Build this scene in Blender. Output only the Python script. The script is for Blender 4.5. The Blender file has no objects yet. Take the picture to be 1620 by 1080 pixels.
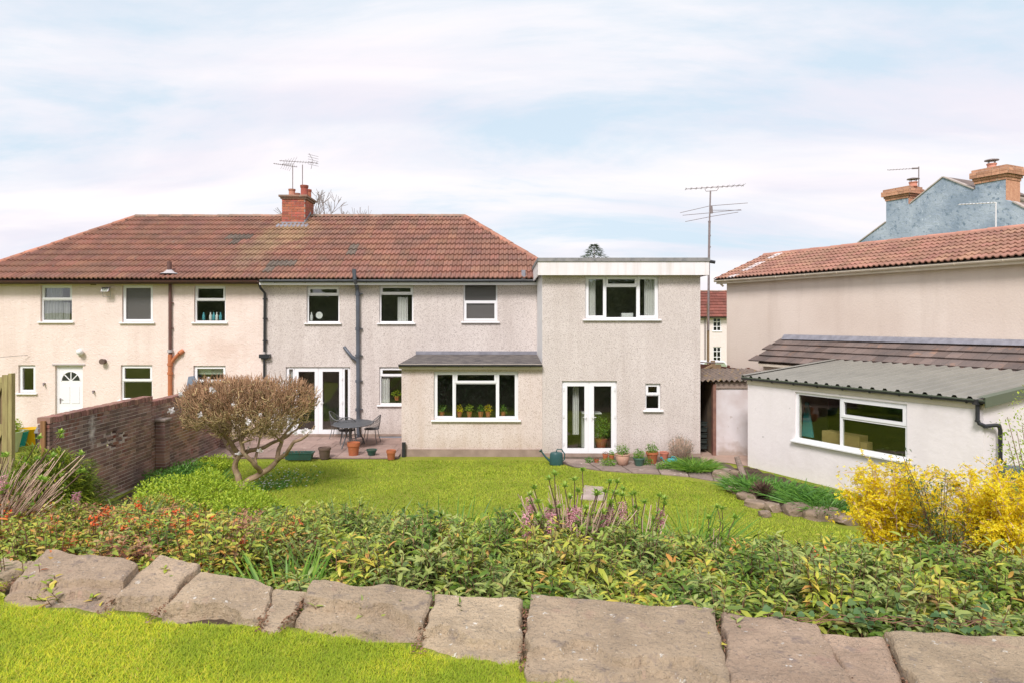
import bpy, bmesh, math, random
import numpy as np
from mathutils import Vector, Matrix, noise
from math import sin, cos, pi, radians, sqrt, atan2
random.seed(7)
SC = bpy.context.scene
COL = SC.collection
# ------------------------------------------------------------------ camera, light, exposure
FPX, CXP, CYP, CAMZ, YAW = 1080.0, 786.0, 508.0, 3.7, radians(0.5)
cam_d = bpy.data.cameras.new('camera'); cam = bpy.data.objects.new('camera', cam_d); COL.objects.link(cam)
cam.location = (0, 0, CAMZ); cam.rotation_euler = (pi/2, 0, YAW)
cam_d.sensor_width = 36; cam_d.lens = 24
cam_d.shift_x = (810-CXP)/1620.0; cam_d.shift_y = (CYP-540)/1620.0
cam_d.clip_start = 0.05; cam_d.clip_end = 3000
SC.camera = cam
SUN_EL, SUN_AZ = radians(46), radians(-163)       # azimuth measured from +Y towards +X
sd = bpy.data.lights.new('sun', 'SUN'); sd.energy = 3.0; sd.angle = radians(17); sd.color = (1.0, 0.935, 0.93)
sun = bpy.data.objects.new('sun', sd); COL.objects.link(sun)
sv = Vector((sin(SUN_AZ)*cos(SUN_EL), cos(SUN_AZ)*cos(SUN_EL), sin(SUN_EL)))
sun.rotation_euler = (-sv).to_track_quat('-Z', 'Y').to_euler()
SC.view_settings.view_transform = 'Standard'; SC.view_settings.look = 'None'
SC.view_settings.gamma = 1; SC.view_settings.use_curve_mapping = False
SC.view_settings.exposure = 0.31
world = bpy.data.worlds.new('World'); SC.world = world; world.use_nodes = True
def build_world():
    nt = world.node_tree; N = nt.nodes; L = nt.links; N.clear()
    out = N.new('ShaderNodeOutputWorld'); bg = N.new('ShaderNodeBackground')
    sky = N.new('ShaderNodeTexSky'); sky.sky_type = 'NISHITA'; sky.sun_disc = False
    sky.sun_elevation = SUN_EL; sky.sun_rotation = SUN_AZ; sky.air_density = 1.0; sky.dust_density = 2.0
    tc = N.new('ShaderNodeTexCoord'); sep = N.new('ShaderNodeSeparateXYZ'); L.new(tc.outputs['Generated'], sep.inputs[0])
    mx = N.new('ShaderNodeMath'); mx.operation = 'MAXIMUM'; L.new(sep.outputs[2], mx.inputs[0]); mx.inputs[1].default_value = 0.0
    ad = N.new('ShaderNodeMath'); ad.operation = 'ADD'; L.new(mx.outputs[0], ad.inputs[0]); ad.inputs[1].default_value = 0.22
    dx = N.new('ShaderNodeMath'); dx.operation = 'DIVIDE'; L.new(sep.outputs[0], dx.inputs[0]); L.new(ad.outputs[0], dx.inputs[1])
    dy = N.new('ShaderNodeMath'); dy.operation = 'DIVIDE'; L.new(sep.outputs[1], dy.inputs[0]); L.new(ad.outputs[0], dy.inputs[1])
    cb = N.new('ShaderNodeCombineXYZ'); L.new(dx.outputs[0], cb.inputs[0]); L.new(dy.outputs[0], cb.inputs[1])
    mp = N.new('ShaderNodeMapping'); L.new(cb.outputs[0], mp.inputs[0])
    mp.inputs['Rotation'].default_value = (0, 0, radians(-24)); mp.inputs['Scale'].default_value = (0.7, 1.7, 1); mp.inputs['Location'].default_value = (3.3, 1.2, 0)
    n1 = N.new('ShaderNodeTexNoise'); n1.inputs['Scale'].default_value = 0.85; n1.inputs['Detail'].default_value = 9; n1.inputs['Roughness'].default_value = 0.60
    n1.inputs['Distortion'].default_value = 0.45; L.new(mp.outputs[0], n1.inputs['Vector'])
    r1 = N.new('ShaderNodeValToRGB'); L.new(n1.outputs['Fac'], r1.inputs[0])
    e = r1.color_ramp.elements; e[0].position = 0.38; e[0].color = (0.16,)*3+(1,); e[1].position = 0.60; e[1].color = (1, 1, 1, 1)
    x = e.new(0.48); x.color = (0.70,)*3+(1,)
    # cloud colour: pink white to lavender grey
    n2 = N.new('ShaderNodeTexNoise'); n2.inputs['Scale'].default_value = 1.1; n2.inputs['Detail'].default_value = 8; n2.inputs['Distortion'].default_value = 0.6; L.new(mp.outputs[0], n2.inputs['Vector'])
    r2 = N.new('ShaderNodeValToRGB'); L.new(n2.outputs['Fac'], r2.inputs[0])
    f = r2.color_ramp.elements; f[0].position = 0.36; f[0].color = (0.745, 0.725, 0.80, 1); f[1].position = 0.60; f[1].color = (0.90, 0.85, 0.865, 1)
    mul = N.new('ShaderNodeMixRGB'); mul.blend_type = 'MULTIPLY'; mul.inputs[0].default_value = 1; L.new(sky.outputs[0], mul.inputs[1]); mul.inputs[2].default_value = (0.10, 0.10, 0.10, 1)
    # thin veil over the blue gaps so they read pale
    veil = N.new('ShaderNodeMixRGB'); veil.inputs[0].default_value = 0.86; L.new(mul.outputs[0], veil.inputs[1]); veil.inputs[2].default_value = (0.575, 0.72, 0.83, 1)
    mix = N.new('ShaderNodeMixRGB'); L.new(r1.outputs[0], mix.inputs[0]); L.new(veil.outputs[0], mix.inputs[1]); L.new(r2.outputs[0], mix.inputs[2])
    L.new(mix.outputs[0], bg.inputs[0]); bg.inputs[1].default_value = 0.97
    L.new(bg.outputs[0], out.inputs[0])
build_world()
# ------------------------------------------------------------------ picking points of the place from the photograph
cy_, sy_ = cos(YAW), sin(YAW)
def ray(px, py):
    a = (px-CXP)/FPX; b = (CYP-py)/FPX
    return Vector((a*cy_ - sy_, a*sy_ + cy_, b))
def on_y(px, py, Y):
    r = ray(px, py); t = Y/r.y; return Vector((r.x*t, Y, CAMZ + r.z*t))
def on_z(px, py, Z):
    r = ray(px, py); t = (Z-CAMZ)/r.z; return Vector((r.x*t, r.y*t, Z))
def at_d(px, py, D):
    r = ray(px, py); return Vector((r.x*D, r.y*D, CAMZ + r.z*D))
def hit(px, py, P, n):
    r = ray(px, py); o = Vector((0, 0, CAMZ)); t = (P-o).dot(n)/r.dot(n); return o + r*t
def proj(p):
    v = Vector(p) - Vector((0, 0, CAMZ)); d = -v.x*sy_ + v.y*cy_
    return ((v.x*cy_+v.y*sy_)/d*FPX+CXP, CYP-v.z/d*FPX, d)
# ------------------------------------------------------------------ materials
MATS = {}
def mat(name, c1, c2=None, scale=6.0, rough=0.8, bump=0.0, bscale=40.0, rnd=0.0, speck=None, coord='obj', spec=0.3, metal=0.0, stain=None, detail=5, hue=0.0, trans=0.0, lo=0.35, hi=0.65, stretch=None, bdist=0.01, bump2=None, streak=None):
    m = bpy.data.materials.new(name); MATS[name] = m; m.use_nodes = True
    nt = m.node_tree; N = nt.nodes; L = nt.links; b = N['Principled BSDF']
    b.inputs['Roughness'].default_value = rough; b.inputs['Metallic'].default_value = metal
    b.inputs['Specular IOR Level'].default_value = spec
    if coord == 'world':
        g = N.new('ShaderNodeNewGeometry'); co = g.outputs['Position']
    else:
        g = N.new('ShaderNodeTexCoord'); co = g.outputs['Object']
    if stretch:
        mp = N.new('ShaderNodeMapping'); mp.inputs['Scale'].default_value = stretch; L.new(co, mp.inputs[0]); co = mp.outputs[0]
    col = None
    def rgb(c):
        n = N.new('ShaderNodeRGB'); n.outputs[0].default_value = (*c, 1); return n.outputs[0]
    if c2 is not None:
        n = N.new('ShaderNodeTexNoise'); n.inputs['Scale'].default_value = scale; n.inputs['Detail'].default_value = detail; L.new(co, n.inputs['Vector'])
        r = N.new('ShaderNodeMapRange'); r.inputs[1].default_value = lo; r.inputs[2].default_value = hi; L.new(n.outputs['Fac'], r.inputs[0])
        mx = N.new('ShaderNodeMixRGB'); L.new(r.outputs[0], mx.inputs[0]); mx.inputs[1].default_value = (*c1, 1); mx.inputs[2].default_value = (*c2, 1)
        col = mx.outputs[0]
    else: col = rgb(c1)
    for s in (speck if isinstance(speck, list) else [speck] if speck else []):
        sc_, ssc, th, w = s
        n = N.new('ShaderNodeTexNoise'); n.inputs['Scale'].default_value = ssc; n.inputs['Detail'].default_value = 3; n.inputs['Roughness'].default_value = 0.7; L.new(co, n.inputs['Vector'])
        r = N.new('ShaderNodeMapRange'); r.inputs[1].default_value = th; r.inputs[2].default_value = th+w; L.new(n.outputs['Fac'], r.inputs[0])
        mx = N.new('ShaderNodeMixRGB'); L.new(r.outputs[0], mx.inputs[0]); L.new(col, mx.inputs[1]); mx.inputs[2].default_value = (*sc_, 1); col = mx.outputs[0]
    if streak:      # rain streaks and run-off dirt: noise drawn out downwards
        gg = N.new('ShaderNodeNewGeometry'); mp = N.new('ShaderNodeMapping'); mp.inputs['Scale'].default_value = (streak[2], streak[2], 0.22); L.new(gg.outputs['Position'], mp.inputs[0])
        n = N.new('ShaderNodeTexNoise'); n.inputs['Scale'].default_value = 1.0; n.inputs['Detail'].default_value = 7; n.inputs['Roughness'].default_value = 0.65; L.new(mp.outputs[0], n.inputs['Vector'])
        r = N.new('ShaderNodeMapRange'); r.inputs[1].default_value = 0.50; r.inputs[2].default_value = 0.72; r.inputs[4].default_value = streak[1]; L.new(n.outputs['Fac'], r.inputs[0])
        mx = N.new('ShaderNodeMixRGB'); L.new(r.outputs[0], mx.inputs[0]); L.new(col, mx.inputs[1]); mx.inputs[2].default_value = (*streak[0], 1); col = mx.outputs[0]
        sx = N.new('ShaderNodeSeparateXYZ'); L.new(gg.outputs['Position'], sx.inputs[0]); a = N.new('ShaderNodeMath'); a.operation = 'MULTIPLY_ADD'; L.new(n.outputs['Fac'], a.inputs[0]); a.inputs[1].default_value = -0.9; L.new(sx.outputs[2], a.inputs[2])
        r = N.new('ShaderNodeMapRange'); r.inputs[1].default_value = 0.15; r.inputs[2].default_value = -0.35; r.inputs[4].default_value = streak[1]*0.8; L.new(a.outputs[0], r.inputs[0])
        mx = N.new('ShaderNodeMixRGB'); L.new(r.outputs[0], mx.inputs[0]); L.new(col, mx.inputs[1]); mx.inputs[2].default_value = (streak[0][0]*.7, streak[0][1]*.62, streak[0][2]*.55, 1); col = mx.outputs[0]
    for s in (stain if isinstance(stain, list) else [stain] if stain else []):
        # (colour, centre, radius vector, noise scale, strength): a patch at a place of the world
        c, ctr, rad, nsc, stg = s
        gg = N.new('ShaderNodeNewGeometry'); mp = N.new('ShaderNodeVectorMath'); mp.operation = 'SUBTRACT'; L.new(gg.outputs['Position'], mp.inputs[0]); mp.inputs[1].default_value = ctr
        dv = N.new('ShaderNodeVectorMath'); dv.operation = 'DIVIDE'; L.new(mp.outputs[0], dv.inputs[0]); dv.inputs[1].default_value = rad
        ln = N.new('ShaderNodeVectorMath'); ln.operation = 'LENGTH'; L.new(dv.outputs[0], ln.inputs[0])
        n = N.new('ShaderNodeTexNoise'); n.inputs['Scale'].default_value = nsc; n.inputs['Detail'].default_value = 6; L.new(gg.outputs['Position'], n.inputs['Vector'])
        a = N.new('ShaderNodeMath'); a.operation = 'MULTIPLY_ADD'; L.new(n.outputs['Fac'], a.inputs[0]); a.inputs[1].default_value = 1.6; L.new(ln.outputs['Value'], a.inputs[2])
        r = N.new('ShaderNodeMapRange'); r.inputs[1].default_value = 1.75; r.inputs[2].default_value = 1.1; r.inputs[3].default_value = 0; r.inputs[4].default_value = stg; L.new(a.outputs[0], r.inputs[0])
        mx = N.new('ShaderNodeMixRGB'); L.new(r.outputs[0], mx.inputs[0]); L.new(col, mx.inputs[1]); mx.inputs[2].default_value = (*c, 1); col = mx.outputs[0]
    if rnd:
        oi = N.new('ShaderNodeObjectInfo'); gi = N.new('ShaderNodeNewGeometry')
        a = N.new('ShaderNodeMath'); a.operation = 'ADD'; L.new(oi.outputs['Random'], a.inputs[0]); L.new(gi.outputs['Random Per Island'], a.inputs[1])
        fr = N.new('ShaderNodeMath'); fr.operation = 'FRACT'; L.new(a.outputs[0], fr.inputs[0])
        r = N.new('ShaderNodeMapRange'); r.inputs[3].default_value = 1-rnd; r.inputs[4].default_value = 1+rnd; L.new(fr.outputs[0], r.inputs[0])
        h = N.new('ShaderNodeHueSaturation'); L.new(col, h.inputs['Color']); L.new(r.outputs[0], h.inputs['Value'])
        if hue:
            m7 = N.new('ShaderNodeMath'); m7.operation = 'MULTIPLY'; L.new(a.outputs[0], m7.inputs[0]); m7.inputs[1].default_value = 7.31
            f7 = N.new('ShaderNodeMath'); f7.operation = 'FRACT'; L.new(m7.outputs[0], f7.inputs[0])
            rh = N.new('ShaderNodeMapRange'); rh.inputs[3].default_value = 0.5-hue; rh.inputs[4].default_value = 0.5+hue; L.new(f7.outputs[0], rh.inputs[0]); L.new(rh.outputs[0], h.inputs['Hue'])
        col = h.outputs[0]
    L.new(col, b.inputs['Base Color'])
    if bump:
        n = N.new('ShaderNodeTexNoise'); n.inputs['Scale'].default_value = bscale; n.inputs['Detail'].default_value = 6; n.inputs['Roughness'].default_value = 0.6; L.new(co, n.inputs['Vector'])
        bp = N.new('ShaderNodeBump'); bp.inputs['Strength'].default_value = bump; bp.inputs['Distance'].default_value = bdist; L.new(n.outputs['Fac'], bp.inputs['Height']); L.new(bp.outputs[0], b.inputs['Normal'])
        if bump2:
            n2 = N.new('ShaderNodeTexNoise'); n2.inputs['Scale'].default_value = bump2[0]; n2.inputs['Detail'].default_value = 9; n2.inputs['Roughness'].default_value = 0.7; n2.inputs['Distortion'].default_value = 0.6; L.new(co, n2.inputs['Vector'])
            b2 = N.new('ShaderNodeBump'); b2.inputs['Strength'].default_value = 1.0; b2.inputs['Distance'].default_value = bump2[1]; L.new(n2.outputs['Fac'], b2.inputs['Height']); L.new(b2.outputs[0], bp.inputs['Normal'])
    if trans:
        tr = N.new('ShaderNodeBsdfTranslucent'); L.new(col, tr.inputs[0]); ms = N.new('ShaderNodeMixShader'); ms.inputs[0].default_value = trans
        L.new(b.outputs[0], ms.inputs[1]); L.new(tr.outputs[0], ms.inputs[2]); L.new(ms.outputs[0], N['Material Output'].inputs[0])
    return m
def leafmat(name, stops, rough=0.5, trans=0.25, spec=0.35, big=None):
    """colour per leaf from a ramp over the island's random number; big = (colour, noise scale) drift over the world"""
    m = bpy.data.materials.new(name); MATS[name] = m; m.use_nodes = True
    nt = m.node_tree; N = nt.nodes; L = nt.links; b = N['Principled BSDF']; b.inputs['Roughness'].default_value = rough; b.inputs['Specular IOR Level'].default_value = spec
    oi = N.new('ShaderNodeObjectInfo'); gi = N.new('ShaderNodeNewGeometry')
    a = N.new('ShaderNodeMath'); a.operation = 'ADD'; L.new(oi.outputs['Random'], a.inputs[0]); L.new(gi.outputs['Random Per Island'], a.inputs[1])
    fr = N.new('ShaderNodeMath'); fr.operation = 'FRACT'; L.new(a.outputs[0], fr.inputs[0])
    r = N.new('ShaderNodeValToRGB'); L.new(fr.outputs[0], r.inputs[0]); e = r.color_ramp.elements
    while len(e) < len(stops): e.new(0.5)
    for k, (p, c) in enumerate(stops): e[k].position = p; e[k].color = (*c, 1)
    col = r.outputs[0]
    if big:
        n = N.new('ShaderNodeTexNoise'); n.inputs['Scale'].default_value = big[1]; n.inputs['Detail'].default_value = 3; L.new(gi.outputs['Position'], n.inputs['Vector'])
        rr = N.new('ShaderNodeMapRange'); rr.inputs[1].default_value = 0.42; rr.inputs[2].default_value = 0.62; rr.inputs[4].default_value = big[2]; L.new(n.outputs['Fac'], rr.inputs[0])
        mx = N.new('ShaderNodeMixRGB'); L.new(rr.outputs[0], mx.inputs[0]); L.new(col, mx.inputs[1]); mx.inputs[2].default_value = (*big[0], 1); col = mx.outputs[0]
    L.new(col, b.inputs['Base Color'])
    tr = N.new('ShaderNodeBsdfTranslucent'); L.new(col, tr.inputs[0]); ms = N.new('ShaderNodeMixShader'); ms.inputs[0].default_value = trans
    L.new(b.outputs[0], ms.inputs[1]); L.new(tr.outputs[0], ms.inputs[2]); L.new(ms.outputs[0], N['Material Output'].inputs[0])
    return m
def glassmat(name, refl=0.22, tint=(0.75, 0.8, 0.78), obscure=0.0):
    m = bpy.data.materials.new(name); MATS[name] = m; m.use_nodes = True
    nt = m.node_tree; N = nt.nodes; L = nt.links; N.remove(N['Principled BSDF'])
    t = N.new('ShaderNodeBsdfTransparent'); t.inputs[0].default_value = (*tint, 1)
    if obscure:
        t = N.new('ShaderNodeBsdfPrincipled'); t.inputs['Base Color'].default_value = (*tint, 1); t.inputs['Roughness'].default_value = 0.5
    g = N.new('ShaderNodeBsdfGlossy'); g.inputs['Roughness'].default_value = 0.01 if not obscure else 0.12
    lw = N.new('ShaderNodeLayerWeight'); lw.inputs[0].default_value = 0.5
    pw = N.new('ShaderNodeMath'); pw.operation = 'POWER'; L.new(lw.outputs['Facing'], pw.inputs[0]); pw.inputs[1].default_value = 4.5
    r = N.new('ShaderNodeMapRange'); L.new(pw.outputs[0], r.inputs[0]); r.inputs[3].default_value = refl; r.inputs[4].default_value = 1.0
    n = N.new('ShaderNodeTexNoise'); n.inputs['Scale'].default_value = 1.1 if not obscure else 60; tc = N.new('ShaderNodeNewGeometry'); L.new(tc.outputs['Position'], n.inputs['Vector'])
    bp = N.new('ShaderNodeBump'); bp.inputs['Strength'].default_value = 0.06 if not obscure else 0.6; bp.inputs['Distance'].default_value = 0.02; L.new(n.outputs['Fac'], bp.inputs['Height']); L.new(bp.outputs[0], g.inputs['Normal'])
    ms = N.new('ShaderNodeMixShader'); L.new(r.outputs[0], ms.inputs[0]); L.new(t.outputs[0], ms.inputs[1]); L.new(g.outputs[0], ms.inputs[2])
    L.new(ms.outputs[0], N['Material Output'].inputs[0]); return m
# ------------------------------------------------------------------ meshes and objects
def col_clean(*a): pass
ORG = {}
def meshify(name, v, f, m, smooth=False):
    me = bpy.data.meshes.new(name); me.from_pydata([tuple(p) for p in v], [], f)
    for q in (m if isinstance(m, (list, tuple)) else [m]): me.materials.append(MATS[q] if isinstance(q, str) else q)
    if smooth: me.polygons.foreach_set('use_smooth', [True]*len(me.polygons))
    me.update(); return me
def tag(o, label=None, cat=None, group=None, kind=None):
    if label: o['label'] = label
    if cat: o['category'] = cat
    if group: o['group'] = group
    if kind: o['kind'] = kind
    return o
def thing(name, loc, label=None, cat=None, group=None, rz=0.0):
    o = bpy.data.objects.new(name, None); COL.objects.link(o); o.location = loc; o.rotation_euler = (0, 0, rz)
    o.empty_display_size = 0.1
    ORG[o.name] = Vector(loc); return tag(o, label, cat, group)
def origin(o): return ORG.get(o.name, Vector((0, 0, 0)))
class MB:
    def __init__(s): s.v = []; s.f = []
    def add(s, vs, fs):
        k = len(s.v); s.v += [Vector(p) for p in vs]; s.f += [tuple(i+k for i in f) for f in fs]; return s
    def box(s, x0, x1, y0, y1, z0, z1):
        return s.add([(x0,y0,z0),(x1,y0,z0),(x1,y1,z0),(x0,y1,z0),(x0,y0,z1),(x1,y0,z1),(x1,y1,z1),(x0,y1,z1)],
                     [(0,3,2,1),(4,5,6,7),(0,1,5,4),(1,2,6,5),(2,3,7,6),(3,0,4,7)])
    def obox(s, P, u, v, w, a, b, c):
        """box with corner P spanned by unit vectors u, v, w times a, b, c"""
        q = [P, P+u*a, P+u*a+v*b, P+v*b]; q += [p+w*c for p in q]
        return s.add(q, [(0,3,2,1),(4,5,6,7),(0,1,5,4),(1,2,6,5),(2,3,7,6),(3,0,4,7)])
    def prism(s, poly, d):
        """poly: list of Vectors (planar), extruded by vector d"""
        n = len(poly); d = Vector(d)
        s.add([*poly, *[p+d for p in poly]], [tuple(range(n))[::-1], tuple(range(n, 2*n))] + [(i, (i+1) % n, n+(i+1) % n, n+i) for i in range(n)])
        return s
    def tube(s, pts, r, n=8, cap=True):
        pts = [Vector(p) for p in pts]; rs = r if isinstance(r, (list, tuple)) else [r]*len(pts)
        up = Vector((0, 0, 1)); rings = []; prev = None
        for i, p in enumerate(pts):
            t = (pts[min(i+1, len(pts)-1)] - pts[max(i-1, 0)])
            if t.length < 1e-9: t = Vector((0, 0, 1))
            t.normalize()
            a = prev - t*prev.dot(t) if prev is not None else (up.cross(t) if abs(t.z) < 0.95 else Vector((1, 0, 0)).cross(t))
            if a.length < 1e-6: a = Vector((1, 0, 0)).cross(t)
            a.normalize(); prev = a; b = t.cross(a)
            rings.append([p + (a*cos(2*pi*k/n)+b*sin(2*pi*k/n))*rs[i] for k in range(n)])
        vs = [q for rg in rings for q in rg]; fs = []
        for i in range(len(pts)-1):
            for k in range(n): fs.append((i*n+k, i*n+(k+1) % n, (i+1)*n+(k+1) % n, (i+1)*n+k))
        if cap: fs += [tuple(range(n))[::-1], tuple(range(len(vs)-n, len(vs)))]
        return s.add(vs, fs)
    def lathe(s, prof, c, n=20, sx=1.0, sy=1.0, cap=True):
        c = Vector(c); vs = []; fs = []
        for r, z in prof: vs += [c+Vector((r*sx*cos(2*pi*k/n), r*sy*sin(2*pi*k/n), z)) for k in range(n)]
        for i in range(len(prof)-1):
            for k in range(n): fs.append((i*n+k, i*n+(k+1) % n, (i+1)*n+(k+1) % n, (i+1)*n+k))
        if cap: fs += [tuple(range(n))[::-1], tuple(range(len(vs)-n, len(vs)))]
        return s.add(vs, fs)
    def build(s, name, m, parent=None, smooth=False, label=None, cat=None, group=None, kind=None, loc=None, bevel=0.0):
        org = origin(parent) if parent is not None else (Vector(loc) if loc is not None else Vector((0, 0, 0)))
        me = meshify(name, [p-org for p in s.v], s.f, m, smooth)
        if bevel:
            bm = bmesh.new(); bm.from_mesh(me); bmesh.ops.bevel(bm, geom=bm.edges[:], offset=bevel, segments=1, affect='EDGES', clamp_overlap=True)
            bm.to_mesh(me); bm.free()
        if smooth:
            try:
                me.set_sharp_from_angle(angle=radians(40))
            except Exception: pass
        o = bpy.data.objects.new(name, me); COL.objects.link(o)
        if parent is not None: o.parent = parent
        else: o.location = org
        ORG[o.name] = org
        return tag(o, label, cat, group, kind)
def inst(name, me, parent, M=None, loc=None, mats=None):
    """a mesh shared between alike pieces, placed by world matrix M (or point) under parent"""
    o = bpy.data.objects.new(name, me); COL.objects.link(o); o.parent = parent
    org = origin(parent)
    if M is None: M = Matrix.Translation(loc)
    o.matrix_basis = Matrix.Translation(-org) @ M
    if mats: o.material_slots[0].link = 'OBJECT'; o.material_slots[0].material = MATS[mats]
    ORG[o.name] = org; return o
def frame_matrix(P, u, v, w):
    return Matrix(((u.x, v.x, w.x, P.x), (u.y, v.y, w.y, P.y), (u.z, v.z, w.z, P.z), (0, 0, 0, 1)))
def np_mesh(name, V, F, m, parent=None, kind=None, loc=None, mi=None, smooth=False):
    """V (n,3) array, F (m,k) int array of k-gons"""
    me = bpy.data.meshes.new(name); me.vertices.add(len(V)); me.vertices.foreach_set('co', V.astype(np.float32).ravel())
    k = F.shape[1]; me.loops.add(F.size); me.loops.foreach_set('vertex_index', F.astype(np.int32).ravel())
    me.polygons.add(len(F)); me.polygons.foreach_set('loop_start', np.arange(0, F.size, k, dtype=np.int32)); me.polygons.foreach_set('loop_total', np.full(len(F), k, dtype=np.int32))
    for q in (m if isinstance(m, (list, tuple)) else [m]): me.materials.append(MATS[q])
    if mi is not None: me.polygons.foreach_set('material_index', mi.astype(np.int32))
    if smooth: me.polygons.foreach_set('use_smooth', np.ones(len(F), dtype=bool))
    me.update(calc_edges=True); me.validate()
    return me
def link(name, me, parent=None, loc=(0, 0, 0), kind=None, rz=0, label=None, cat=None, group=None, scale=None):
    o = bpy.data.objects.new(name, me); COL.objects.link(o)
    if parent is not None: o.parent = parent; ORG[o.name] = origin(parent)
    else: ORG[o.name] = Vector(loc)
    o.location = loc; o.rotation_euler = (0, 0, rz)
    if scale: o.scale = scale
    return tag(o, label, cat, group, kind)
def copy_tree(o, parent=None):
    c = o.copy(); COL.objects.link(c)
    if parent is not None: c.parent = parent
    for ch in [x for x in KIDS.get(o.name, [])]: copy_tree(ch, c)
    return c
KIDS = {}
rng = np.random.default_rng(11)
def nrm(a): return a/np.maximum(np.linalg.norm(a, axis=1, keepdims=True), 1e-9)
def leaves(P, D, Nn, L, W, droop=0.25, hi=True):
    """leaf blades: base points P, directions D, up normals Nn, lengths, widths -> V, F(tri)"""
    n = len(P); D = nrm(D); S = nrm(np.cross(D, Nn)); U = nrm(np.cross(S, D)); L = L[:, None]; W = W[:, None]
    if hi:
        st = [(0, 0, 0), (.3, .5, 1), (.3, 0, 0), (.3, -.5, 1), (.68, .42, 1), (.68, 0, 0), (.68, -.42, 1), (1, 0, 0)]
        F0 = [(0, 2, 1), (0, 3, 2), (1, 2, 5), (1, 5, 4), (2, 3, 6), (2, 6, 5), (4, 5, 7), (5, 6, 7)]
    else:
        st = [(0, 0, 0), (.5, .5, 1), (.5, 0, 0), (.5, -.5, 1), (1, 0, 0)]; F0 = [(0, 2, 1), (0, 3, 2), (1, 2, 4), (2, 3, 4)]
    V = np.stack([P + D*L*a + S*W*b + U*(W*0.22*c - L*droop*a*a) for a, b, c in st], 1)
    F = (np.array(F0)[None] + (np.arange(n)*len(st))[:, None, None]).reshape(-1, 3)
    return V.reshape(-1, 3), F
def tubes_np(paths, radii, n=3):
    """paths (k, m, 3), radii (k, m) -> V, F quads"""
    k, m, _ = paths.shape
    T = np.gradient(paths, axis=1); T /= np.maximum(np.linalg.norm(T, axis=2, keepdims=True), 1e-9)
    ref = np.where(np.abs(T[..., 2:3]) < 0.9, np.array([0, 0, 1.0]), np.array([1.0, 0, 0]))
    A = np.cross(T, ref); A /= np.maximum(np.linalg.norm(A, axis=2, keepdims=True), 1e-9); B = np.cross(T, A)
    ang = np.arange(n)*2*pi/n
    V = paths[:, :, None, :] + (A[:, :, None, :]*np.cos(ang)[None, None, :, None] + B[:, :, None, :]*np.sin(ang)[None, None, :, None])*radii[:, :, None, None]
    idx = np.arange(k*m*n).reshape(k, m, n); nx = np.roll(idx, -1, axis=2)
    F = np.stack([idx[:, :-1], nx[:, :-1], nx[:, 1:], idx[:, 1:]], -1).reshape(-1, 4)
    return V.reshape(-1, 3), F
def join_np(parts):
    Vs, Fs, Ms = [], [], []; k = 0
    for V, F, mi in parts:
        Vs.append(V); Fs.append(F+k); Ms.append(np.full(len(F), mi)); k += len(V)
    return np.concatenate(Vs), np.concatenate(Fs), np.concatenate(Ms)
def quads2tris(F): return np.concatenate([F[:, [0, 1, 2]], F[:, [0, 2, 3]]])
# ------------------------------------------------------------------ materials of the place
mat('cream_render', (0.83, 0.70, 0.63), (0.77, 0.64, 0.57), streak=((0.58, 0.44, 0.37), 0.32, 2.2), scale=1.2, rough=0.92, bump=0.55, bscale=26, coord='world', bdist=0.03, speck=((0.84, 0.73, 0.65), 30, 0.58, 0.1), stain=((0.60, 0.42, 0.34), (-8.9, 21.6, 2.75), (1.0, 1, 0.5), 3, 0.35), bump2=(9, 0.02))
mat('pebbledash', (0.70, 0.635, 0.59), (0.64, 0.575, 0.53), streak=((0.45, 0.38, 0.34), 0.38, 2.6), scale=0.9, rough=0.95, bump=0.8, bscale=48, coord='world', bdist=0.02,
    speck=[((0.37, 0.31, 0.28), 46, 0.53, 0.08), ((0.80, 0.76, 0.72), 50, 0.60, 0.06)])
mat('pebbledash_warm', (0.75, 0.655, 0.605), (0.69, 0.59, 0.54), streak=((0.52, 0.38, 0.27), 0.40, 2.6), scale=0.9, rough=0.95, bump=0.8, bscale=48, coord='world', bdist=0.02,
    speck=[((0.43, 0.34, 0.28), 46, 0.54, 0.08), ((0.82, 0.76, 0.70), 51, 0.60, 0.06)])
mat('tan_render', (0.70, 0.595, 0.51), (0.77, 0.67, 0.585), streak=((0.52, 0.42, 0.35), 0.3, 1.6), scale=0.5, rough=0.92, bump=0.4, bscale=20, coord='world', bdist=0.02, speck=((0.74, 0.63, 0.53), 2.2, 0.62, 0.2))
mat('white_render', (0.82, 0.77, 0.765), (0.75, 0.70, 0.69), streak=((0.55, 0.50, 0.46), 0.13, 2.0), scale=1.6, rough=0.85, bump=0.35, bscale=9, coord='world', bdist=0.02, lo=0.45, hi=0.8,
    speck=((0.42, 0.40, 0.38), 7, 0.70, 0.1))
mat('white_board', (0.80, 0.77, 0.77), (0.72, 0.68, 0.65), streak=((0.55, 0.48, 0.40), 0.5, 5.0), scale=2.5, rough=0.55, coord='world', lo=0.5, hi=0.8, speck=((0.52, 0.47, 0.40), 1.8, 0.66, 0.15), stretch=(1, 1, 0.5))
mat('white_side', (0.80, 0.79, 0.78), (0.74, 0.73, 0.72), rough=0.6, coord='world', bump=0.3, bscale=30)
mat('upvc', (0.83, 0.83, 0.84), rough=0.28, spec=0.5)
mat('cream_paint', (0.74, 0.66, 0.54), (0.66, 0.58, 0.46), rough=0.5, scale=3, coord='world')
mat('concrete', (0.34, 0.28, 0.24), (0.26, 0.21, 0.18), scale=3, rough=0.95, bump=0.4, bscale=25, coord='world')
mat('plinth', (0.36, 0.27, 0.22), (0.27, 0.20, 0.16), scale=4, rough=0.95, bump=0.4, bscale=25, coord='world')
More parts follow.
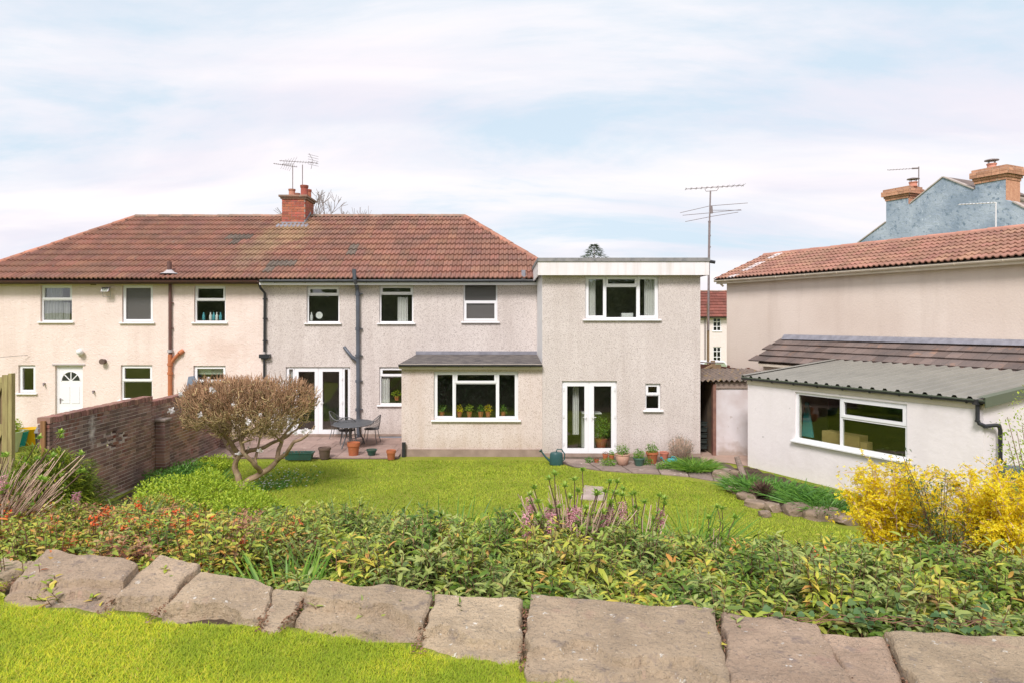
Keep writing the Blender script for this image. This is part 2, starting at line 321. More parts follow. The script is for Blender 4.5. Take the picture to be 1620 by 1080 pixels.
mat('tile_red', (0.29, 0.142, 0.098), (0.225, 0.122, 0.092), scale=1.3, rough=0.88, bump=0.35, bscale=35, rnd=0.13, hue=0.008, coord='world', lo=0.4, hi=0.65,
    speck=[((0.22, 0.15, 0.12), 5.5, 0.58, 0.14), ((0.50, 0.42, 0.30), 16, 0.73, 0.06)],
    stain=[((0.36, 0.27, 0.14), (-7.6, 24.4, 6.6), (1.15, 1.9, 1.9), 2.2, 0.5), ((0.33, 0.26, 0.15), (-8.4, 23.0, 5.9), (0.9, 1.5, 1.5), 2.6, 0.4)])
mat('tile_dark', (0.13, 0.105, 0.085), (0.19, 0.15, 0.12), scale=9, rough=0.9, bump=0.3, rnd=0.15, coord='world', speck=((0.35, 0.30, 0.2), 18, 0.64, 0.08))
mat('ridge_tile', (0.36, 0.20, 0.14), (0.22, 0.17, 0.13), scale=2.2, rough=0.9, bump=0.4, bscale=30, rnd=0.2, coord='world', speck=((0.38, 0.36, 0.27), 12, 0.6, 0.1))
mat('hip_tile', (0.46, 0.20, 0.13), (0.33, 0.17, 0.12), scale=2.2, rough=0.9, bump=0.4, bscale=30, rnd=0.2, coord='world', speck=((0.38, 0.34, 0.27), 12, 0.66, 0.1))
mat('tile_orange', (0.37, 0.195, 0.135), (0.30, 0.165, 0.12), scale=1.1, rough=0.85, bump=0.3, rnd=0.16, hue=0.01, coord='world', speck=((0.30, 0.17, 0.11), 4, 0.62, 0.1))
mat('tile_pale', (0.62, 0.55, 0.53), (0.5, 0.42, 0.40), scale=5, rough=0.7, rnd=0.1, coord='world')
mat('ridge_pink', (0.48, 0.24, 0.17), (0.40, 0.20, 0.15), scale=3, rough=0.85, rnd=0.15, coord='world')
mat('tile_brown', (0.20, 0.15, 0.13), (0.145, 0.118, 0.108), scale=2, rough=0.92, bump=0.5, bscale=30, rnd=0.22, coord='world', speck=[((0.46, 0.40, 0.32), 26, 0.68, 0.05), ((0.28, 0.17, 0.12), 2.2, 0.58, 0.15)])
mat('deck', (0.10, 0.06, 0.045), rough=0.95)
mat('mortar_pale', (0.52, 0.46, 0.40), (0.42, 0.37, 0.31), scale=9, rough=0.95, bump=0.5, bscale=40, coord='world')
mat('mortar_wall', (0.66, 0.56, 0.50), (0.42, 0.34, 0.30), scale=3, rough=0.95, bump=0.5, bscale=30, coord='world')
mat('brick_red', (0.44, 0.135, 0.08), (0.34, 0.12, 0.085), scale=8, rough=0.9, bump=0.5, bscale=50, rnd=0.22, hue=0.01, coord='world')
mat('brick_wall', (0.32, 0.19, 0.145), (0.18, 0.125, 0.11), scale=1.0, rough=0.92, bump=0.7, bscale=35, rnd=0.34, hue=0.016, coord='world', bdist=0.012,
    speck=[((0.48, 0.43, 0.40), 11, 0.68, 0.05), ((0.24, 0.085, 0.05), 2.4, 0.6, 0.1)],
    stain=[((0.27, 0.15, 0.05), (-8.0, 17.6, 0.9), (0.5, 1.6, 0.7), 2.5, 0.55), ((0.62, 0.58, 0.54), (-8.0, 13.5, 1.55), (0.4, 0.16, 0.45), 12, 0.8)])
mat('brick_cope', (0.33, 0.17, 0.13), (0.24, 0.135, 0.11), scale=3, rough=0.92, bump=0.6, bscale=35, rnd=0.28, hue=0.015, coord='world', speck=((0.50, 0.45, 0.40), 14, 0.66, 0.05))
mat('lead', (0.33, 0.33, 0.37), (0.24, 0.24, 0.27), scale=5, rough=0.5, metal=0.3, bump=0.2, bscale=8, coord='world')
mat('felt', (0.075, 0.068, 0.068), (0.17, 0.15, 0.135), scale=3.5, rough=0.9, bump=0.6, bscale=18, coord='world', speck=((0.42, 0.38, 0.33), 22, 0.64, 0.06))
mat('felt_cap', (0.30, 0.29, 0.28), (0.20, 0.20, 0.20), scale=5, rough=0.9, coord='world', speck=((0.13, 0.13, 0.12), 9, 0.6, 0.1))
mat('black_plastic', (0.028, 0.030, 0.034), rough=0.35, spec=0.5)
mat('grey_pipe', (0.10, 0.115, 0.14), (0.075, 0.085, 0.10), scale=3, rough=0.45, spec=0.5)
mat('brown_pipe', (0.17, 0.085, 0.07), (0.13, 0.07, 0.06), scale=3, rough=0.5)
mat('brown_gutter', (0.10, 0.045, 0.035), (0.075, 0.04, 0.03), rough=0.5)
mat('orange_pipe', (0.50, 0.18, 0.08), (0.42, 0.15, 0.07), scale=5, rough=0.45)
mat('grey_cowl', (0.45, 0.42, 0.42), rough=0.6)
mat('blue_render', (0.41, 0.475, 0.55), (0.255, 0.32, 0.40), scale=0.9, rough=0.92, bump=0.7, bscale=5, coord='world', detail=9, bdist=0.05,
    speck=[((0.17, 0.23, 0.30), 4.5, 0.55, 0.12), ((0.50, 0.57, 0.63), 3.3, 0.62, 0.1)])
mat('buff_brick', (0.55, 0.30, 0.19), (0.44, 0.22, 0.14), scale=7, rough=0.9, bump=0.4, rnd=0.2, coord='world', speck=((0.62, 0.50, 0.36), 6, 0.62, 0.1))
mat('terracotta_pot', (0.60, 0.26, 0.18), (0.52, 0.22, 0.15), scale=5, rough=0.8)
mat('verge', (0.50, 0.44, 0.40), (0.38, 0.32, 0.29), scale=6, rough=0.9, coord='world')
mat('fanlight_dark', (0.035, 0.04, 0.04), rough=0.08, spec=0.6)
mat('curtain_grey', (0.42, 0.41, 0.43), (0.30, 0.30, 0.32), scale=2, rough=0.9, trans=0.1)
mat('metal_roof', (0.315, 0.305, 0.265), (0.265, 0.258, 0.225), scale=1.2, rough=0.42, metal=0.25, coord='world', speck=((0.33, 0.32, 0.28), 2, 0.6, 0.2))
mat('metal_trim', (0.115, 0.14, 0.095), rough=0.45)
mat('steel', (0.42, 0.40, 0.42), rough=0.4, metal=0.8)
mat('old_steel', (0.30, 0.26, 0.26), (0.22, 0.18, 0.17), scale=20, rough=0.6, metal=0.3)
mat('timber', (0.30, 0.21, 0.12), (0.21, 0.145, 0.085), scale=4, rough=0.85, bump=0.5, bscale=30, stretch=(6, 6, 0.6), rnd=0.15)
mat('timber_green', (0.38, 0.33, 0.14), (0.28, 0.22, 0.10), scale=4, rough=0.85, bump=0.4, stretch=(6, 6, 0.6), rnd=0.15)
mat('timber_orange', (0.36, 0.19, 0.08), (0.25, 0.13, 0.06), scale=4, rough=0.85, bump=0.4, stretch=(6, 6, 0.6), rnd=0.1)
mat('timber_red', (0.17, 0.065, 0.045), (0.11, 0.05, 0.04), scale=4, rough=0.85, bump=0.4, stretch=(0.8, 0.8, 6), rnd=0.15, coord='world')
mat('asbestos', (0.26, 0.20, 0.16), (0.17, 0.14, 0.12), scale=6, rough=0.95, bump=0.7, bscale=20, coord='world', speck=((0.36, 0.25, 0.10), 5, 0.58, 0.1))
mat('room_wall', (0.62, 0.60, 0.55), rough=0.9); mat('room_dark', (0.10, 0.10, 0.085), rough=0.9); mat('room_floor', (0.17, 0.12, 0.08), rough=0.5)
mat('curtain', (0.86, 0.84, 0.83), (0.76, 0.74, 0.73), scale=2, rough=0.9, trans=0.2)
mat('blind', (0.55, 0.60, 0.50), rough=0.8)
mat('white_item', (0.75, 0.75, 0.74), rough=0.5); mat('blue_item', (0.10, 0.38, 0.45), rough=0.4); mat('card', (0.52, 0.36, 0.18), (0.45, 0.30, 0.15), rough=0.9)
mat('crate_dark', (0.03, 0.038, 0.034), rough=0.5)
mat('concrete_warm', (0.44, 0.31, 0.24), (0.37, 0.26, 0.205), scale=2, rough=0.95, bump=0.3, bscale=25, coord='world', speck=((0.27, 0.19, 0.15), 4, 0.6, 0.1))
glassmat('glass', 0.10, (0.95, 0.97, 0.95)); glassmat('glass_obscure', 0.04, (0.075, 0.07, 0.065), obscure=1.0)
glassmat('glass_dark', 0.07, (0.85, 0.88, 0.82))
# ------------------------------------------------------------------ builders for walls, windows, tiles, pipes
def plate(mb, P, u, v, n, A0, A1, B0, B1, holes, thick, skip_back=False):
    """rectangle [A0,A1]x[B0,B1] in the frame (u,v) at P, with holes, front at P facing n, thickness going -n"""
    aa = sorted({A0, A1, *[max(A0, min(A1, h[0])) for h in holes], *[max(A0, min(A1, h[1])) for h in holes]})
    bb = sorted({B0, B1, *[max(B0, min(B1, h[2])) for h in holes], *[max(B0, min(B1, h[3])) for h in holes]})
    def solid(i, j):
        if i < 0 or j < 0 or i >= len(aa)-1 or j >= len(bb)-1: return False
        a = (aa[i]+aa[i+1])/2; b = (bb[j]+bb[j+1])/2
        return not any(h[0] < a < h[1] and h[2] < b < h[3] for h in holes)
    pt = lambda a, b, d: P + u*a + v*b - n*d
    for i in range(len(aa)-1):
        for j in range(len(bb)-1):
            if not solid(i, j): continue
            a0, a1, b0, b1 = aa[i], aa[i+1], bb[j], bb[j+1]
            mb.add([pt(a0,b0,0), pt(a1,b0,0), pt(a1,b1,0), pt(a0,b1,0)], [(0,1,2,3)])
            if not skip_back: mb.add([pt(a0,b0,thick), pt(a1,b0,thick), pt(a1,b1,thick), pt(a0,b1,thick)], [(3,2,1,0)])
            if not solid(i-1, j): mb.add([pt(a0,b0,0), pt(a0,b1,0), pt(a0,b1,thick), pt(a0,b0,thick)], [(0,1,2,3)])
            if not solid(i+1, j): mb.add([pt(a1,b0,0), pt(a1,b1,0), pt(a1,b1,thick), pt(a1,b0,thick)], [(3,2,1,0)])
            if not solid(i, j-1): mb.add([pt(a0,b0,0), pt(a1,b0,0), pt(a1,b0,thick), pt(a0,b0,thick)], [(3,2,1,0)])
            if not solid(i, j+1): mb.add([pt(a0,b1,0), pt(a1,b1,0), pt(a1,b1,thick), pt(a0,b1,thick)], [(0,1,2,3)])
    return mb
Zv = Vector((0, 0, 1))
class Face:
    """a vertical wall plane: point P (z 0), unit direction u along it, outward normal n"""
    def __init__(s, P, u, n): s.P = Vector(P); s.P.z = 0; s.u = Vector(u).normalized(); s.n = Vector(n).normalized()
    def ab(s, px, py):
        q = hit(px, py, s.P, s.n) - s.P; return q.dot(s.u), q.z
    def rect(s, x0, y0, x1, y1):
        a0, b1 = s.ab(x0, y0); a1, b0 = s.ab(x1, y1); return (a0, a1, b0, b1)
    def quad(s, x0, x1, b0, b1):
        return (s.ab(x0, 500)[0], s.ab(x1, 500)[0], b0, b1)
    def pt(s, a, b, out=0.0): return s.P + s.u*a + Zv*b + s.n*out
    def box(s, mb, a0, a1, b0, b1, o0, o1):
        return mb.obox(s.pt(a0, b0, o0), s.u, s.n, Zv, a1-a0, o1-o0, b1-b0)
def window(fc, parent, R, cells, sill=True, glass='glass', fr=0.05, recess=0.07, mull=0.045, frame_mat='upvc', name='window', sillw=0.07):
    """cells: (fx0, fx1, fz0, fz1, opens) as fractions inside the outer frame; z fraction from the top"""
    a0, a1, b0, b1 = R; W = a1-a0; H = b1-b0; hs = []
    for (x0, x1, t0, t1, op) in cells:
        ca0 = a0 + (fr if x0 <= 0 else W*x0 + mull/2); ca1 = a1 - fr if x1 >= 1 else a0 + W*x1 - mull/2
        cb1 = b1 - (fr if t0 <= 0 else H*t0 + mull/2); cb0 = b0 + fr if t1 >= 1 else b1 - H*t1 + mull/2
        hs.append((ca0, ca1, cb0, cb1, op))
    mb = MB(); plate(mb, fc.P - fc.n*recess, fc.u, Zv, fc.n, a0, a1, b0, b1, [h[:4] for h in hs], 0.06)
    w = mb.build(name, frame_mat, parent)
    for h in hs:
        c0, c1, d0, d1, op = h
        if op:
            s = 0.045
            sb = MB(); plate(sb, fc.P - fc.n*(recess-0.018), fc.u, Zv, fc.n, c0-0.018, c1+0.018, d0-0.018, d1+0.018, [(c0+s, c1-s, d0+s, d1-s)], 0.05)
            sb.build('sash', frame_mat, w); c0 += s; c1 -= s; d0 += s; d1 -= s
        MB().obox(fc.pt(c0-0.004, d0-0.004, -recess-0.036), fc.u, fc.n, Zv, c1-c0+0.008, 0.008, d1-d0+0.008).build('pane', glass, w)
    if sill:
        MB().obox(fc.pt(a0-0.07, b0-0.045, -recess+0.002), fc.u, fc.n, Zv, a1-a0+0.14, recess+sillw, 0.043).build('sill', frame_mat, w, bevel=0.006)
    return w
def pipe(pts, r, parent, name, m, n=10):
    return MB().tube(pts, r, n).build(name, m, parent, smooth=True)
def gutter(P, u, out, length, parent, m, r=0.06, name='gutter', brackets=0, bm=None):
    """half-round gutter, open above, hung on the board behind it"""
    mb = MB(); n = 8; out = out.normalized(); vs = []
    for e in (0, length):
        for rr in (r, r-0.008):
            for k in range(n+1):
                a = pi*k/n; vs.append(P + u*e + out*(r + cos(a)*rr) - Zv*sin(a)*rr)
    m1 = n+1; f = []
    for k in range(n):
        f.append((k, k+1, 2*m1+k+1, 2*m1+k)); f.append((m1+k, 3*m1+k, 3*m1+k+1, m1+k+1))
        f.append((k, m1+k, m1+k+1, k+1)); f.append((2*m1+k, 2*m1+k+1, 3*m1+k+1, 3*m1+k))
    f.append((0, 2*m1, 3*m1, m1)); f.append((n, m1+n, 3*m1+n, 2*m1+n))
    mb.add(vs, f); g = mb.build(name, m, parent)
    for k in range(brackets):
        q = P + u*(length*(k+0.5)/brackets)
        MB().tube([q + out*(r+cos(a)*(r+0.006)) - Zv*sin(a)*(r+0.006) for a in [pi*j/6 for j in range(7)]], 0.012, 4).build('bracket', bm or m, g)
    return g
def pantile_verts(w, L, rolls=2, h=0.022, t=0.022, tilt=0.03, nx=12):
    v = []; f = []
    prof = []
    for i in range(nx+1):
        x = w*i/nx; ph = (i*rolls/nx) % 1.0
        z = h*max(0, sin(pi*((ph-0.35)/0.65)))**1.0 if ph > 0.35 else 0.0
        prof.append((x*0.985, z))
    for (x, z) in prof: v.append((x, 0, z+tilt))
    for (x, z) in prof: v.append((x, L, z+0.002))
    for (x, z) in prof: v.append((x, 0.001, z+tilt-t))
    m = nx+1
    for i in range(nx):
        f.append((i, i+1, m+i+1, m+i)); f.append((2*m+i, 2*m+i+1, i+1, i))
    f.append((0, m, 2*m)); f.append((m-1, 3*m-1, 2*m-1))
    return v, f
def slab_tile_verts(w, L, t=0.022, tilt=0.03):
    w *= 0.975
    return ([(0,0,tilt),(w,0,tilt),(w,L,0.004),(0,L,0.004),(0,0.001,tilt-t),(w,0.001,tilt-t),(w,L,-0.01),(0,L,-0.01)],
            [(0,1,2,3),(4,5,1,0),(1,5,6,2),(4,0,3,7)])
def tile_roof(roof, P0, u, s, W, rows, gauge, tw, vf, m, clips=(), inside=None, limit=300, special=None, stagger=False, name='tile', jit=0.006):
    """lays tiles from the eave corner P0 along u and up s; clips: (point, normal) planes, keeps the side of the normal"""
    n = u.cross(s).normalized(); v, f = vf; me = meshify(name, v, f, m)
    cand = []; nc = int(math.ceil(W/tw)); R = random.Random(3)
    for r in range(rows):
        for c in range(-1 if stagger else 0, nc):
            off = (0.5*tw if (stagger and r % 2) else 0)
            P = P0 + u*(c*tw + off) + s*(r*gauge) + n*(0.012 + R.uniform(0, jit))
            M = frame_matrix(P, u, s, n) @ Matrix.Rotation(R.uniform(-1, 1)*jit*0.8, 4, 'Z') @ Matrix.Rotation(R.uniform(-1, 1)*jit, 4, 'X')
            cs = [P, P+u*tw, P+u*tw+s*gauge, P+s*gauge]; cut = []; out = False
            for (cp, cn) in clips:
                d = [(q-cp).dot(cn) for q in cs]
                if max(d) <= 0.01: out = True
                elif min(d) < -0.004: cut.append((cp, cn))
            if out: continue
            cand.append((( (P+u*tw/2+s*gauge/2) - Vector((0, 0, CAMZ))).length, M, cut, P+u*tw/2+s*gauge/2))
    cand.sort(key=lambda q: q[0])
    px = [q for q in cand if -40 < proj(q[3])[0] < 1660]; other = [q for q in cand if not (-40 < proj(q[3])[0] < 1660)]
    cand = px + other
    def cutmesh(M, cut):
        bm = bmesh.new(); vs = [bm.verts.new(M @ Vector(p)) for p in v]
        for ff in f: bm.faces.new([vs[i] for i in ff])
        for (cp, cn) in cut: bmesh.ops.bisect_plane(bm, geom=bm.verts[:]+bm.edges[:]+bm.faces[:], plane_co=cp, plane_no=cn, clear_inner=True)
        V = [w.co.copy() for w in bm.verts]; bm.verts.index_update(); F = [[w.index for w in ff.verts] for ff in bm.faces]; bm.free(); return V, F
    rest = MB()
    for i, (d, M, cut, ctr) in enumerate(cand):
        sp = special(ctr) if special else None
        if i < limit or sp:
            if cut:
                V, F = cutmesh(M, cut)
                if len(F) < 1: continue
                mb = MB(); mb.add(V, F); mb.build(name, m, roof)
            else: inst(name, me, roof, M, mats=sp)
        else:
            V, F = cutmesh(M, cut) if cut else ([M @ Vector(p) for p in v], f)
            rest.add(V, F)
    if rest.v: rest.build(name, m, roof, kind='stuff')
def ridge_line(parent, A, B, m, w=0.13, seg=0.45, up=Zv, name='ridge_tile', h=0.10):
    """half-round tiles end to end from A to B"""
    d = (B-A); L = d.length; d.normalize(); k = max(1, round(L/seg)); seg = L/k; side = d.cross(up).normalized(); nn = side.cross(d).normalized()
    v = []; n = 6; R = random.Random(5)
    for e, s in ((0, 1.06), (seg*1.04, 0.97)):
        for i in range(n+1):
            a = pi*i/n; v.append((cos(a)*w*s, e, sin(a)*h*s - 0.03))
    f = [(i, i+1, n+2+i, n+1+i) for i in range(n)] + [tuple(range(n+1))[::-1], tuple(range(n+1, 2*n+2))]
    me = meshify(name, v, f, m)
    for i in range(k):
        M = frame_matrix(A+d*seg*i + nn*R.uniform(-0.006, 0.006), side, d, nn)
        inst(name, me, parent, M)
# ------------------------------------------------------------------ ground
def ybw(x): return 3.77 - 0.20*max(-30, min(14, x))          # back edge of the stone row
def sm(t): t = max(0.0, min(1.0, t)); return t*t*(3-2*t)
def zg(x, y):
    d = y - ybw(x)
    if d < -0.45: z = 2.1 + (sm((-y-14)/12)*2.4 if y < -14 else 0)
    elif d < 0: z = 2.1 - 0.3*sm((d+0.45)/0.45)
    elif d < 2.4: z = 1.8 - 0.45*d/2.4
    else: z = 1.35*(1-sm((d-2.4)/4.6))
    if x > 7: z = z if y > 9 else z
    if y > 34: z -= 1.1*sm((y-34)/18)
    return z
def build_ground():
    xs = np.concatenate([[-900, -400, -200, -90, -50, -34], np.arange(-26, 26.1, 0.4), [34, 50, 90, 200, 400, 900]])
    ys = np.concatenate([[-300, -120, -60, -35, -25], np.arange(-18, 0, 1.0), np.arange(0, 12, 0.2), np.arange(12, 60, 1.0), [75, 110, 200, 450, 1400]])
    V = np.array([(x, y, zg(x, y)) for y in ys for x in xs]); nx = len(xs)
    F = np.array([(j*nx+i, j*nx+i+1, (j+1)*nx+i+1, (j+1)*nx+i) for j in range(len(ys)-1) for i in range(nx-1)])
    me = np_mesh('ground', V, F, 'ground_grass', smooth=True); link('ground', me, kind='structure')
mat('ground_grass', (0.20, 0.235, 0.03), (0.26, 0.27, 0.045), scale=0.7, rough=0.9, bump=0.6, bscale=22, coord='world', detail=8, bdist=0.03, spec=0.1,
    speck=[((0.13, 0.19, 0.012), 1.9, 0.52, 0.2), ((0.30, 0.27, 0.04), 6, 0.60, 0.12), ((0.10, 0.14, 0.01), 30, 0.56, 0.15)])
mat('soil', (0.055, 0.035, 0.022), (0.10, 0.07, 0.045), scale=4, rough=1.0, bump=0.8, bscale=18, coord='world', speck=((0.16, 0.11, 0.07), 14, 0.6, 0.08), bdist=0.04)
build_ground()
def sheet(name, poly, z, m, kind='structure', parent=None, thick=0.0, label=None):
    """flat polygon laid on the ground; poly list of (x, y)"""
    mb = MB()
    if thick: mb.prism([Vector((x, y, z-thick)) for x, y in poly], (0, 0, thick))
    else: mb.add([(x, y, z) for x, y in poly], [tuple(range(len(poly)))])
    return mb.build(name, m, parent, kind=kind if parent is None else None)
def draped(name, poly, dz, m, step=0.25, n=1, wob=0.08):
    """ground cover following the terrain inside a polygon, slightly mounded"""
    P = np.array(poly); x0, y0 = P.min(0); x1, y1 = P.max(0)
    def inside(x, y):
        c = False; j = len(P)-1
        for i in range(len(P)):
            if (P[i][1] > y) != (P[j][1] > y) and x < (P[j][0]-P[i][0])*(y-P[i][1])/(P[j][1]-P[i][1])+P[i][0]: c = not c
            j = i
        return c
    xs = np.arange(x0, x1+step, step); ys = np.arange(y0, y1+step, step); V = []; F = []; idx = {}
    def vi(i, j):
        if (i, j) not in idx:
            x, y = xs[i], ys[j]; idx[(i, j)] = len(V); V.append((x, y, zg(x, y)+dz+wob*noise.noise(Vector((x*1.3, y*1.3, 5)))*0.5))
        return idx[(i, j)]
    for i in range(len(xs)-1):
        for j in range(len(ys)-1):
            if inside((xs[i]+xs[i+1])/2, (ys[j]+ys[j+1])/2): F.append((vi(i, j), vi(i+1, j), vi(i+1, j+1), vi(i, j+1)))
    return link(name, np_mesh(name, np.array(V), np.array(F), m, smooth=True), kind='structure')
draped('planting_bed', [(-14, ybw(-14)-0.1), (14, ybw(14)-0.1), (14, 9.8), (5.5, 9.9), (0, 9.6), (-4.2, 10.0), (-5.6, 11.5), (-6.6, 14.0), (-7.3, 17.0), (-8.0, 18.0), (-8.0, 10), (-14, 10)], 0.03, 'soil', step=0.2)
# ------------------------------------------------------------------ the semi-detached pair
F_Y, G_Y = 21.6, 18.7
Fm = Face((0, F_Y, 0), (1, 0, 0), (0, -1, 0)); Gm = Face((0, G_Y, 0), (1, 0, 0), (0, -1, 0))
EY, RY = 21.22, 25.6
EZ = on_y(600, 442, EY).z; RZ = on_y(500, 343.5, RY).z
XP = on_y(416, 500, F_Y).x                                # party line
RL = on_y(215, 345, RY).x; RR = on_y(735, 342, RY).x
XL = RL-3.45; XR = RR+3.45
su = Vector((0, RY-EY, RZ-EZ)); SLEN = su.length; su.normalize()
ux = Vector((1, 0, 0))
def hip_clip(x_e, x_r, sgn):
    A = Vector((x_e, EY, EZ)); B = Vector((x_r, RY, RZ)); d = (B-A).normalized(); nn = ux.cross(su).normalized(); c = nn.cross(d).normalized()
    if c.x*sgn < 0: c = -c
    return (A, c)
def semi(xa, xb, name, label, wallm, wins, eave_boards, left):
    base = ((xa+xb)/2, F_Y, 0); h = thing(name, base, label, 'house')
    holes = [w for w in wins]
    mb = MB(); plate(mb, Fm.P, Fm.u, Zv, Fm.n, xa, xb, 0, EZ-0.03, holes, 0.28)
    yb = 2*RY-EY-0.4
    if left: mb.box(xa, xa+0.25, F_Y+0.281, yb, 0, EZ-0.03)
    else: mb.box(xb-0.25, xb, F_Y+0.281, yb, 0, EZ-0.03)
    mb.box(xa+0.252, xb-0.252, yb-0.25, yb, 0, EZ-0.03)
    mb.build('wall', wallm, h)
    # rooms behind the glass
    rb = MB(); rb.box(xa+0.26, xb-0.26, F_Y+3.6, F_Y+3.7, 0.02, EZ-0.05); rb.box(xa+0.26, xb-0.26, F_Y+0.3, F_Y+3.59, 2.42, 2.62)
    rb.box(xa+0.26, xb-0.26, F_Y+0.3, F_Y+3.59, EZ-0.12, EZ-0.07); rb.build('room_wall', 'room_wall', h)
    MB().box(xa+0.26, xb-0.26, F_Y+0.3, F_Y+3.59, 0.0, 0.06).build('room_floor', 'room_floor', h)
    return h
# window rectangles on the front wall
W_c = {'w1': Fm.rect(64, 451, 114, 509), 'w2': Fm.rect(193, 451, 242, 510), 'w3': Fm.rect(307, 452, 357, 510), 'l1': Fm.rect(29, 577, 56, 621), 'l2': Fm.rect(191, 577, 241, 632), 'l3': Fm.rect(306, 578, 357, 633)}
door_c = Fm.rect(87, 577, 131, 680)
cream = semi(XL+0.3, XP, 'cream_house', 'cream rendered left half of the semi-detached pair with white panelled back door', 'cream_render', list(W_c.values())+[door_c], None, True)
W_g = {'w4': Fm.rect(485, 453, 537, 511), 'w5': Fm.rect(600, 451, 654, 511), 'w6': Fm.rect(733, 447, 787, 509), 'fd': Fm.rect(452, 580, 554, 688), 'l4': Fm.rect(600, 580, 654, 640)}
XB0 = Gm.ab(635, 600)[0]; XE0 = Gm.ab(858, 600)[0]; XE1 = Gm.ab(1108, 600)[0]
bump_in = (XB0+0.3, XE0+0.2, 0.06, 2.5)
grey = semi(XP, XR-0.3, 'pebbledash_house', 'grey pebbledashed right half of the semi with single storey bay and flat roofed extension', 'pebbledash', list(W_g.values()), None, False)
top2 = lambda t, a=False, b=False: [(0, 1, 0, t, a), (0, 1, t, 1, b)]
window(Fm, cream, W_c['w1'], top2(0.40, True), glass='glass')
window(Fm, cream, W_c['w2'], [(0, 1, 0, 1, True)], glass='glass_obscure')
window(Fm, cream, W_c['w3'], top2(0.40, True))
window(Fm, cream, W_c['l1'], [(0, 1, 0, 1, True)])
window(Fm, cream, W_c['l2'], top2(0.46, True))
window(Fm, cream, W_c['l3'], top2(0.46, True))
window(Fm, grey, W_g['w4'], top2(0.24, True)); window(Fm, grey, W_g['w5'], top2(0.24, True))
window(Fm, grey, W_g['w6'], [(0, 1, 0, 0.48, False), (0, 1, 0.48, 1, True)], glass='glass_obscure')
window(Fm, grey, W_g['l4'], top2(0.24, True))
def frenchdoor(fc, parent, R, cells, thresh=0.05):
    a0, a1, b0, b1 = R; W = a1-a0
    mb = MB(); hs = [(a0+W*x0+0.03, a0+W*x1-0.03, b0+0.05, b1-0.05) for x0, x1, k in cells]
    plate(mb, fc.P-fc.n*0.06, fc.u, Zv, fc.n, a0, a1, b0, b1, hs, 0.07); w = mb.build('french_door', 'upvc', parent)
    for (x0, x1, k), h in zip(cells, hs):
        s = 0.095 if k else 0.02
        lf = MB(); plate(lf, fc.P-fc.n*0.045, fc.u, Zv, fc.n, h[0]-0.012, h[1]+0.012, h[2]-0.012, h[3]+0.012, [(h[0]+s, h[1]-s, h[2]+s*1.3, h[3]-s)], 0.06)
        lf.build('door_leaf' if k else 'side_light', 'upvc', w)
        MB().obox(fc.pt(h[0]+s-0.004, h[2]+s*1.3-0.004, -0.085), fc.u, fc.n, Zv, h[1]-h[0]-2*s+0.008, 0.008, h[3]-h[2]-2.3*s+0.008).build('pane', 'glass', w)
        if k:
            hx = h[1]-0.04 if k == 1 else h[0]+0.04; sg = -1 if k == 1 else 1
            MB().obox(fc.pt(hx-0.015, b0+0.93, -0.045), fc.u, fc.n, Zv, 0.03, 0.012, 0.2).tube([fc.pt(hx, b0+1.03, -0.03), fc.pt(hx, b0+1.03, 0.01), fc.pt(hx+sg*0.11, b0+1.03, 0.012)], 0.009, 6).build('handle', 'white_item', w)
            for hz in (0.25, 1.0, 1.75):
                ex = h[0] if k == 1 else h[1]
                MB().obox(fc.pt(ex-0.02, b0+hz, -0.044), fc.u, fc.n, Zv, 0.04, 0.016, 0.09).build('hinge', 'white_item', w)
    return w
frenchdoor(Fm, grey, W_g['fd'], [(0.02, 0.13, 0), (0.13, 0.505, 1), (0.505, 0.885, 2), (0.885, 0.985, 0)])
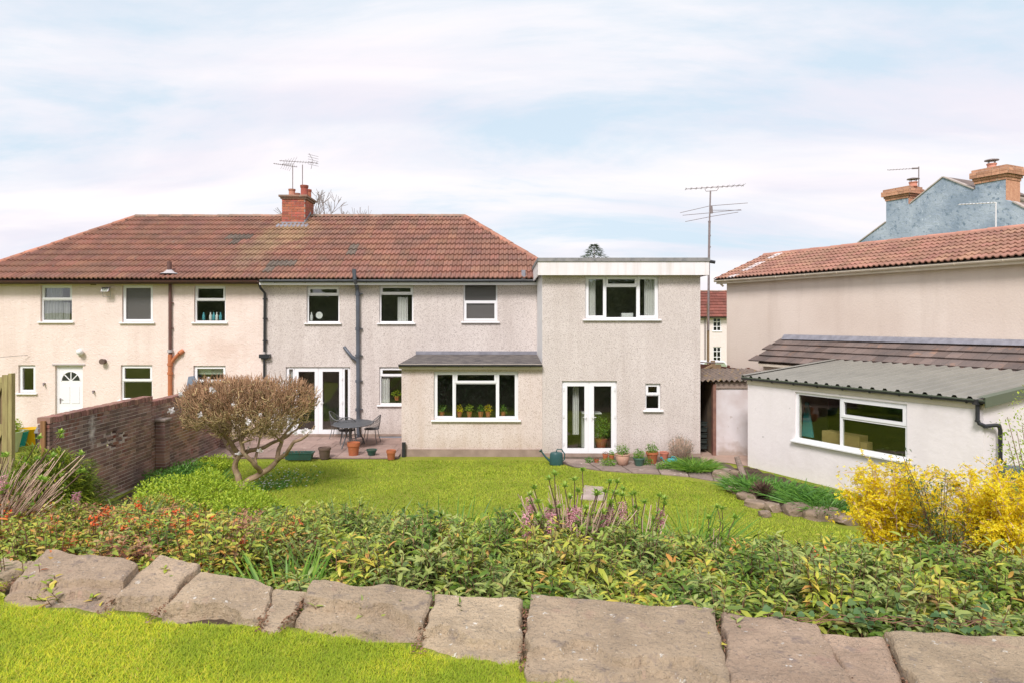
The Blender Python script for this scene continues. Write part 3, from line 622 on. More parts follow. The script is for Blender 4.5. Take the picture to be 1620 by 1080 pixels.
# cream house back door
def back_door():
    a0, a1, b0, b1 = door_c
    mb = MB(); plate(mb, Fm.P-Fm.n*0.08, Fm.u, Zv, Fm.n, a0, a1, b0, b1, [(a0+0.07, a1-0.05, b0, b1-0.06)], 0.08); d = mb.build('door', 'upvc', cream)
    c0, c1, d0, d1 = a0+0.072, a1-0.052, b0+0.002, b1-0.062; W = c1-c0; H = d1-d0; cx = (c0+c1)/2
    MB().obox(Fm.pt(c0, d0, -0.13), Fm.u, Fm.n, Zv, W, 0.04, H).build('door_leaf', 'upvc', d)
    for (p0, p1, q0, q1) in ((0.13, 0.46, 0.42, 0.70), (0.54, 0.87, 0.42, 0.70), (0.13, 0.46, 0.06, 0.34), (0.54, 0.87, 0.06, 0.34)):
        MB().obox(Fm.pt(c0+W*p0, d0+H*q0, -0.09), Fm.u, Fm.n, Zv, W*(p1-p0), 0.012, H*(q1-q0)).build('door_panel', 'upvc', d, bevel=0.008)
    zc = d0+H*0.775; r = W*0.37
    for k in range(4):
        aa = [pi*k/4+0.07+(pi/4-0.14)*j/4 for j in range(5)]
        poly = [Fm.pt(cx+cos(pi*k/4+pi/8)*0.05, zc+sin(pi*k/4+pi/8)*0.05, -0.088)] + [Fm.pt(cx+cos(a)*r, zc+sin(a)*r, -0.088) for a in aa]
        MB().prism(poly, Fm.n*0.006).build('fanlight_pane', 'fanlight_dark', d)
    MB().tube([Fm.pt(cx+cos(a)*(r+0.02), zc+sin(a)*(r+0.02)-0.0, -0.086) for a in [pi*j/12 for j in range(13)]], 0.012, 5).build('fanlight_rim', 'upvc', d)
    MB().obox(Fm.pt(c0+0.03, d0+H*0.42, -0.09), Fm.u, Fm.n, Zv, 0.035, 0.014, 0.17).tube([Fm.pt(c0+0.047, d0+H*0.49, -0.08), Fm.pt(c0+0.047, d0+H*0.49, -0.04), Fm.pt(c0+0.14, d0+H*0.49, -0.04)], 0.01, 6).build('handle', 'old_steel', d)
    MB().obox(Fm.pt(a0-0.08, b1+0.0, 0.002), Fm.u, Fm.n, Zv, a1-a0+0.16, 0.03, 0.035).build('drip_board', 'grey_cowl', d)
back_door()
# plinths, boards
MB().box(XL+0.28, XP-0.01, F_Y-0.03, F_Y-0.002, 0, 0.18).build('plinth', 'plinth', cream)
MB().box(XP+0.01, XB0+0.3, F_Y-0.03, F_Y-0.002, 0, 0.14).build('plinth', 'plinth', grey)
MB().box(XL+0.1, XP-0.003, EY+0.05, EY+0.07, EZ-0.13, EZ-0.005).build('eave_board', 'brown_gutter', cream)
MB().box(XL+0.1, XP-0.003, EY+0.072, F_Y-0.002, EZ-0.13, EZ-0.118).build('soffit', 'brown_gutter', cream)
MB().box(XP+0.003, XR-0.1, EY+0.05, EY+0.07, EZ-0.17, EZ-0.005).build('eave_board', 'upvc', grey)
MB().box(XP+0.003, XR-0.1, EY+0.072, F_Y-0.002, EZ-0.17, EZ-0.158).build('soffit', 'upvc', grey)
ng = Vector((0, -1, 0))
gutter(Vector((XL-0.02, EY+0.05, EZ-0.045)), ux, ng, XP-XL-0.01, cream, 'brown_gutter', 0.06)
gutter(Vector((XP+0.02, EY+0.05, EZ-0.045)), ux, ng, XR-XP-1.0, grey, 'black_plastic', 0.055, brackets=9)
# roofs
def roof_deck(xa, xb, xar, xbr):
    mb = MB(); e = 0.0
    A, B, C, D = Vector((xa, EY+0.05, EZ-0.02)), Vector((xb, EY+0.05, EZ-0.02)), Vector((xbr, RY, RZ-0.03)), Vector((xar, RY, RZ-0.03))
    YB = 2*RY-EY; A2, B2 = Vector((xa, YB, EZ-0.02)), Vector((xb, YB, EZ-0.02))
    mb.add([A, B, C, D, A2, B2], [(0, 1, 2, 3), (5, 4, 3, 2), (1, 5, 2), (4, 0, 3), (0, 4, 5, 1)])
    return mb
rc = roof_deck(XL, XP, RL, XP).build('roof', 'deck', cream); rg = roof_deck(XP, XR, XP, RR).build('roof', 'deck', grey)
pan = pantile_verts(0.3, 0.46, h=0.042, t=0.04, tilt=0.052)
hl = hip_clip(XL, RL, 1); hr = hip_clip(XR, RR, -1)
cl = [hl, (Vector((XP, 0, 0)), Vector((-1, 0, 0)))]
cr = [hr, (Vector((XP, 0, 0)), Vector((1, 0, 0)))]
darks = [(425, 418), (437, 418), (449, 418), (461, 417), (430, 427), (551, 400), (562, 398), (567, 390), (388, 379), (376, 380), (366, 376)]
def is_dark(p):
    q = proj(p)
    return 'tile_dark' if any(abs(q[0]-a) < 6.8 and abs(q[1]-b) < 4.3 for a, b in darks) else None
EU = Vector((0, 0, 0))
tile_roof(rc, Vector((XP-0.3*math.ceil((XP-XL)/0.3), EY-0.02, EZ-0.01)), ux, su, XP-XL+0.3, 12, SLEN/12, 0.3, pan, 'tile_red', clips=cl, special=is_dark)
tile_roof(rg, Vector((XP, EY-0.02, EZ-0.01)), ux, su, XR-XP, 12, SLEN/12, 0.3, pan, 'tile_red', clips=cr, special=is_dark)
ridge_line(rc, Vector((RL, RY, RZ+0.03)), Vector((XP, RY, RZ+0.03)), 'ridge_tile'); ridge_line(rg, Vector((XP, RY, RZ+0.03)), Vector((RR, RY, RZ+0.03)), 'ridge_tile')
ridge_line(rc, Vector((XL, EY, EZ+0.03)), Vector((RL, RY, RZ+0.03)), 'hip_tile', name='hip_tile', w=0.12)
ridge_line(rg, Vector((XR, EY, EZ+0.03)), Vector((RR, RY, RZ+0.03)), 'hip_tile', name='hip_tile', w=0.12)
# chimney
def bricks_block(parent, x0, x1, y0, y1, z0, courses, m, ch=0.083, bl=0.235, faces='flr', mortar='mortar_pale'):
    t = 0.012; d = 0.10
    MB().box(x0+t, x1-t, y0+t, y1-t, z0, z0+courses*ch).build('mortar', mortar, parent)
    def mk(L): return meshify('brick', *(lambda mb: (mb.v, mb.f))(MB().box(0, L, 0, d, 0, ch-0.014)), m)
    R = random.Random(9); cache = {}
    def put(P, u, n, L):
        key = round(L, 3)
        if key not in cache: cache[key] = mk(key)
        inst('brick', cache[key], parent, frame_matrix(P + n*(-R.uniform(0, 0.004)), u, n, Zv))
    for c in range(courses):
        z = z0+c*ch
        for (P, u, n, Ltot) in ((Vector((x0, y0, z)), Vector((1, 0, 0)), Vector((0, 1, 0)), x1-x0), (Vector((x1, y0+d+0.012, z)), Vector((0, 1, 0)), Vector((-1, 0, 0)), y1-y0-d-0.012), (Vector((x0, y1-0, z)), Vector((0, -1, 0)), Vector((1, 0, 0)), y1-y0-d-0.012)):
            a = -bl/2 if c % 2 else 0.0
            while a < Ltot-0.02:
                s = max(a, 0); e = min(a+bl-0.012, Ltot)
                if e-s > 0.03: put(P+u*s, u, n, e-s)
                a += bl
cx0 = on_y(446, 330, 24.9).x; cx1 = on_y(482.5, 330, 24.9).x; cy0, cy1 = 24.9, 26.05
cz0 = RZ-0.75; ctop = on_y(460, 309, 24.9).z; nco = 14; chh = (ctop-0.14-cz0)/nco
chim = MB().box(cx0-0.02, cx1+0.02, cy0+0.3, cy1-0.3, cz0-0.4, cz0).build('chimney', 'lead', grey)
bricks_block(chim, cx0, cx1, cy0, cy1, cz0, nco, 'brick_red', ch=chh)
MB().box(cx0-0.05, cx1+0.05, cy0-0.05, cy1+0.05, ctop-0.14, ctop-0.075).box(cx0-0.10, cx1+0.10, cy0-0.10, cy1+0.10, ctop-0.074, ctop).build('chimney_cap', 'ridge_tile', chim, bevel=0.008)
fz = lambda y: EZ + (y-EY)*(RZ-EZ)/(RY-EY)
fl = MB(); fl.box(cx0-0.03, cx1+0.03, cy0-0.015, cy0-0.001, fz(cy0)-0.02, fz(cy0)+0.13)
fl.prism([Vector((cx0-0.16, cy0-0.24, fz(cy0-0.24)+0.06)), Vector((cx1+0.16, cy0-0.24, fz(cy0-0.24)+0.06)), Vector((cx1+0.16, cy0-0.016, fz(cy0)+0.06)), Vector((cx0-0.16, cy0-0.016, fz(cy0)+0.06))], (0, 0, 0.012))
fl.prism([Vector((cx1+0.001, cy0-0.015, fz(cy0)+0.02)), Vector((cx1+0.001, RY, RZ+0.03)), Vector((cx1+0.001, RY, RZ+0.20)), Vector((cx1+0.001, cy0-0.015, fz(cy0)+0.18))], (0.02, 0, 0))
fl.build('flashing', 'lead', chim)
def pot(x, y, z, r, h, parent, m, n=16, name='chimney_pot'):
    return MB().lathe([(r*0.92, 0), (r, 0.03), (r*0.9, 0.06), (r*0.86, h*0.75), (r*0.98, h*0.8), (r*1.02, h), (r*0.8, h), (r*0.75, h*0.6)], (x, y, z), n).build(name, m, parent, smooth=True)
pot(cx0+0.26, cy0+0.35, ctop, 0.13, 0.28, chim, 'hip_tile'); pot(cx0+0.72, cy0+0.35, ctop, 0.15, 0.42, chim, 'brick_red')
pot(cx0+0.72, cy0+0.85, ctop, 0.13, 0.36, chim, 'brick_red'); pot(cx0+0.30, cy0+0.85, ctop, 0.12, 0.22, chim, 'hip_tile')
# pipes on the pair
def wp(px, py, Y=F_Y, off=0.07): p = on_y(px, py, Y-off); return p
pipe([wp(269, 447), wp(269, 560)], 0.05, cream, 'soil_pipe', 'brown_pipe')
pipe([wp(269, 560), wp(269, 690)], 0.065, cream, 'drain_pipe', 'orange_pipe'); 
for yy in (553, 574, 588): pipe([wp(269, yy), wp(269, yy+4)], 0.085, cream, 'pipe_collar', 'orange_pipe' if yy > 560 else 'grey_cowl')
pipe([wp(269, 576), wp(276, 566), wp(283, 559)], 0.05, cream, 'pipe_branch', 'orange_pipe'); pipe([wp(283, 559, off=0.09), wp(290, 554, off=0.0)], 0.07, cream, 'pipe_branch', 'orange_pipe')
for yy in (480, 520): MB().obox(wp(266, yy, off=0.08), ux, Vector((0, 1, 0)), Zv, 0.14, 0.08, 0.03).build('pipe_clip', 'brown_pipe', cream)
# vent stack through the cream roof
vy = 21.5; vp = on_y(268, 432, vy)
pipe([Vector((vp.x, vy, fz(vy)-0.1)), Vector((vp.x, vy, on_y(268, 414, vy).z))], 0.07, cream, 'vent_stack', 'brown_pipe')
MB().lathe([(0.30, 0.0), (0.16, 0.05), (0.07, 0.13)], (vp.x, vy, fz(vy)+0.03), 14, sy=0.8).build('vent_flashing', 'grey_cowl', cream, smooth=True)
# black downpipe at the party line
dp = [wp(410, 449, off=0.30), wp(412, 456, off=0.2), wp(419, 464), wp(418.5, 556)]
pipe(dp, 0.04, grey, 'downpipe', 'black_plastic'); pipe([wp(418, 566), wp(418, 600), wp(418, 685)], 0.036, grey, 'downpipe', 'black_plastic')
MB().obox(wp(409.5, 566, off=0.16), ux, Vector((0, 1, 0)), Zv, 0.33, 0.15, 0.12).obox(wp(412.5, 567.5, off=0.14), ux, Vector((0, 1, 0)), Zv, 0.2, 0.12, 0.03).build('hopper', 'black_plastic', grey)
for yy in (474, 505, 540): MB().obox(wp(415.5, yy, off=0.09), ux, Vector((0, 1, 0)), Zv, 0.13, 0.09, 0.04).build('pipe_clip', 'black_plastic', grey)
# big grey soil stack
tipz = on_y(561, 426, EY-0.1)
pipe([on_y(560, 426, EY-0.1), on_y(561, 441, EY-0.1), on_y(565, 456, F_Y-0.1), on_y(566, 470, F_Y-0.1), on_y(567, 696, F_Y-0.1)], 0.062, grey, 'soil_pipe', 'grey_pipe', 12)
for yy in (463, 518, 560, 600, 645): 
    a = on_y(566, yy, F_Y-0.1); pipe([a, a-Zv*0.09], 0.077, grey, 'pipe_collar', 'grey_pipe'); MB().obox(a+Vector((0.07, 0, -0.05)), ux, Vector((0, 1, 0)), Zv, 0.07, 0.09, 0.02).build('pipe_clip', 'grey_pipe', grey)
pipe([on_y(566.5, 571, F_Y-0.1), on_y(556, 563, F_Y-0.1), on_y(547, 552, F_Y-0.06), on_y(545, 549, F_Y-0.0)], 0.052, grey, 'pipe_branch', 'grey_pipe')
pipe([on_y(557, 564, F_Y-0.1), on_y(560, 567, F_Y-0.1)], 0.065, grey, 'pipe_collar', 'grey_pipe')
pipe([on_y(600, 692, F_Y-0.12), on_y(640, 692, F_Y-0.12)], 0.05, grey, 'waste_pipe', 'grey_pipe')
# ------------------------------------------------------------------ single storey bay
BZ = on_y(700, 583, G_Y).z
bw = Gm.rect(686, 587, 820, 664)
mb = MB(); plate(mb, Gm.P+Vector((0, 0.03, 0)), Gm.u, Zv, Gm.n, XB0, XE0-0.002, 0.2, BZ, [bw], 0.25)
mb.box(XB0, XB0+0.25, G_Y+0.281, F_Y-0.002, 0.2, BZ); mb.build('bay_wall', 'pebbledash_warm', grey)
MB().box(XB0-0.02, XE0-0.004, G_Y-0.01, G_Y+0.029, 0, 0.2).box(XB0-0.02, XB0-0.002, G_Y+0.03, F_Y-0.04, 0, 0.2).build('bay_plinth', 'plinth', grey)
Gb = Face((0, G_Y+0.03, 0), (1, 0, 0), (0, -1, 0))
window(Gb, grey, bw, [(0, 0.25, 0, 1, True), (0.25, 0.745, 0, 0.245, True), (0.25, 0.745, 0.245, 1, False), (0.745, 1, 0, 1, True)], name='window')
MB().box(XB0-0.05, XE0-0.006, G_Y-0.10, G_Y-0.08, BZ+0.0, BZ+0.14).box(XB0-0.05, XE0-0.006, G_Y-0.079, G_Y+0.028, BZ+0.001, BZ+0.013).build('bay_fascia', 'cream_paint', grey)
zt = on_y(740, 560, F_Y).z; zf = on_y(740, 576, G_Y-0.15).z; xo = on_y(630, 578, G_Y-0.15).x; xi = on_y(659, 560, F_Y).x
rb = MB(); FLp, FRp, BRp, BLp = Vector((xo, G_Y-0.15, zf)), Vector((XE0-0.006, G_Y-0.15, zf)), Vector((XE0-0.006, F_Y-0.002, zt)), Vector((xi, F_Y-0.002, zt))
SLp = Vector((xo, F_Y-0.002, zf))
dn = Vector((0, 0, -0.06))
rb.add([FLp, FRp, BRp, BLp, SLp, FLp+dn, FRp+dn, SLp+dn], [(0, 1, 2, 3), (4, 0, 3), (5, 6, 1, 0), (7, 5, 0, 4), (7, 6, 5)])
br = rb.build('bay_roof', 'felt', grey)
MB().box(xi-0.02, XE0-0.006, F_Y-0.03, F_Y-0.0025, zt-0.03, zt+0.10).build('flashing', 'lead', br)
gutter(Vector((xo+0.02, G_Y-0.105, BZ+0.12)), ux, ng, XE0-0.03-xo, br, 'black_plastic', 0.05, brackets=6)
pipe([Vector((xo+0.12, G_Y-0.155, BZ+0.09)), Vector((xo+0.14, G_Y-0.06, 0.4)), Vector((xo+0.14, G_Y-0.06, 0.0))][1:], 0.055, grey, 'drain_stub', 'black_plastic')
# ------------------------------------------------------------------ two storey flat-roofed extension
ZX = on_y(980, 434, G_Y).z
ew = Gm.rect(926, 436.5, 1042, 505); ed = Gm.rect(889, 602, 976, 719); es = Gm.rect(1021, 606, 1045, 648)
mb = MB(); plate(mb, Gm.P, Gm.u, Zv, Gm.n, XE0, XE1, 0.10, ZX+0.2, [ew, ed, es], 0.25)
mb.box(XE1-0.25, XE1, G_Y+0.251, F_Y+5, 0.0, ZX+0.2); mb.build('extension_wall', 'pebbledash', grey)
MB().box(XE0+0.0, XE0+0.25, G_Y+0.251, F_Y-0.002, BZ, ZX+0.2).box(XE0-0.006, XE0-0.001, G_Y+0.01, F_Y-0.004, zt*0+BZ+0.25, ZX).build('extension_side', 'white_side', grey)
MB().box(XE0, XE1, G_Y-0.02, G_Y-0.002, 0.0, 0.1).build('extension_plinth', 'plinth', grey)
rb = MB(); rb.box(XE0+0.26, XE1-0.26, G_Y+4.0, G_Y+4.1, 0.1, ZX+0.1); rb.box(XE0+0.26, XE1-0.26, G_Y+0.26, G_Y+3.99, 2.3, 2.5); rb.box(XE0+0.26, XE1-0.26, G_Y+0.26, G_Y+3.99, ZX+0.05, ZX+0.1); rb.build('room_wall', 'room_wall', grey)
MB().box(XE0+0.26, XE1-0.26, G_Y+0.26, G_Y+3.99, 0.0, 0.1).build('room_floor', 'room_floor', grey)
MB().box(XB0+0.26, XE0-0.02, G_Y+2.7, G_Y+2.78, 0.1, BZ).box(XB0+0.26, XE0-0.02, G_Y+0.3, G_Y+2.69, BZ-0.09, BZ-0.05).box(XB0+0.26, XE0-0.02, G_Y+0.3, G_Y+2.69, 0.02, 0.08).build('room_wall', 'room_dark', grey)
window(Gm, grey, ew, [(0, 0.28, 0, 1, True), (0.28, 0.715, 0, 0.24, True), (0.28, 0.715, 0.24, 1, False), (0.715, 1, 0, 1, True)])
window(Gm, grey, es, [(0, 1, 0, 0.44, True), (0, 1, 0.44, 1, False)], fr=0.04)
frenchdoor(Gm, grey, ed, [(0.015, 0.497, 1), (0.503, 0.985, 2)])
fx0 = on_y(851, 420, G_Y-0.25).x; fx1 = on_y(1122, 420, G_Y-0.25).x; zc1 = on_y(980, 414, G_Y-0.25).z; zc0 = on_y(980, 435.5, G_Y-0.25).z
fb = MB(); fb.box(fx0, fx1, G_Y-0.25, G_Y-0.22, zc0, zc1); fb.box(fx0, fx0+0.03, G_Y-0.219, F_Y+0.8, zc0, zc1); fb.box(fx1-0.03, fx1, G_Y-0.219, F_Y+5, zc0, zc1)
fb.box(fx0+0.031, fx1-0.031, G_Y-0.219, G_Y-0.001, zc0+0.01, zc0+0.022); fb.build('fascia', 'white_board', grey)
MB().box(fx0-0.02, fx1+0.02, G_Y-0.28, F_Y+5, zc1+0.002, zc1+0.10).build('flat_roof', 'felt_cap', grey)
pipe([Vector((fx1+0.02, G_Y-0.1, zc1+0.02)), Vector((fx1+0.2, G_Y-0.1, zc1-0.01))], 0.045, grey, 'overflow_spout', 'black_plastic')
# grey slates piece where roof meets extension
MB().box(XE0-0.5, XE0-0.38, EY-0.02, EY+0.3, EZ+0.0, EZ+0.28).build('flashing', 'lead', grey)
# ------------------------------------------------------------------ right hand buildings
ang = radians(26.2)
ra = Vector((sin(ang), -cos(ang), 0)).normalized()         # along the walls, towards the camera
rn = Vector((-cos(ang), -sin(ang), 0)).normalized()        # out of the walls, towards the garden
KE = at_d(1130, 443, 25.3)                                 # far end of the eaves
def far_right_house():
    h = thing('neighbour_house', (KE.x+3, KE.y-3, 0), 'long tan rendered house with orange tiled roof on the right edge of the garden', 'house')
    L = 16.0; ez = KE.z; w = 2.55; rise = 1.0
    ri = -rn
    wallP = KE + ri*0.30 + ra*0.32; wallP.z = 0
    # walls as one closed shell
    MB().obox(Vector((wallP.x, wallP.y, -0.5)), ra, ri, Zv, L-0.6, 2*w-0.6, ez+0.5-0.02).build('wall', 'tan_render', h)
    # gutter, fascia
    MB().obox(KE + ri*0.06 + ra*0.04 - Zv*0.16, ra, ri, Zv, L-0.05, 0.02, 0.16).obox(KE + ri*0.081 + ra*0.04 - Zv*0.16, ra, ri, Zv, L-0.05, 0.215, 0.012).build('fascia', 'cream_paint', h)
    gutter(KE + ri*0.06 + ra*0.02 - Zv*0.03, ra, rn, L, h, 'cream_paint', 0.06, brackets=14)
    s = (ri*w + Zv*rise).normalized(); SL = sqrt(w*w+rise*rise)
    ridge0 = KE + ri*w + Zv*rise
    mb = MB(); A = KE - Zv*0.03; B = A + ra*L; C = ridge0 + ra*L - Zv*0.03; D = ridge0 - Zv*0.03; A2 = KE + ri*2*w - Zv*0.03; B2 = A2 + ra*L
    mb.add([A, B, C, D, A2, B2], [(0, 1, 2, 3), (3, 2, 5, 4), (0, 3, 4), (1, 5, 2), (0, 4, 5, 1)]); rf = mb.build('roof', 'deck', h)
    P0 = KE - s*0.02 + Zv*0.0
    def pale(p):
        q = (p-KE); a = q.dot(ra); b = q.dot(s)
        return 'tile_pale' if 0.67 < a < 0.99 and (int(b*9) % 4) else None
    tile_roof(rf, P0, ra, s, L, 8, SL/8, 0.33, pantile_verts(0.33, SL/8+0.04, rolls=2, h=0.042, t=0.03, tilt=0.045, nx=12), 'tile_orange', special=pale)
    ridge_line(rf, ridge0 + Zv*0.02, ridge0 + ra*L + Zv*0.02, 'ridge_pink', w=0.12, seg=0.42)
    MB().prism([KE - ra*0.02, ridge0 - ra*0.02, ridge0 - ra*0.02 - Zv*0.1, KE - ra*0.02 - Zv*0.1], ra*0.018).build('verge_board', 'cream_paint', h)
    pipe([KE + ri*0.1 + ra*0.2 - Zv*0.14, KE + ri*0.2 + ra*0.25 - Zv*0.25], 0.035, h, 'gutter_outlet', 'cream_paint')
    # lean-to of dark concrete tiles against the wall
    T = hit(1243, 536, wallP, rn); nn = 1.25; drop = 0.72
    a0 = (T-wallP).dot(ra)
    LT = 9.5; lo = T + rn*nn - Zv*drop; s2 = (rn*(-nn) + Zv*drop).normalized(); sl2 = sqrt(nn*nn+drop*drop)
    lt = MB().obox(Vector((lo.x, lo.y, -0.3)) + ra*0.12 - rn*0.1, ra, -rn, Zv, LT-0.2, nn-0.12, lo.z+0.3-0.06).build('lean_to_wall', 'tan_render', h)
    MB().obox(lo + ra*0.02 + rn*0.0 - Zv*0.13, ra, -rn, Zv, LT, 0.02, 0.11).build('lean_to_fascia', 'cream_paint', h)
    dk = MB().prism([lo - Zv*0.015, T - Zv*0.015, T - Zv*0.2, lo - Zv*0.05], ra*LT).build('lean_to_roof', 'deck', h)
    tile_roof(dk, lo - s2*0.03 - ra*0.03, ra, s2, LT, 4, (sl2-0.05)/4, 0.33, slab_tile_verts(0.33, (sl2-0.05)/4+0.05, t=0.035, tilt=0.055), 'tile_brown', stagger=True)
    MB().prism([T + rn*0.015 - ra*0.05 + Zv*0.14, T + rn*0.015 + ra*LT + Zv*0.14, T + rn*0.03 + ra*LT + Zv*0.02 + rn*0.13, T + rn*0.16 - ra*0.05 + Zv*0.02 - Zv*0.04], rn*0.008 + Zv*0.006).build('flashing', 'lead', dk)
    return h
RH = far_right_house()
# outbuilding
OB = on_z(1183, 737, 0.0); OFz = on_z(1183, 737, 0.0)
OBf = Face((OB.x, OB.y, 0), ra, rn)
def outbuilding():
    Lh = OBf.ab(1556, 640)[0]
    ze = OBf.ab(1183, 596)[1]; w = 3.1; rise = 0.30; ri = -rn
    o = thing('garden_outbuilding', (OB.x+ra.x*2, OB.y+ra.y*2, 0), 'low white rendered outbuilding with grey ribbed metal roof and wide white window', 'outbuilding')
    r1 = OBf.rect(1258, 619, 1435, 640); a0, _ = OBf.ab(1258, 660); a1, _ = OBf.ab(1435, 660)
    b1 = OBf.ab(1258, 619)[1]; b0 = OBf.ab(1258, 695)[1]
    R = (a0, a1, b0, b1)
    mb = MB(); plate(mb, OBf.P, OBf.u, Zv, OBf.n, 0, Lh, -0.3, ze-0.02, [R], 0.22)
    # side wall facing the camera rises with the roof
    c0 = OBf.pt(Lh, 0); c1 = c0 + ri*w
    mb.prism([c0 + ri*0.221 + Zv*-0.3, c0 + ri*0.221 + Zv*(ze-0.02), c1 + Zv*(ze+rise-0.02), c1 + Zv*-0.3], -ra*0.22)
    d0 = OBf.pt(0, 0); d1 = d0 + ri*w
    mb.prism([d0 + ri*0.221 + Zv*-0.3, d0 + ri*0.221 + Zv*(ze-0.02), d1 + Zv*(ze+rise-0.02), d1 + Zv*-0.3], ra*0.22)
    mb.prism([d1 + ra*0.222 - Zv*0.3, d1 + ra*0.222 + Zv*(ze+rise-0.06), d1 + ra*(Lh-0.222) + Zv*(ze+rise-0.06), d1 + ra*(Lh-0.222) - Zv*0.3], -ri*0.2)
    mb.build('wall', 'white_render', o)
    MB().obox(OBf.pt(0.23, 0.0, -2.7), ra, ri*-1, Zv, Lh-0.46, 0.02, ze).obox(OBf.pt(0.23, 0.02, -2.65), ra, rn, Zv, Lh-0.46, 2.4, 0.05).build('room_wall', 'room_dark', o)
    # timber board under the gutter
    MB().obox(OBf.pt(-0.01, ze-0.17, 0.002), ra, rn, Zv, Lh+0.02, 0.022, 0.15).build('fascia', 'cream_paint', o)
    window(OBf, o, R, [(0, 0.44, 0, 1, False), (0.44, 1, 0, 0.40, True), (0.44, 1, 0.40, 1, False)], fr=0.06, mull=0.06, glass='glass_dark', recess=0.04, sillw=0.09)
    # ribbed metal sheets
    s = (ri*(w+0.25) + Zv*(rise+0.02)).normalized(); SLn = sqrt((w+0.3)**2+(rise+0.02)**2); n = ra.cross(s).normalized()
    if n.z < 0: n = -n
    P = OBf.pt(-0.08, ze, 0.12); Lr = Lh+0.16; nsheet = 7; sw = Lr/nsheet; ribs = 3
    prof = []; rw = sw/ribs
    for k in range(ribs):
        for (x, z) in ((0, 0.045), (0.055, 0.045), (0.085, 0), (rw*0.52, 0.0), (rw*0.54, 0.006), (rw*0.58, 0.006), (rw*0.60, 0), (rw-0.03, 0)): prof.append((k*rw + x, z))
    prof.append((sw-0.001, 0.043))
    for k in range(nsheet):
        m2 = MB(); vs = []; np_ = len(prof)
        for d in (0, SLn):
            for (x, z) in prof: vs.append(P + ra*(k*sw+x) + s*d + n*(z+0.012))
        for d in (0, SLn):
            for (x, z) in prof: vs.append(P + ra*(k*sw+x) + s*d + n*(z+0.009))
        fs = []
        for i in range(np_-1):
            fs.append((i, i+1, np_+i+1, np_+i)); fs.append((2*np_+i+1, 2*np_+i, 3*np_+i, 3*np_+i+1)); fs.append((2*np_+i, 2*np_+i+1, i+1, i)); fs.append((np_+i, np_+i+1, 3*np_+i+1, 3*np_+i))
        sh = m2.add(vs, fs).build('roof_sheet', 'metal_roof', o)
        if True:
            sc = MB()
            for d in (0.35, 1.6, 2.9):
                for r_ in range(ribs):
                    q = P + ra*(k*sw+r_*rw+0.027) + s*d + n*0.045; sc.lathe([(0.012, -0.006), (0.012, 0.004), (0.004, 0.010)], q, 6)
            sc.build('screw', 'steel', sh)
    MB().prism([P - s*0.0 + n*0.008, P + s*SLn + n*0.008, P + s*SLn - n*0.02, P - n*0.02], ra*Lr).build('roof_deck', 'metal_trim', o)
    # edge trims: pale at the far end, green bargeboard near the camera
    MB().prism([P - ra*0.03 + n*0.05, P - ra*0.03 + s*SLn + n*0.05, P - ra*0.03 + s*SLn - n*0.10, P - ra*0.03 - n*0.10], ra*0.025).obox(P - ra*0.03 + n*0.051, ra, s, n, 0.14, SLn, 0.004).build('edge_trim', 'metal_roof', o)
    Q = P + ra*(Lr+0.005)
    MB().prism([Q + n*0.05, Q + s*SLn + n*0.05, Q + s*SLn - n*0.13, Q - n*0.13], ra*0.02).obox(Q + n*0.051 - ra*0.13, ra, s, n, 0.15, SLn, 0.004).build('edge_trim', 'metal_trim', o)
    gutter(OBf.pt(-0.1, ze-0.012, 0.026), ra, rn, Lr+0.02, o, 'black_plastic', 0.055, brackets=9)
    # elbowed downpipe at the near corner
    g = OBf.pt(Lh-0.06, ze-0.07, 0.075)
    c = OBf.pt(Lh+0.0, 0, 0)
    e1 = g - Zv*0.30; e2 = g - Zv*0.40 + ra*0.10 + ri*0.06; e3 = g - Zv*0.39 + ra*0.16 + ri*0.34; e4 = e3 + ri*0.07 - Zv*0.10; e5 = e4 - Zv*0.52; e6 = e5 - Zv*0.10 + ri*0.10 + ra*0.02
    pipe([g, e1, e1 - Zv*0.06 + ra*0.03, e2, e3 - ri*0.05, e3 + ri*0.03 - Zv*0.01, e4, e5, e5 - Zv*0.04 + ri*0.02, e6], 0.036, o, 'downpipe', 'black_plastic', 12)
    MB().obox(g + Vector((-0.06, -0.06, -0.02)), ux, Vector((0, 1, 0)), Zv, 0.12, 0.12, 0.10).build('gutter_outlet', 'black_plastic', o)
    for q in (e1, e2, e3, e5): MB().tube([q + Zv*0.0, q - Zv*0.035], 0.045, 10).build('pipe_collar', 'black_plastic', o)
    return o, c, e6, ze, Lh
OUT, OCN, PIPE_END, OZE, OLH = outbuilding()
# things seen through the outbuilding window
def ctag(o, l, c, g=None): return tag(o, l, c, g)
q = OBf.pt(1.65, 0, -0.5)
MB().prism([OBf.pt(1.30, 0.95, -0.45), OBf.pt(1.62, 0.95, -0.45), OBf.pt(1.36, 1.75, -0.6), OBf.pt(1.28, 1.75, -0.6)], rn*0.05).build('folded_windbreak', 'blue_item', loc=OBf.pt(1.4, 0.9, -0.5), label='folded pale blue fabric leaning inside the left pane of the outbuilding window', cat='fabric')
MB().obox(OBf.pt(1.95, 0.85, -0.6), ra, rn, Zv, 0.95, 0.3, 0.33).obox(OBf.pt(2.92, 0.85, -0.5), ra, rn, Zv, 0.16, 0.2, 0.22).build('cardboard_box', 'card', loc=OBf.pt(2.3, 0.8, -0.5), label='brown cardboard box inside the outbuilding window', cat='box', bevel=0.006)
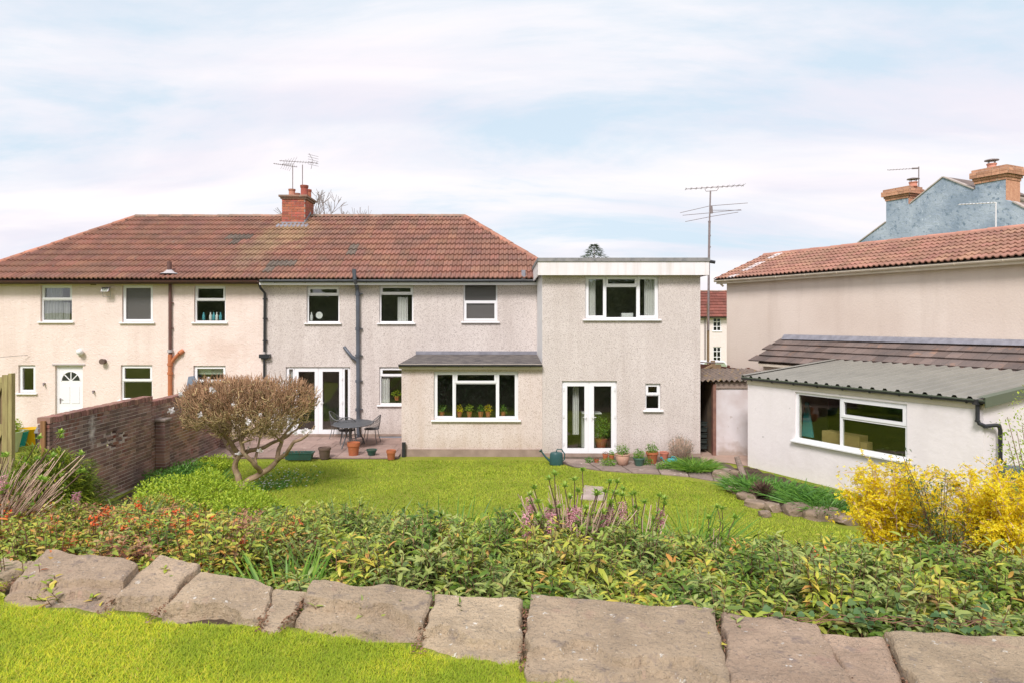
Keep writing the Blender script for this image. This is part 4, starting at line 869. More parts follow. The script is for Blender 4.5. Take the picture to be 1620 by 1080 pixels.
# water butt
wb = thing('water_butt', tuple(PIPE_END - Zv*PIPE_END.z + Zv*zg(PIPE_END.x, PIPE_END.y)), 'dark blue green water butt under the elbowed downpipe of the outbuilding', 'water butt')
mat('butt_green', (0.05, 0.085, 0.10), (0.065, 0.10, 0.115), rough=0.4)
wz = PIPE_END.z - 0.02; cb = PIPE_END + Vector((0.10, -0.12, 0)); 
MB().lathe([(0.25, 0.0), (0.30, 0.25), (0.32, 0.6), (0.30, wz-0.18), (0.31, wz-0.16), (0.31, wz-0.12), (0.29, wz-0.10)], (cb.x, cb.y, 0), 28).build('barrel', 'butt_green', wb, smooth=True)
MB().lathe([(0.315, wz-0.12), (0.315, wz-0.07), (0.28, wz-0.03), (0.10, wz-0.015), (0.0, wz-0.01)], (cb.x, cb.y, 0), 28).build('lid', 'butt_green', wb, smooth=True)
# ------------------------------------------------------------------ blue rendered house behind
BP0 = at_d(1500, 400, 38.0)
def blue_house():
    ri = -rn; P = lambda px, py: hit(px, py, BP0, rn)
    h = thing('blue_house', (BP0.x, BP0.y, 0), 'tall blue rendered gable with two buff brick chimneys behind the orange roof', 'house')
    prof = [P(1340, 398), P(1402, 352), P(1402, 334), P(1441, 322), P(1492, 281), P(1541, 300), P(1602, 320), P(1650, 343), P(1700, 372)]
    base = [prof[-1]*1, prof[0]*1]; base[0].z = 0; base[1].z = 0
    MB().prism(prof + base, ri*0.35).build('wall', 'blue_render', h)
    for (a, b) in ((0, 1), (3, 4), (4, 5), (6, 8)):
        A, B = prof[a], prof[b]; d = (B-A).normalized(); up = ri.cross(d)
        if up.z < 0: up = -up
        MB().obox(A + rn*0.06 + up*0.002, d, ri, up, (B-A).length, 0.45, 0.06).build('verge', 'verge', h)
        MB().obox(A + ri*0.4 - up*0.05, d, ri, up, (B-A).length, 5.0, 0.1).build('roof', 'tile_brown', h)
    MB().prism([p + ri*5.6 for p in prof + base], ri*0.2).build('rear_wall', 'tan_render', h)
    for (x0, x1, zt_, zb_, y1, potx, pt_, sd_) in ((1402, 1437, 301, 319, 1.0, 1437, 281, 1), (1543, 1591, 270, 292, 1.3, 1561, 251, 2)):
        a, b = P(x0, zb_), P(x1, zb_); z1 = a.z; zt = P(x0, zt_).z; W = (b-a).dot(ra); q0 = a*1; q0.z = 0
        c = MB().obox(q0 + rn*0.004 + Zv*P(x0, 372).z, ra, ri, Zv, W, y1, z1-P(x0, 372).z).build('chimney', 'blue_render', h)
        MB().obox(q0 + ra*(W+0.001) + ri*0.01 + Zv*P(1600, 345).z, ra, ri, Zv, 0.02, y1-0.03, z1-0.01-P(1600, 345).z).build('chimney_side', 'buff_brick', c)
        R = random.Random(int(x0)); bm_ = {}
        H = zt-z1; lv = [(0.05, 0, 0.2), (0.10, 0.2, 0.18), (0.20, 0.38, 0.22), (0.20, 0.60, 0.2), (0.13, 0.80, 0.2)]
        for (o_, f0, fh) in lv:
            z = z1+H*f0; hh = H*fh; Pq = q0 - ra*o_ + rn*o_ + Zv*z; X = W+2*o_; Y = y1+2*o_
            MB().obox(Pq + ra*0.02 + ri*0.02, ra, ri, Zv, X-0.04, Y-0.04, hh).build('mortar', 'mortar_pale', c)
            for (S0, u, n_, L) in ((Pq, ra, ri, X), (Pq + ra*X + ri*0.13, ri, -ra, Y-0.13)):
                k = max(3, int(L/0.34)); w_ = L/k; key = (round(w_, 3), round(hh, 3))
                if key not in bm_: bm_[key] = meshify('brick', *(lambda m: (m.v, m.f))(MB().box(0, w_-0.02, 0, 0.12, 0, hh-0.014)), 'buff_brick')
                for i in range(k): inst('brick', bm_[key], c, frame_matrix(S0 + u*(i*w_) + n_*R.uniform(-0.006, 0.006), u, n_, Zv))
        pp = P(potx, zt_) + ri*0.45; ph = P(potx, pt_).z - zt
        pot(pp.x, pp.y, zt-0.02, 0.24, ph-0.22, c, 'terracotta_pot')
        cw = MB()
        for k in range(4): cw.tube([(pp.x+cos(k*pi/2)*0.19, pp.y+sin(k*pi/2)*0.19, zt+ph-0.34), (pp.x+cos(k*pi/2)*0.19, pp.y+sin(k*pi/2)*0.19, zt+ph-0.06)], 0.02, 5)
        cw.lathe([(0.34, -0.08), (0.33, -0.04), (0.05, 0.03)], (pp.x, pp.y, zt+ph), 16); cw.build('cowl', 'old_steel', c)
    return h
blue_house()
# ------------------------------------------------------------------ far cream house in the gap, car, fences
def far_house():
    D = 60.0; P = lambda px, py: at_d(px, py, D)
    x0 = P(1085, 500).x; x1 = P(1190, 500).x; y = P(1110, 500).y; ez = P(1110, 502).z; rz = P(1110, 459).z; g = -1.2
    fc = Face((0, y, 0), (1, 0, 0), (0, -1, 0))
    h = thing('distant_house', ((x0+x1)/2, y, g), 'small distant cream house with dark red tiled roof seen in the gap', 'house')
    wa = fc.rect(1128, 503, 1141, 524); wb_ = fc.rect(1128, 548, 1141, 573)
    mb = MB(); plate(mb, fc.P, fc.u, Zv, fc.n, x0, x1, g, ez, [wa, wb_], 0.3); mb.box(x0, x1, y+6, y+6.2, g, ez); mb.build('wall', 'cream_far', h)
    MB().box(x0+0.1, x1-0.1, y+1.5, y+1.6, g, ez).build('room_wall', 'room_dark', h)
    for r in (wa, wb_):
        window(fc, h, r, [(0, 0.5, 0, 0.3, False), (0.5, 1, 0, 0.3, False), (0, 0.5, 0.3, 0.65, False), (0.5, 1, 0.3, 0.65, False), (0, 0.5, 0.65, 1, False), (0.5, 1, 0.65, 1, False)], fr=0.07, mull=0.06, recess=0.05)
    A, B = Vector((x0-0.3, y-0.35, ez)), Vector((x1+0.3, y-0.35, ez)); C, D_ = Vector((x1+0.3, y+3, rz)), Vector((x0-0.3, y+3, rz))
    rf = MB().add([A, B, C, D_, Vector((x1+0.3, y+6.5, ez)), Vector((x0-0.3, y+6.5, ez))], [(0, 1, 2, 3), (3, 2, 4, 5), (1, 4, 2), (0, 3, 5)]).build('roof', 'deck', h)
    s = (D_-A); SLt = s.length; s.normalize()
    tile_roof(rf, A + Zv*0.02, ux, s, B.x-A.x, 9, SLt/9, 0.5, slab_tile_verts(0.5, SLt/9+0.05, tilt=0.06, t=0.05), 'tile_maroon', stagger=True, limit=120)
    gutter(Vector((x0-0.3, y-0.36, ez-0.02)), ux, Vector((0, -1, 0)), x1-x0+0.6, h, 'black_plastic', 0.08)
    pipe([fc.pt(fc.ab(1115, 500)[0], ez-0.1, 0.1), fc.pt(fc.ab(1115, 500)[0], g, 0.1)], 0.06, h, 'downpipe', 'old_steel')
    ridge_line(rf, D_ + Zv*0.03, C + Zv*0.03, 'ridge_tile', w=0.16, seg=0.6)
mat('cream_far', (0.78, 0.70, 0.67), (0.73, 0.65, 0.62), rough=0.9, coord='world'); mat('tile_maroon', (0.22, 0.075, 0.055), (0.17, 0.065, 0.05), scale=2, rough=0.9, rnd=0.18, coord='world')
far_house()
def parked_car():
    c0 = at_d(1122, 573, 52); z = zg(c0.x, c0.y); top = at_d(1122, 570, 52).z; x, y = c0.x, c0.y
    mat('car_white', (0.75, 0.76, 0.78), rough=0.2, spec=0.6)
    k = thing('parked_car', (x, y, z), 'white parked car just visible over the brown fence', 'car')
    H = max(1.4, top-z)
    prof = [(-2.1, 0.35), (-2.1, 0.8), (-1.2, 0.95), (-0.6, H), (0.9, H), (1.6, 0.98), (2.05, 0.85), (2.1, 0.35)]
    MB().prism([Vector((x+a, y-0.85, z+b)) for a, b in prof], (0, 1.7, 0)).build('body', 'car_white', k, bevel=0.04)
    MB().prism([Vector((x+a, y-0.87, z+b)) for a, b in ((-1.05, 0.98), (-0.55, H-0.08), (0.85, H-0.08), (1.4, 1.0))], (0, 0.015, 0)).build('window', 'glass_dark', k)
    for a in (-1.35, 1.35):
        for b in (-0.88, 0.70):
            w = MB().tube([(x+a, y+b, z+0.32), (x+a, y+b+0.18, z+0.32)], 0.32, 20).build('wheel', 'black_plastic', k); MB().tube([(x+a, y+b-0.005, z+0.32), (x+a, y+b+0.01, z+0.32)], 0.2, 16).build('rim', 'steel', w)
parked_car()
def boards(parent, P, u, length, z0, z1, n_, m, nb, vertical=False, name='board', t=0.025, gap=0.012):
    """single planks in a row along u (vertical) or stacked (horizontal)"""
    R = random.Random(4)
    if vertical:
        w = length/nb; me = meshify(name, *(lambda q: (q.v, q.f))(MB().box(0, w-gap, 0, t, 0, z1-z0)), m)
        for i in range(nb): inst(name, me, parent, frame_matrix(P + u*(i*w) + n_*R.uniform(-0.004, 0.004) + Zv*z0, u, u.cross(Zv)*-1, Zv))
    else:
        w = (z1-z0)/nb; me = meshify(name, *(lambda q: (q.v, q.f))(MB().box(0, length, 0, t, 0, w-gap)), m)
        for i in range(nb): inst(name, me, parent, frame_matrix(P + n_*R.uniform(-0.004, 0.004) + Zv*(z0+i*w), u, u.cross(Zv)*-1, Zv))
fa = at_d(1096, 573, 27.5); fb_ = at_d(1215, 580, 22.5); fu = (fb_-fa); fu.z = 0; fl_ = fu.length; fu.normalize()
fe = thing('board_fence', ((fa.x+fb_.x)/2, (fa.y+fb_.y)/2, 0), 'dark red brown horizontal board fence below the tan wall', 'fence')
boards(fe, Vector((fa.x, fa.y, 0)), fu, fl_, 0.2, at_d(1096, 573, 27.5).z, -fu.cross(Zv), 'timber_red', 9)
for k in range(5): MB().obox(Vector((fa.x, fa.y, 0)) + fu*(fl_*k/4) - Vector((0, 0.12, 0)), ux, Vector((0, 1, 0)), Zv, 0.08, 0.08, 2.1).build('post', 'timber_red', fe)
# rough timber posts and rail of the old gate behind the shed
og = thing('old_timber_rails', tuple(at_d(1125, 600, 23.0) * Vector((1, 1, 0))), 'weathered brown timber posts and rails behind the sagging shed roof', 'fence')
oq = lambda px, py, d=23.0: at_d(px, py, d)
for (p, w) in (((1125, 570), 0.07), ((1130.5, 576), 0.11), ((1134, 576), 0.07)):
    a = oq(*p); MB().box(a.x, a.x+w*2, a.y, a.y+w, 0.0, a.z).build('post', 'timber', og)
MB().tube([oq(1106, 588), oq(1126, 578)], 0.05, 5).build('rail', 'timber', og); MB().tube([oq(1106, 594), oq(1126, 584)], 0.05, 5).build('rail', 'timber', og)
MB().tube([oq(1104, 572.5), oq(1144, 573.5)], 0.02, 5).build('rail', 'old_steel', og)
# ------------------------------------------------------------------ old shed between the houses
def shed():
    b = on_z(1129, 720, 0.0); zt = at_d(1129, 613, b.y).z; Y = b.y; x0 = b.x; x1 = on_y(1186, 700, Y).x + 0.8
    s = thing('old_shed', ((x0+x1)/2, Y, 0), 'old white walled shed with sagging corrugated roof in the side passage', 'shed')
    MB().box(x0+0.06, x1, Y, Y+0.15, 0, zt).build('wall', 'white_stain', s)
    MB().box(x0-0.03, x0+0.055, Y-0.05, Y+0.10, 0, zt+0.12).build('door_post', 'timber_red2', s)
    hx0 = on_y(1131, 605, Y).x
    MB().box(hx0, x1, Y-0.04, Y-0.004, zt+0.0, zt+0.17).build('lintel_board', 'timber_grey', s)
    xl = on_y(1109, 600, Y).x - 0.3
    # corrugated roof dipping unevenly
    za = at_d(1140, 600, Y).z
    vs = []; fs = []; nx = 90; ny = 8
    for j in range(ny+1):
        for i in range(nx+1):
            x = xl + (x1-xl)*i/nx; y = Y-0.16 + 2.2*j/ny
            vs.append((x, y, za - 0.0 + 0.03*sin(x*2*pi/0.145) + 0.16*j/ny + 0.03*noise.noise(Vector((x*1.5, y, 0)))))
    for j in range(ny):
        for i in range(nx): k = j*(nx+1)+i; fs.append((k, k+1, k+nx+2, k+nx+1))
    mb = MB().add(vs, fs); n0 = len(mb.v); mb.add([Vector(v) - Vector((0, 0, 0.012)) for v in vs], [f[::-1] for f in fs]); mb.add([vs[i] for i in range(nx+1)] + [Vector(vs[i])-Vector((0, 0, 0.012)) for i in range(nx+1)], [(i, nx+1+i, nx+2+i, i+1) for i in range(nx)])
    mb.build('roof', 'asbestos', s)
    MB().box(xl, x0-0.04, Y+1.6, Y+1.7, 0, za).box(xl, x1, Y+2.2, Y+2.3, 0, za).box(x0+0.0, x0+0.05, Y+0.16, Y+1.59, 0, za-0.1).build('back_wall', 'block_dark', s)
    return Y, x0, xl
mat('white_stain', (0.66, 0.62, 0.62), (0.55, 0.48, 0.46), scale=2.2, rough=0.9, coord='world', bump=0.3, bscale=9, speck=((0.36, 0.28, 0.23), 3, 0.64, 0.12), stain=((0.34, 0.26, 0.20), (6.7, 18.6, 0.0), (2.0, 1.0, 0.45), 4, 0.8))
mat('timber_red2', (0.26, 0.14, 0.10), (0.18, 0.09, 0.07), scale=6, rough=0.8); mat('timber_grey', (0.34, 0.27, 0.22), (0.24, 0.18, 0.15), scale=5, rough=0.9, bump=0.4, stretch=(0.6, 5, 8))
mat('block_dark', (0.21, 0.155, 0.10), (0.13, 0.10, 0.075), scale=4, rough=0.95, bump=0.5, coord='world')
SHY, SHX0, SHXL = shed()
# stacked dark crates and a green sack in the passage
R = random.Random(2)
for k in range(5):
    z = 0.12+0.16*k; cr = thing('plastic_crate', (SHXL+0.75, SHY+0.65, z), ['dark plastic crate at the bottom of the passage stack', 'dark plastic crate second from the bottom in the passage', 'dark plastic crate in the middle of the passage stack', 'dark plastic crate second from the top in the passage', 'dark plastic crate on top under the green plant'][k], 'crate', 'crates stacked in the side passage')
    MB().box(SHXL+0.32, SHX0-0.08, SHY+0.35, SHY+0.95, z, z+0.02).box(SHXL+0.32, SHX0-0.08, SHY+0.35, SHY+0.37, z+0.021, z+0.10).box(SHXL+0.32, SHXL+0.34, SHY+0.371, SHY+0.95, z+0.021, z+0.10).box(SHX0-0.10, SHX0-0.08, SHY+0.371, SHY+0.95, z+0.021, z+0.10).build('tray', 'crate_dark', cr)
    MB().box(SHXL+0.30, SHX0-0.06, SHY+0.33, SHY+0.349, z+0.101, z+0.125).build('rim', 'crate_dark', cr)
# ------------------------------------------------------------------ paving and the lower garden
mat('flag_pink', (0.36, 0.25, 0.21), (0.28, 0.20, 0.17), scale=2, rough=0.9, bump=0.3, bscale=20, rnd=0.14, coord='world', speck=((0.44, 0.34, 0.29), 6, 0.6, 0.1))
mat('flag_grey', (0.31, 0.235, 0.195), (0.23, 0.175, 0.15), scale=3, rough=0.95, bump=0.5, bscale=20, rnd=0.15, coord='world', speck=[((0.50, 0.42, 0.37), 5, 0.62, 0.08), ((0.14, 0.11, 0.08), 7, 0.6, 0.1)])
mat('joint', (0.14, 0.105, 0.08), (0.09, 0.07, 0.05), scale=8, rough=1.0, coord='world')
px_ = on_z(345, 730, 0).x
patio = MB().add([(px_-0.9, 18.33, 0.008), (XB0-0.02, 18.33, 0.008), (XB0-0.02, F_Y-0.03, 0.008), (px_-0.9, F_Y-0.03, 0.008)], [(0, 1, 2, 3)]).build('patio', 'joint', kind='structure')
Rr = random.Random(12); x = XB0-0.02
flags = {}
yy = 18.36; row = 0
while yy < F_Y-0.1:
    h = 0.60 if row % 2 else 0.66
    h = min(h, F_Y-0.05-yy); x = px_-0.88 - (0.3 if row % 2 else 0)
    while x < XB0-0.1:
        w = Rr.choice((0.6, 0.6, 0.75, 0.9)); x2 = min(x+w, XB0-0.04)
        if x2-x > 0.12 and not (row == 0 and x2 < on_z(470, 728, 0).x and False):
            key = (round(x2-x, 3), round(h, 3))
            if key not in flags: flags[key] = meshify('paving_slab', *(lambda q: (q.v, q.f))(MB().box(0, key[0]-0.012, 0, key[1]-0.012, 0, 0.035)), 'flag_pink')
            inst('paving_slab', flags[key], patio, Matrix.Translation((x, yy, 0.012+Rr.uniform(0, 0.006))) @ Matrix.Rotation(Rr.uniform(-0.004, 0.004), 4, 'X'))
        x = x2
    yy += h; row += 1
# concrete apron in the passage and under the pots
sheet('concrete_apron', [(on_z(1100, 700, 0).x, 17.9), (on_z(1230, 745, 0).x, 16.9), (on_z(1230, 745, 0).x, 26), (XE1, 26), (XE1, G_Y-0.02), (XE1-0.2, 17.9)], 0.012, 'concrete_warm')
# garden path of old flagstones in front of the extension: jittered grid between two edges
path = sheet('garden_path', [tuple(on_z(*p, 0).xy) for p in ((872, 727), (905, 738), (960, 745), (1040, 749), (1110, 756), (1150, 765), (1172, 748), (1155, 735))] + [(XE1, G_Y-0.03), (on_z(872, 727, 0).x, G_Y-0.03)], 0.010, 'joint')
def quad_stone(parent, qs, z, thick, m, sub=(1, 1), name='flagstone', rough=0.0, seed=0, bev=0.006):
    """stone from four ground corners, edges broken, top slightly uneven"""
    R = random.Random(seed); nx, ny = sub; vs = []; fs = []
    a, b, c, d = [Vector((*q, 0)) if len(q) == 2 else Vector(q) for q in qs]
    for j in range(ny+1):
        for i in range(nx+1):
            u, v = i/nx, j/ny; p = a*(1-u)*(1-v) + b*u*(1-v) + c*u*v + d*(1-u)*v
            e = min(u, 1-u, v, 1-v)
            nz = Vector((noise.noise(Vector((p.x*3, p.y*3, seed))), noise.noise(Vector((p.x*3, p.y*3, seed+9))), 0))
            p = p + nz*rough*(1.0)
            p.z = z + p.z*0 + (noise.noise(Vector((p.x*2.1, p.y*2.1, seed*1.7)))*rough*0.6 if rough else 0)
            if (i in (0, nx) or j in (0, ny)) and nx > 1: p.z -= 0.012
            vs.append(p)
    for j in range(ny):
        for i in range(nx): k = j*(nx+1)+i; fs.append((k, k+1, k+nx+2, k+nx+1))
    rim = [i for i in range(nx+1)] + [(j)*(nx+1)+nx for j in range(1, ny+1)] + [ny*(nx+1)+i for i in range(nx-1, -1, -1)] + [j*(nx+1) for j in range(ny-1, 0, -1)]
    n0 = len(vs); vs += [vs[i]-Vector((0, 0, thick)) for i in rim]; L = len(rim)
    for k in range(L): fs.append((rim[k], n0+k, n0+(k+1) % L, rim[(k+1) % L]))
    fs.append(tuple(n0+k for k in range(L))[::-1] if False else tuple(n0+k for k in range(L)))
    return MB().add(vs, fs).build(name, m, parent)
top_e = [(880, 724.6), (925, 725.5), (975, 727), (1030, 729), (1085, 731), (1120, 735), (1158, 741)]
mid_e = [(893, 731), (935, 734), (985, 737), (1040, 739), (1085, 741), (1125, 746), (1160, 751)]
bot_e = [(905, 737), (950, 743), (1000, 747), (1045, 749), (1090, 753), (1130, 760), (1156, 762)]
for i in range(6):
    for (A, B) in ((top_e, mid_e), (mid_e, bot_e)):
        q = [on_z(*B[i], 0.02).xy, on_z(*B[i+1], 0.02).xy, on_z(*A[i+1], 0.02).xy, on_z(*A[i], 0.02).xy]
        c = sum((Vector(p) for p in q), Vector((0, 0)))/4
        q = [tuple(Vector(p)+(c-Vector(p)).normalized()*0.025) for p in q]
        quad_stone(path, q, 0.035, 0.025, 'flag_grey', (4, 3), seed=i*2+len(A), rough=0.02)
# stepping stone in the lawn
mat('flag_pale', (0.46, 0.37, 0.33), (0.36, 0.28, 0.25), scale=4, rough=0.9, coord='world')
tag(quad_stone(None, [tuple(on_z(918, 790, 0).xy), tuple(on_z(958, 792, 0).xy), tuple(on_z(955, 770, 0).xy), tuple(on_z(925, 768, 0).xy)], 0.03, 0.03, 'flag_pale', (5, 5), seed=44, rough=0.03, name='stepping_stone'), 'pale flat stepping stone in the lawn behind the bare pink stems', 'stone')
# ------------------------------------------------------------------ sandstone slabs along the upper lawn
mat('sandstone', (0.52, 0.39, 0.27), (0.39, 0.29, 0.20), scale=2.3, rough=0.92, bump=1.0, bscale=30, coord='world', detail=10, bdist=0.02, rnd=0.12, hue=0.010, bump2=(7, 0.045),
    speck=[((0.30, 0.24, 0.18), 60, 0.56, 0.10), ((0.54, 0.42, 0.30), 45, 0.60, 0.08), ((0.30, 0.235, 0.19), 7.5, 0.58, 0.14), ((0.44, 0.27, 0.21), 3.0, 0.62, 0.2), ((0.68, 0.63, 0.55), 17, 0.665, 0.03)])
def rock_slab(parent, qs, top, thick, seed, tilt=0.0, lumps=0.03, edge=0.016, nx=56, ny=40, m='sandstone', name='stone', facet=0.0, layer=0.0):
    """a big rough slab: four plan corners (front-left, front-right, back-right, back-left)"""
    a, b, c, d = [Vector((q[0], q[1], 0)) for q in qs]; vs = []; fs = []
    cc = (a+b+c+d)/4; ex = (b-a).normalized()*0.010; a, d = a-ex, d-ex; b, c = b+ex, c+ex
    def nz(x, y, s, k=0): return noise.noise(Vector((x*s+seed*3.1, y*s-seed*1.7, k+seed)))
    for j in range(ny+1):
        for i in range(nx+1):
            u, v = i/nx, j/ny; p = a*(1-u)*(1-v) + b*u*(1-v) + c*u*v + d*(1-u)*v
            eu = min(u, 1-u)*((b-a).length); ev = v*((d-a).length); ev2 = (1-v)*((d-a).length)
            w = 0.03*nz(p.x, p.y, 3.2) + 0.02*nz(p.x, p.y, 9)
            w2 = 0.055*nz(p.x, p.y, 3.2, 7) + 0.018*nz(p.x, p.y, 9, 7)
            p = p + Vector((w*max(0, 1-eu/0.15), w2*max(0, 1-min(ev, ev2)/0.15), 0))
            z = top + lumps*nz(p.x, p.y, 1.7) + 0.012*nz(p.x, p.y, 6) + 0.004*nz(p.x, p.y, 19) + tilt*(v-0.5)
            e = min(eu/edge, ev/(edge*1.3), ev2/edge, 1.0); z -= edge*0.8*(1-e)**2
            if layer:       # split bedding layers towards the front edge
                s = ev + 0.26*nz(p.x, p.y, 2.6, 3) + 0.09*nz(p.x, p.y, 7, 3)
                if s < 0.24: z -= layer*1.3*sm((0.24-s)/0.018)
                if s < 0.12: z -= layer*1.1*sm((0.12-s)/0.015)
            vs.append(Vector((p.x, p.y, z)))
    for j in range(ny):
        for i in range(nx): k = j*(nx+1)+i; fs.append((k, k+1, k+nx+2, k+nx+1))
    rim = [i for i in range(nx+1)] + [j*(nx+1)+nx for j in range(1, ny+1)] + [ny*(nx+1)+i for i in range(nx-1, -1, -1)] + [j*(nx+1) for j in range(ny-1, 0, -1)]
    L = len(rim); cen = (a+b+c+d)/4; prev = rim
    for lv in range(1, 4):
        n0 = len(vs); 
        for i in rim:
            p = vs[i].copy(); q = p + (Vector((cen.x, cen.y, p.z))-p).normalized()*(-0.012 if lv == 1 else 0.02*lv) ; q.z = p.z - thick*lv/3*(1+0.2*nz(p.x, p.y, 8, lv))
            q.x += 0.015*nz(p.x, p.y, 11, lv); q.y += 0.015*nz(p.x, p.y, 11, lv+4); vs.append(q)
        cur = [n0+k for k in range(L)]
        for k in range(L): fs.append((prev[k], cur[k], cur[(k+1) % L], prev[(k+1) % L]))
        prev = cur
    return MB().add(vs, fs).build(name, m, parent, smooth=True)
wall_t = thing('stone_wall', (0, 3.5, 2.0), 'row of rough sandstone slabs capping the retaining wall before the upper lawn', 'wall')
STZ = 2.17
def S(*pp): return [tuple(on_z(x, y, STZ).xy) for x, y in pp]
# corners in the photograph: front-left, front-right, back-right, back-left
stones = [([(-170, 917), (-2, 907), (60, 889), (-130, 878)], 0.0, 0.03, 0),
          ([(-6, 942), (160, 955), (216, 903), (72, 880)], 0.02, 0.07, 0.03),
          ([(148, 962), (232, 972), (312, 893), (252, 884)], -0.01, 0.06, 0.06),
          ([(236, 967), (408, 980), (430, 924), (320, 904)], -0.02, 0.05, 0.06),
          ([(414, 981), (438, 981), (486, 929), (436, 926)], -0.03, 0.03, 0.0),
          ([(448, 983), (655, 1011), (684, 936), (498, 922)], 0.0, 0.03, 0.045),
          ([(664, 1021), (818, 1039), (823, 946), (693, 940)], -0.01, 0.03, 0.03),
          ([(838, 1055), (1156, 1107), (1130, 966), (840, 945)], 0.01, 0.03, 0.025),
          ([(1166, 1109), (1392, 1137), (1288, 990), (1142, 966)], 0.0, 0.03, 0.02),
          ([(1400, 1137), (1474, 1147), (1392, 1001), (1298, 994)], -0.025, 0.03, 0.0),
          ([(1484, 1152), (1800, 1187), (1670, 1014), (1404, 1003)], 0.01, 0.03, 0.02),
          ([(1812, 1187), (2100, 1217), (1950, 1035), (1684, 1017)], 0.0, 0.03, 0.02),
          ([(-420, 912), (-178, 917), (-138, 880), (-360, 872)], 0.0, 0.03, 0.02)]
for i, (q, dz, tl, ly) in enumerate(stones):
    rock_slab(wall_t, S(*q), STZ+dz, 0.30, i+1, lumps=0.028 if i < 4 else 0.014, tilt=tl, layer=ly)
MB().box(-5.5, 6.5, 0, 0.1, 0, 0.1)
# earth packed under and between the slabs
eb = MB(); lo_ = [Vector((x, ybw(x)-0.60, 0)) for x in np.arange(-6, 8, 0.5)]; hi_ = [Vector((x, ybw(x)+0.05, 0)) for x in np.arange(-6, 8, 0.5)]
for i in range(len(lo_)-1):
    eb.add([lo_[i]+Zv*2.06, lo_[i+1]+Zv*2.06, hi_[i+1]+Zv*2.06, hi_[i]+Zv*2.06, hi_[i]+Zv*1.5, hi_[i+1]+Zv*1.5], [(0, 1, 2, 3), (3, 2, 5, 4)])
eb.build('packed_earth', 'soil', wall_t)
# ------------------------------------------------------------------ rock edging on the right of the lawn
rk = thing('rock_edging', tuple(on_z(1200, 800, 0)), 'low edging of rough brown rocks between lawn and right hand border', 'edging')
def rock(parent, p, r, seed, m='rock_brown', sx=1.0, sy=1.0, sz=0.7, rz=0.0, name='rock'):
    bm = bmesh.new(); bmesh.ops.create_icosphere(bm, subdivisions=3, radius=1.0); R = Matrix.Rotation(rz, 4, 'Z')
    for v in bm.verts:
        d = v.co.normalized(); k = 1 + 0.34*noise.noise(d*1.3+Vector((seed*5.3, 0, 0))) + 0.12*noise.noise(d*4+Vector((seed, 3, 0))) + 0.05*noise.noise(d*11+Vector((seed, 3, 0)))
        c = d*k; c = Vector((max(-0.8, min(0.8, c.x)), max(-0.8, min(0.8, c.y)), max(-0.75, min(0.72, c.z))))
        v.co = R @ Vector((c.x*r*sx, c.y*r*sy, c.z*r*sz)) + Vector(p)
    mb = MB(); mb.v = [v.co.copy() for v in bm.verts]; bm.verts.index_update(); mb.f = [tuple(w.index for w in f.verts) for f in bm.faces]; bm.free()
    return mb.build(name, m, parent, smooth=True)
mat('rock_brown', (0.34, 0.25, 0.18), (0.20, 0.15, 0.11), scale=3, rough=0.95, bump=0.9, bscale=20, rnd=0.15, coord='world', bdist=0.02, speck=[((0.50, 0.44, 0.40), 14, 0.62, 0.08), ((0.16, 0.15, 0.07), 4, 0.6, 0.1)])
for i, (a, b, r, sx, sz, an) in enumerate([(1143, 752, .26, 1.3, .8, -.6), (1155, 762, .24, 1.2, .7, -.6), (1168, 775, .26, 1.4, .6, -.6), (1182, 786, .24, 1.3, .6, -.6), (1196, 797, .22, 1.5, .6, -.6), (1222, 803, .22, 1.0, .8, .2), (1262, 808, .30, 1.3, .8, 0.1), (1300, 815, .34, 1.5, .7, -.1), (1345, 822, .28, 1.6, .55, 0), (1392, 826, .26, 1.5, .5, 0), (1135, 742, .17, 1, .9, .4), (1163, 748, .16, 1, .8, .9), (1210, 812, .16, 1, .6, 0)]):
    p = on_z(a, b, 0.05); rock(rk, p, r*.8, i+1, sx=sx, sz=sz, rz=an)
lg = on_z(1176, 752, 0.0); pipe_log = MB().tube([lg, lg+Vector((-0.05, 0.1, 0.22)), lg+Vector((-0.12, 0.12, 0.44))], [0.075, 0.07, 0.06], 8)
tag(pipe_log.build('tree_stump', 'timber_grey', loc=lg), 'short leaning cut log standing in the rocks by the white outbuilding', 'log')
# right border soil
draped('flower_border', [tuple(on_z(*p, 0).xy) for p in ((1150, 748), (1182, 740), (1340, 790), (1440, 800), (1440, 840), (1345, 828), (1262, 812), (1200, 800))], 0.05, 'soil', step=0.15)
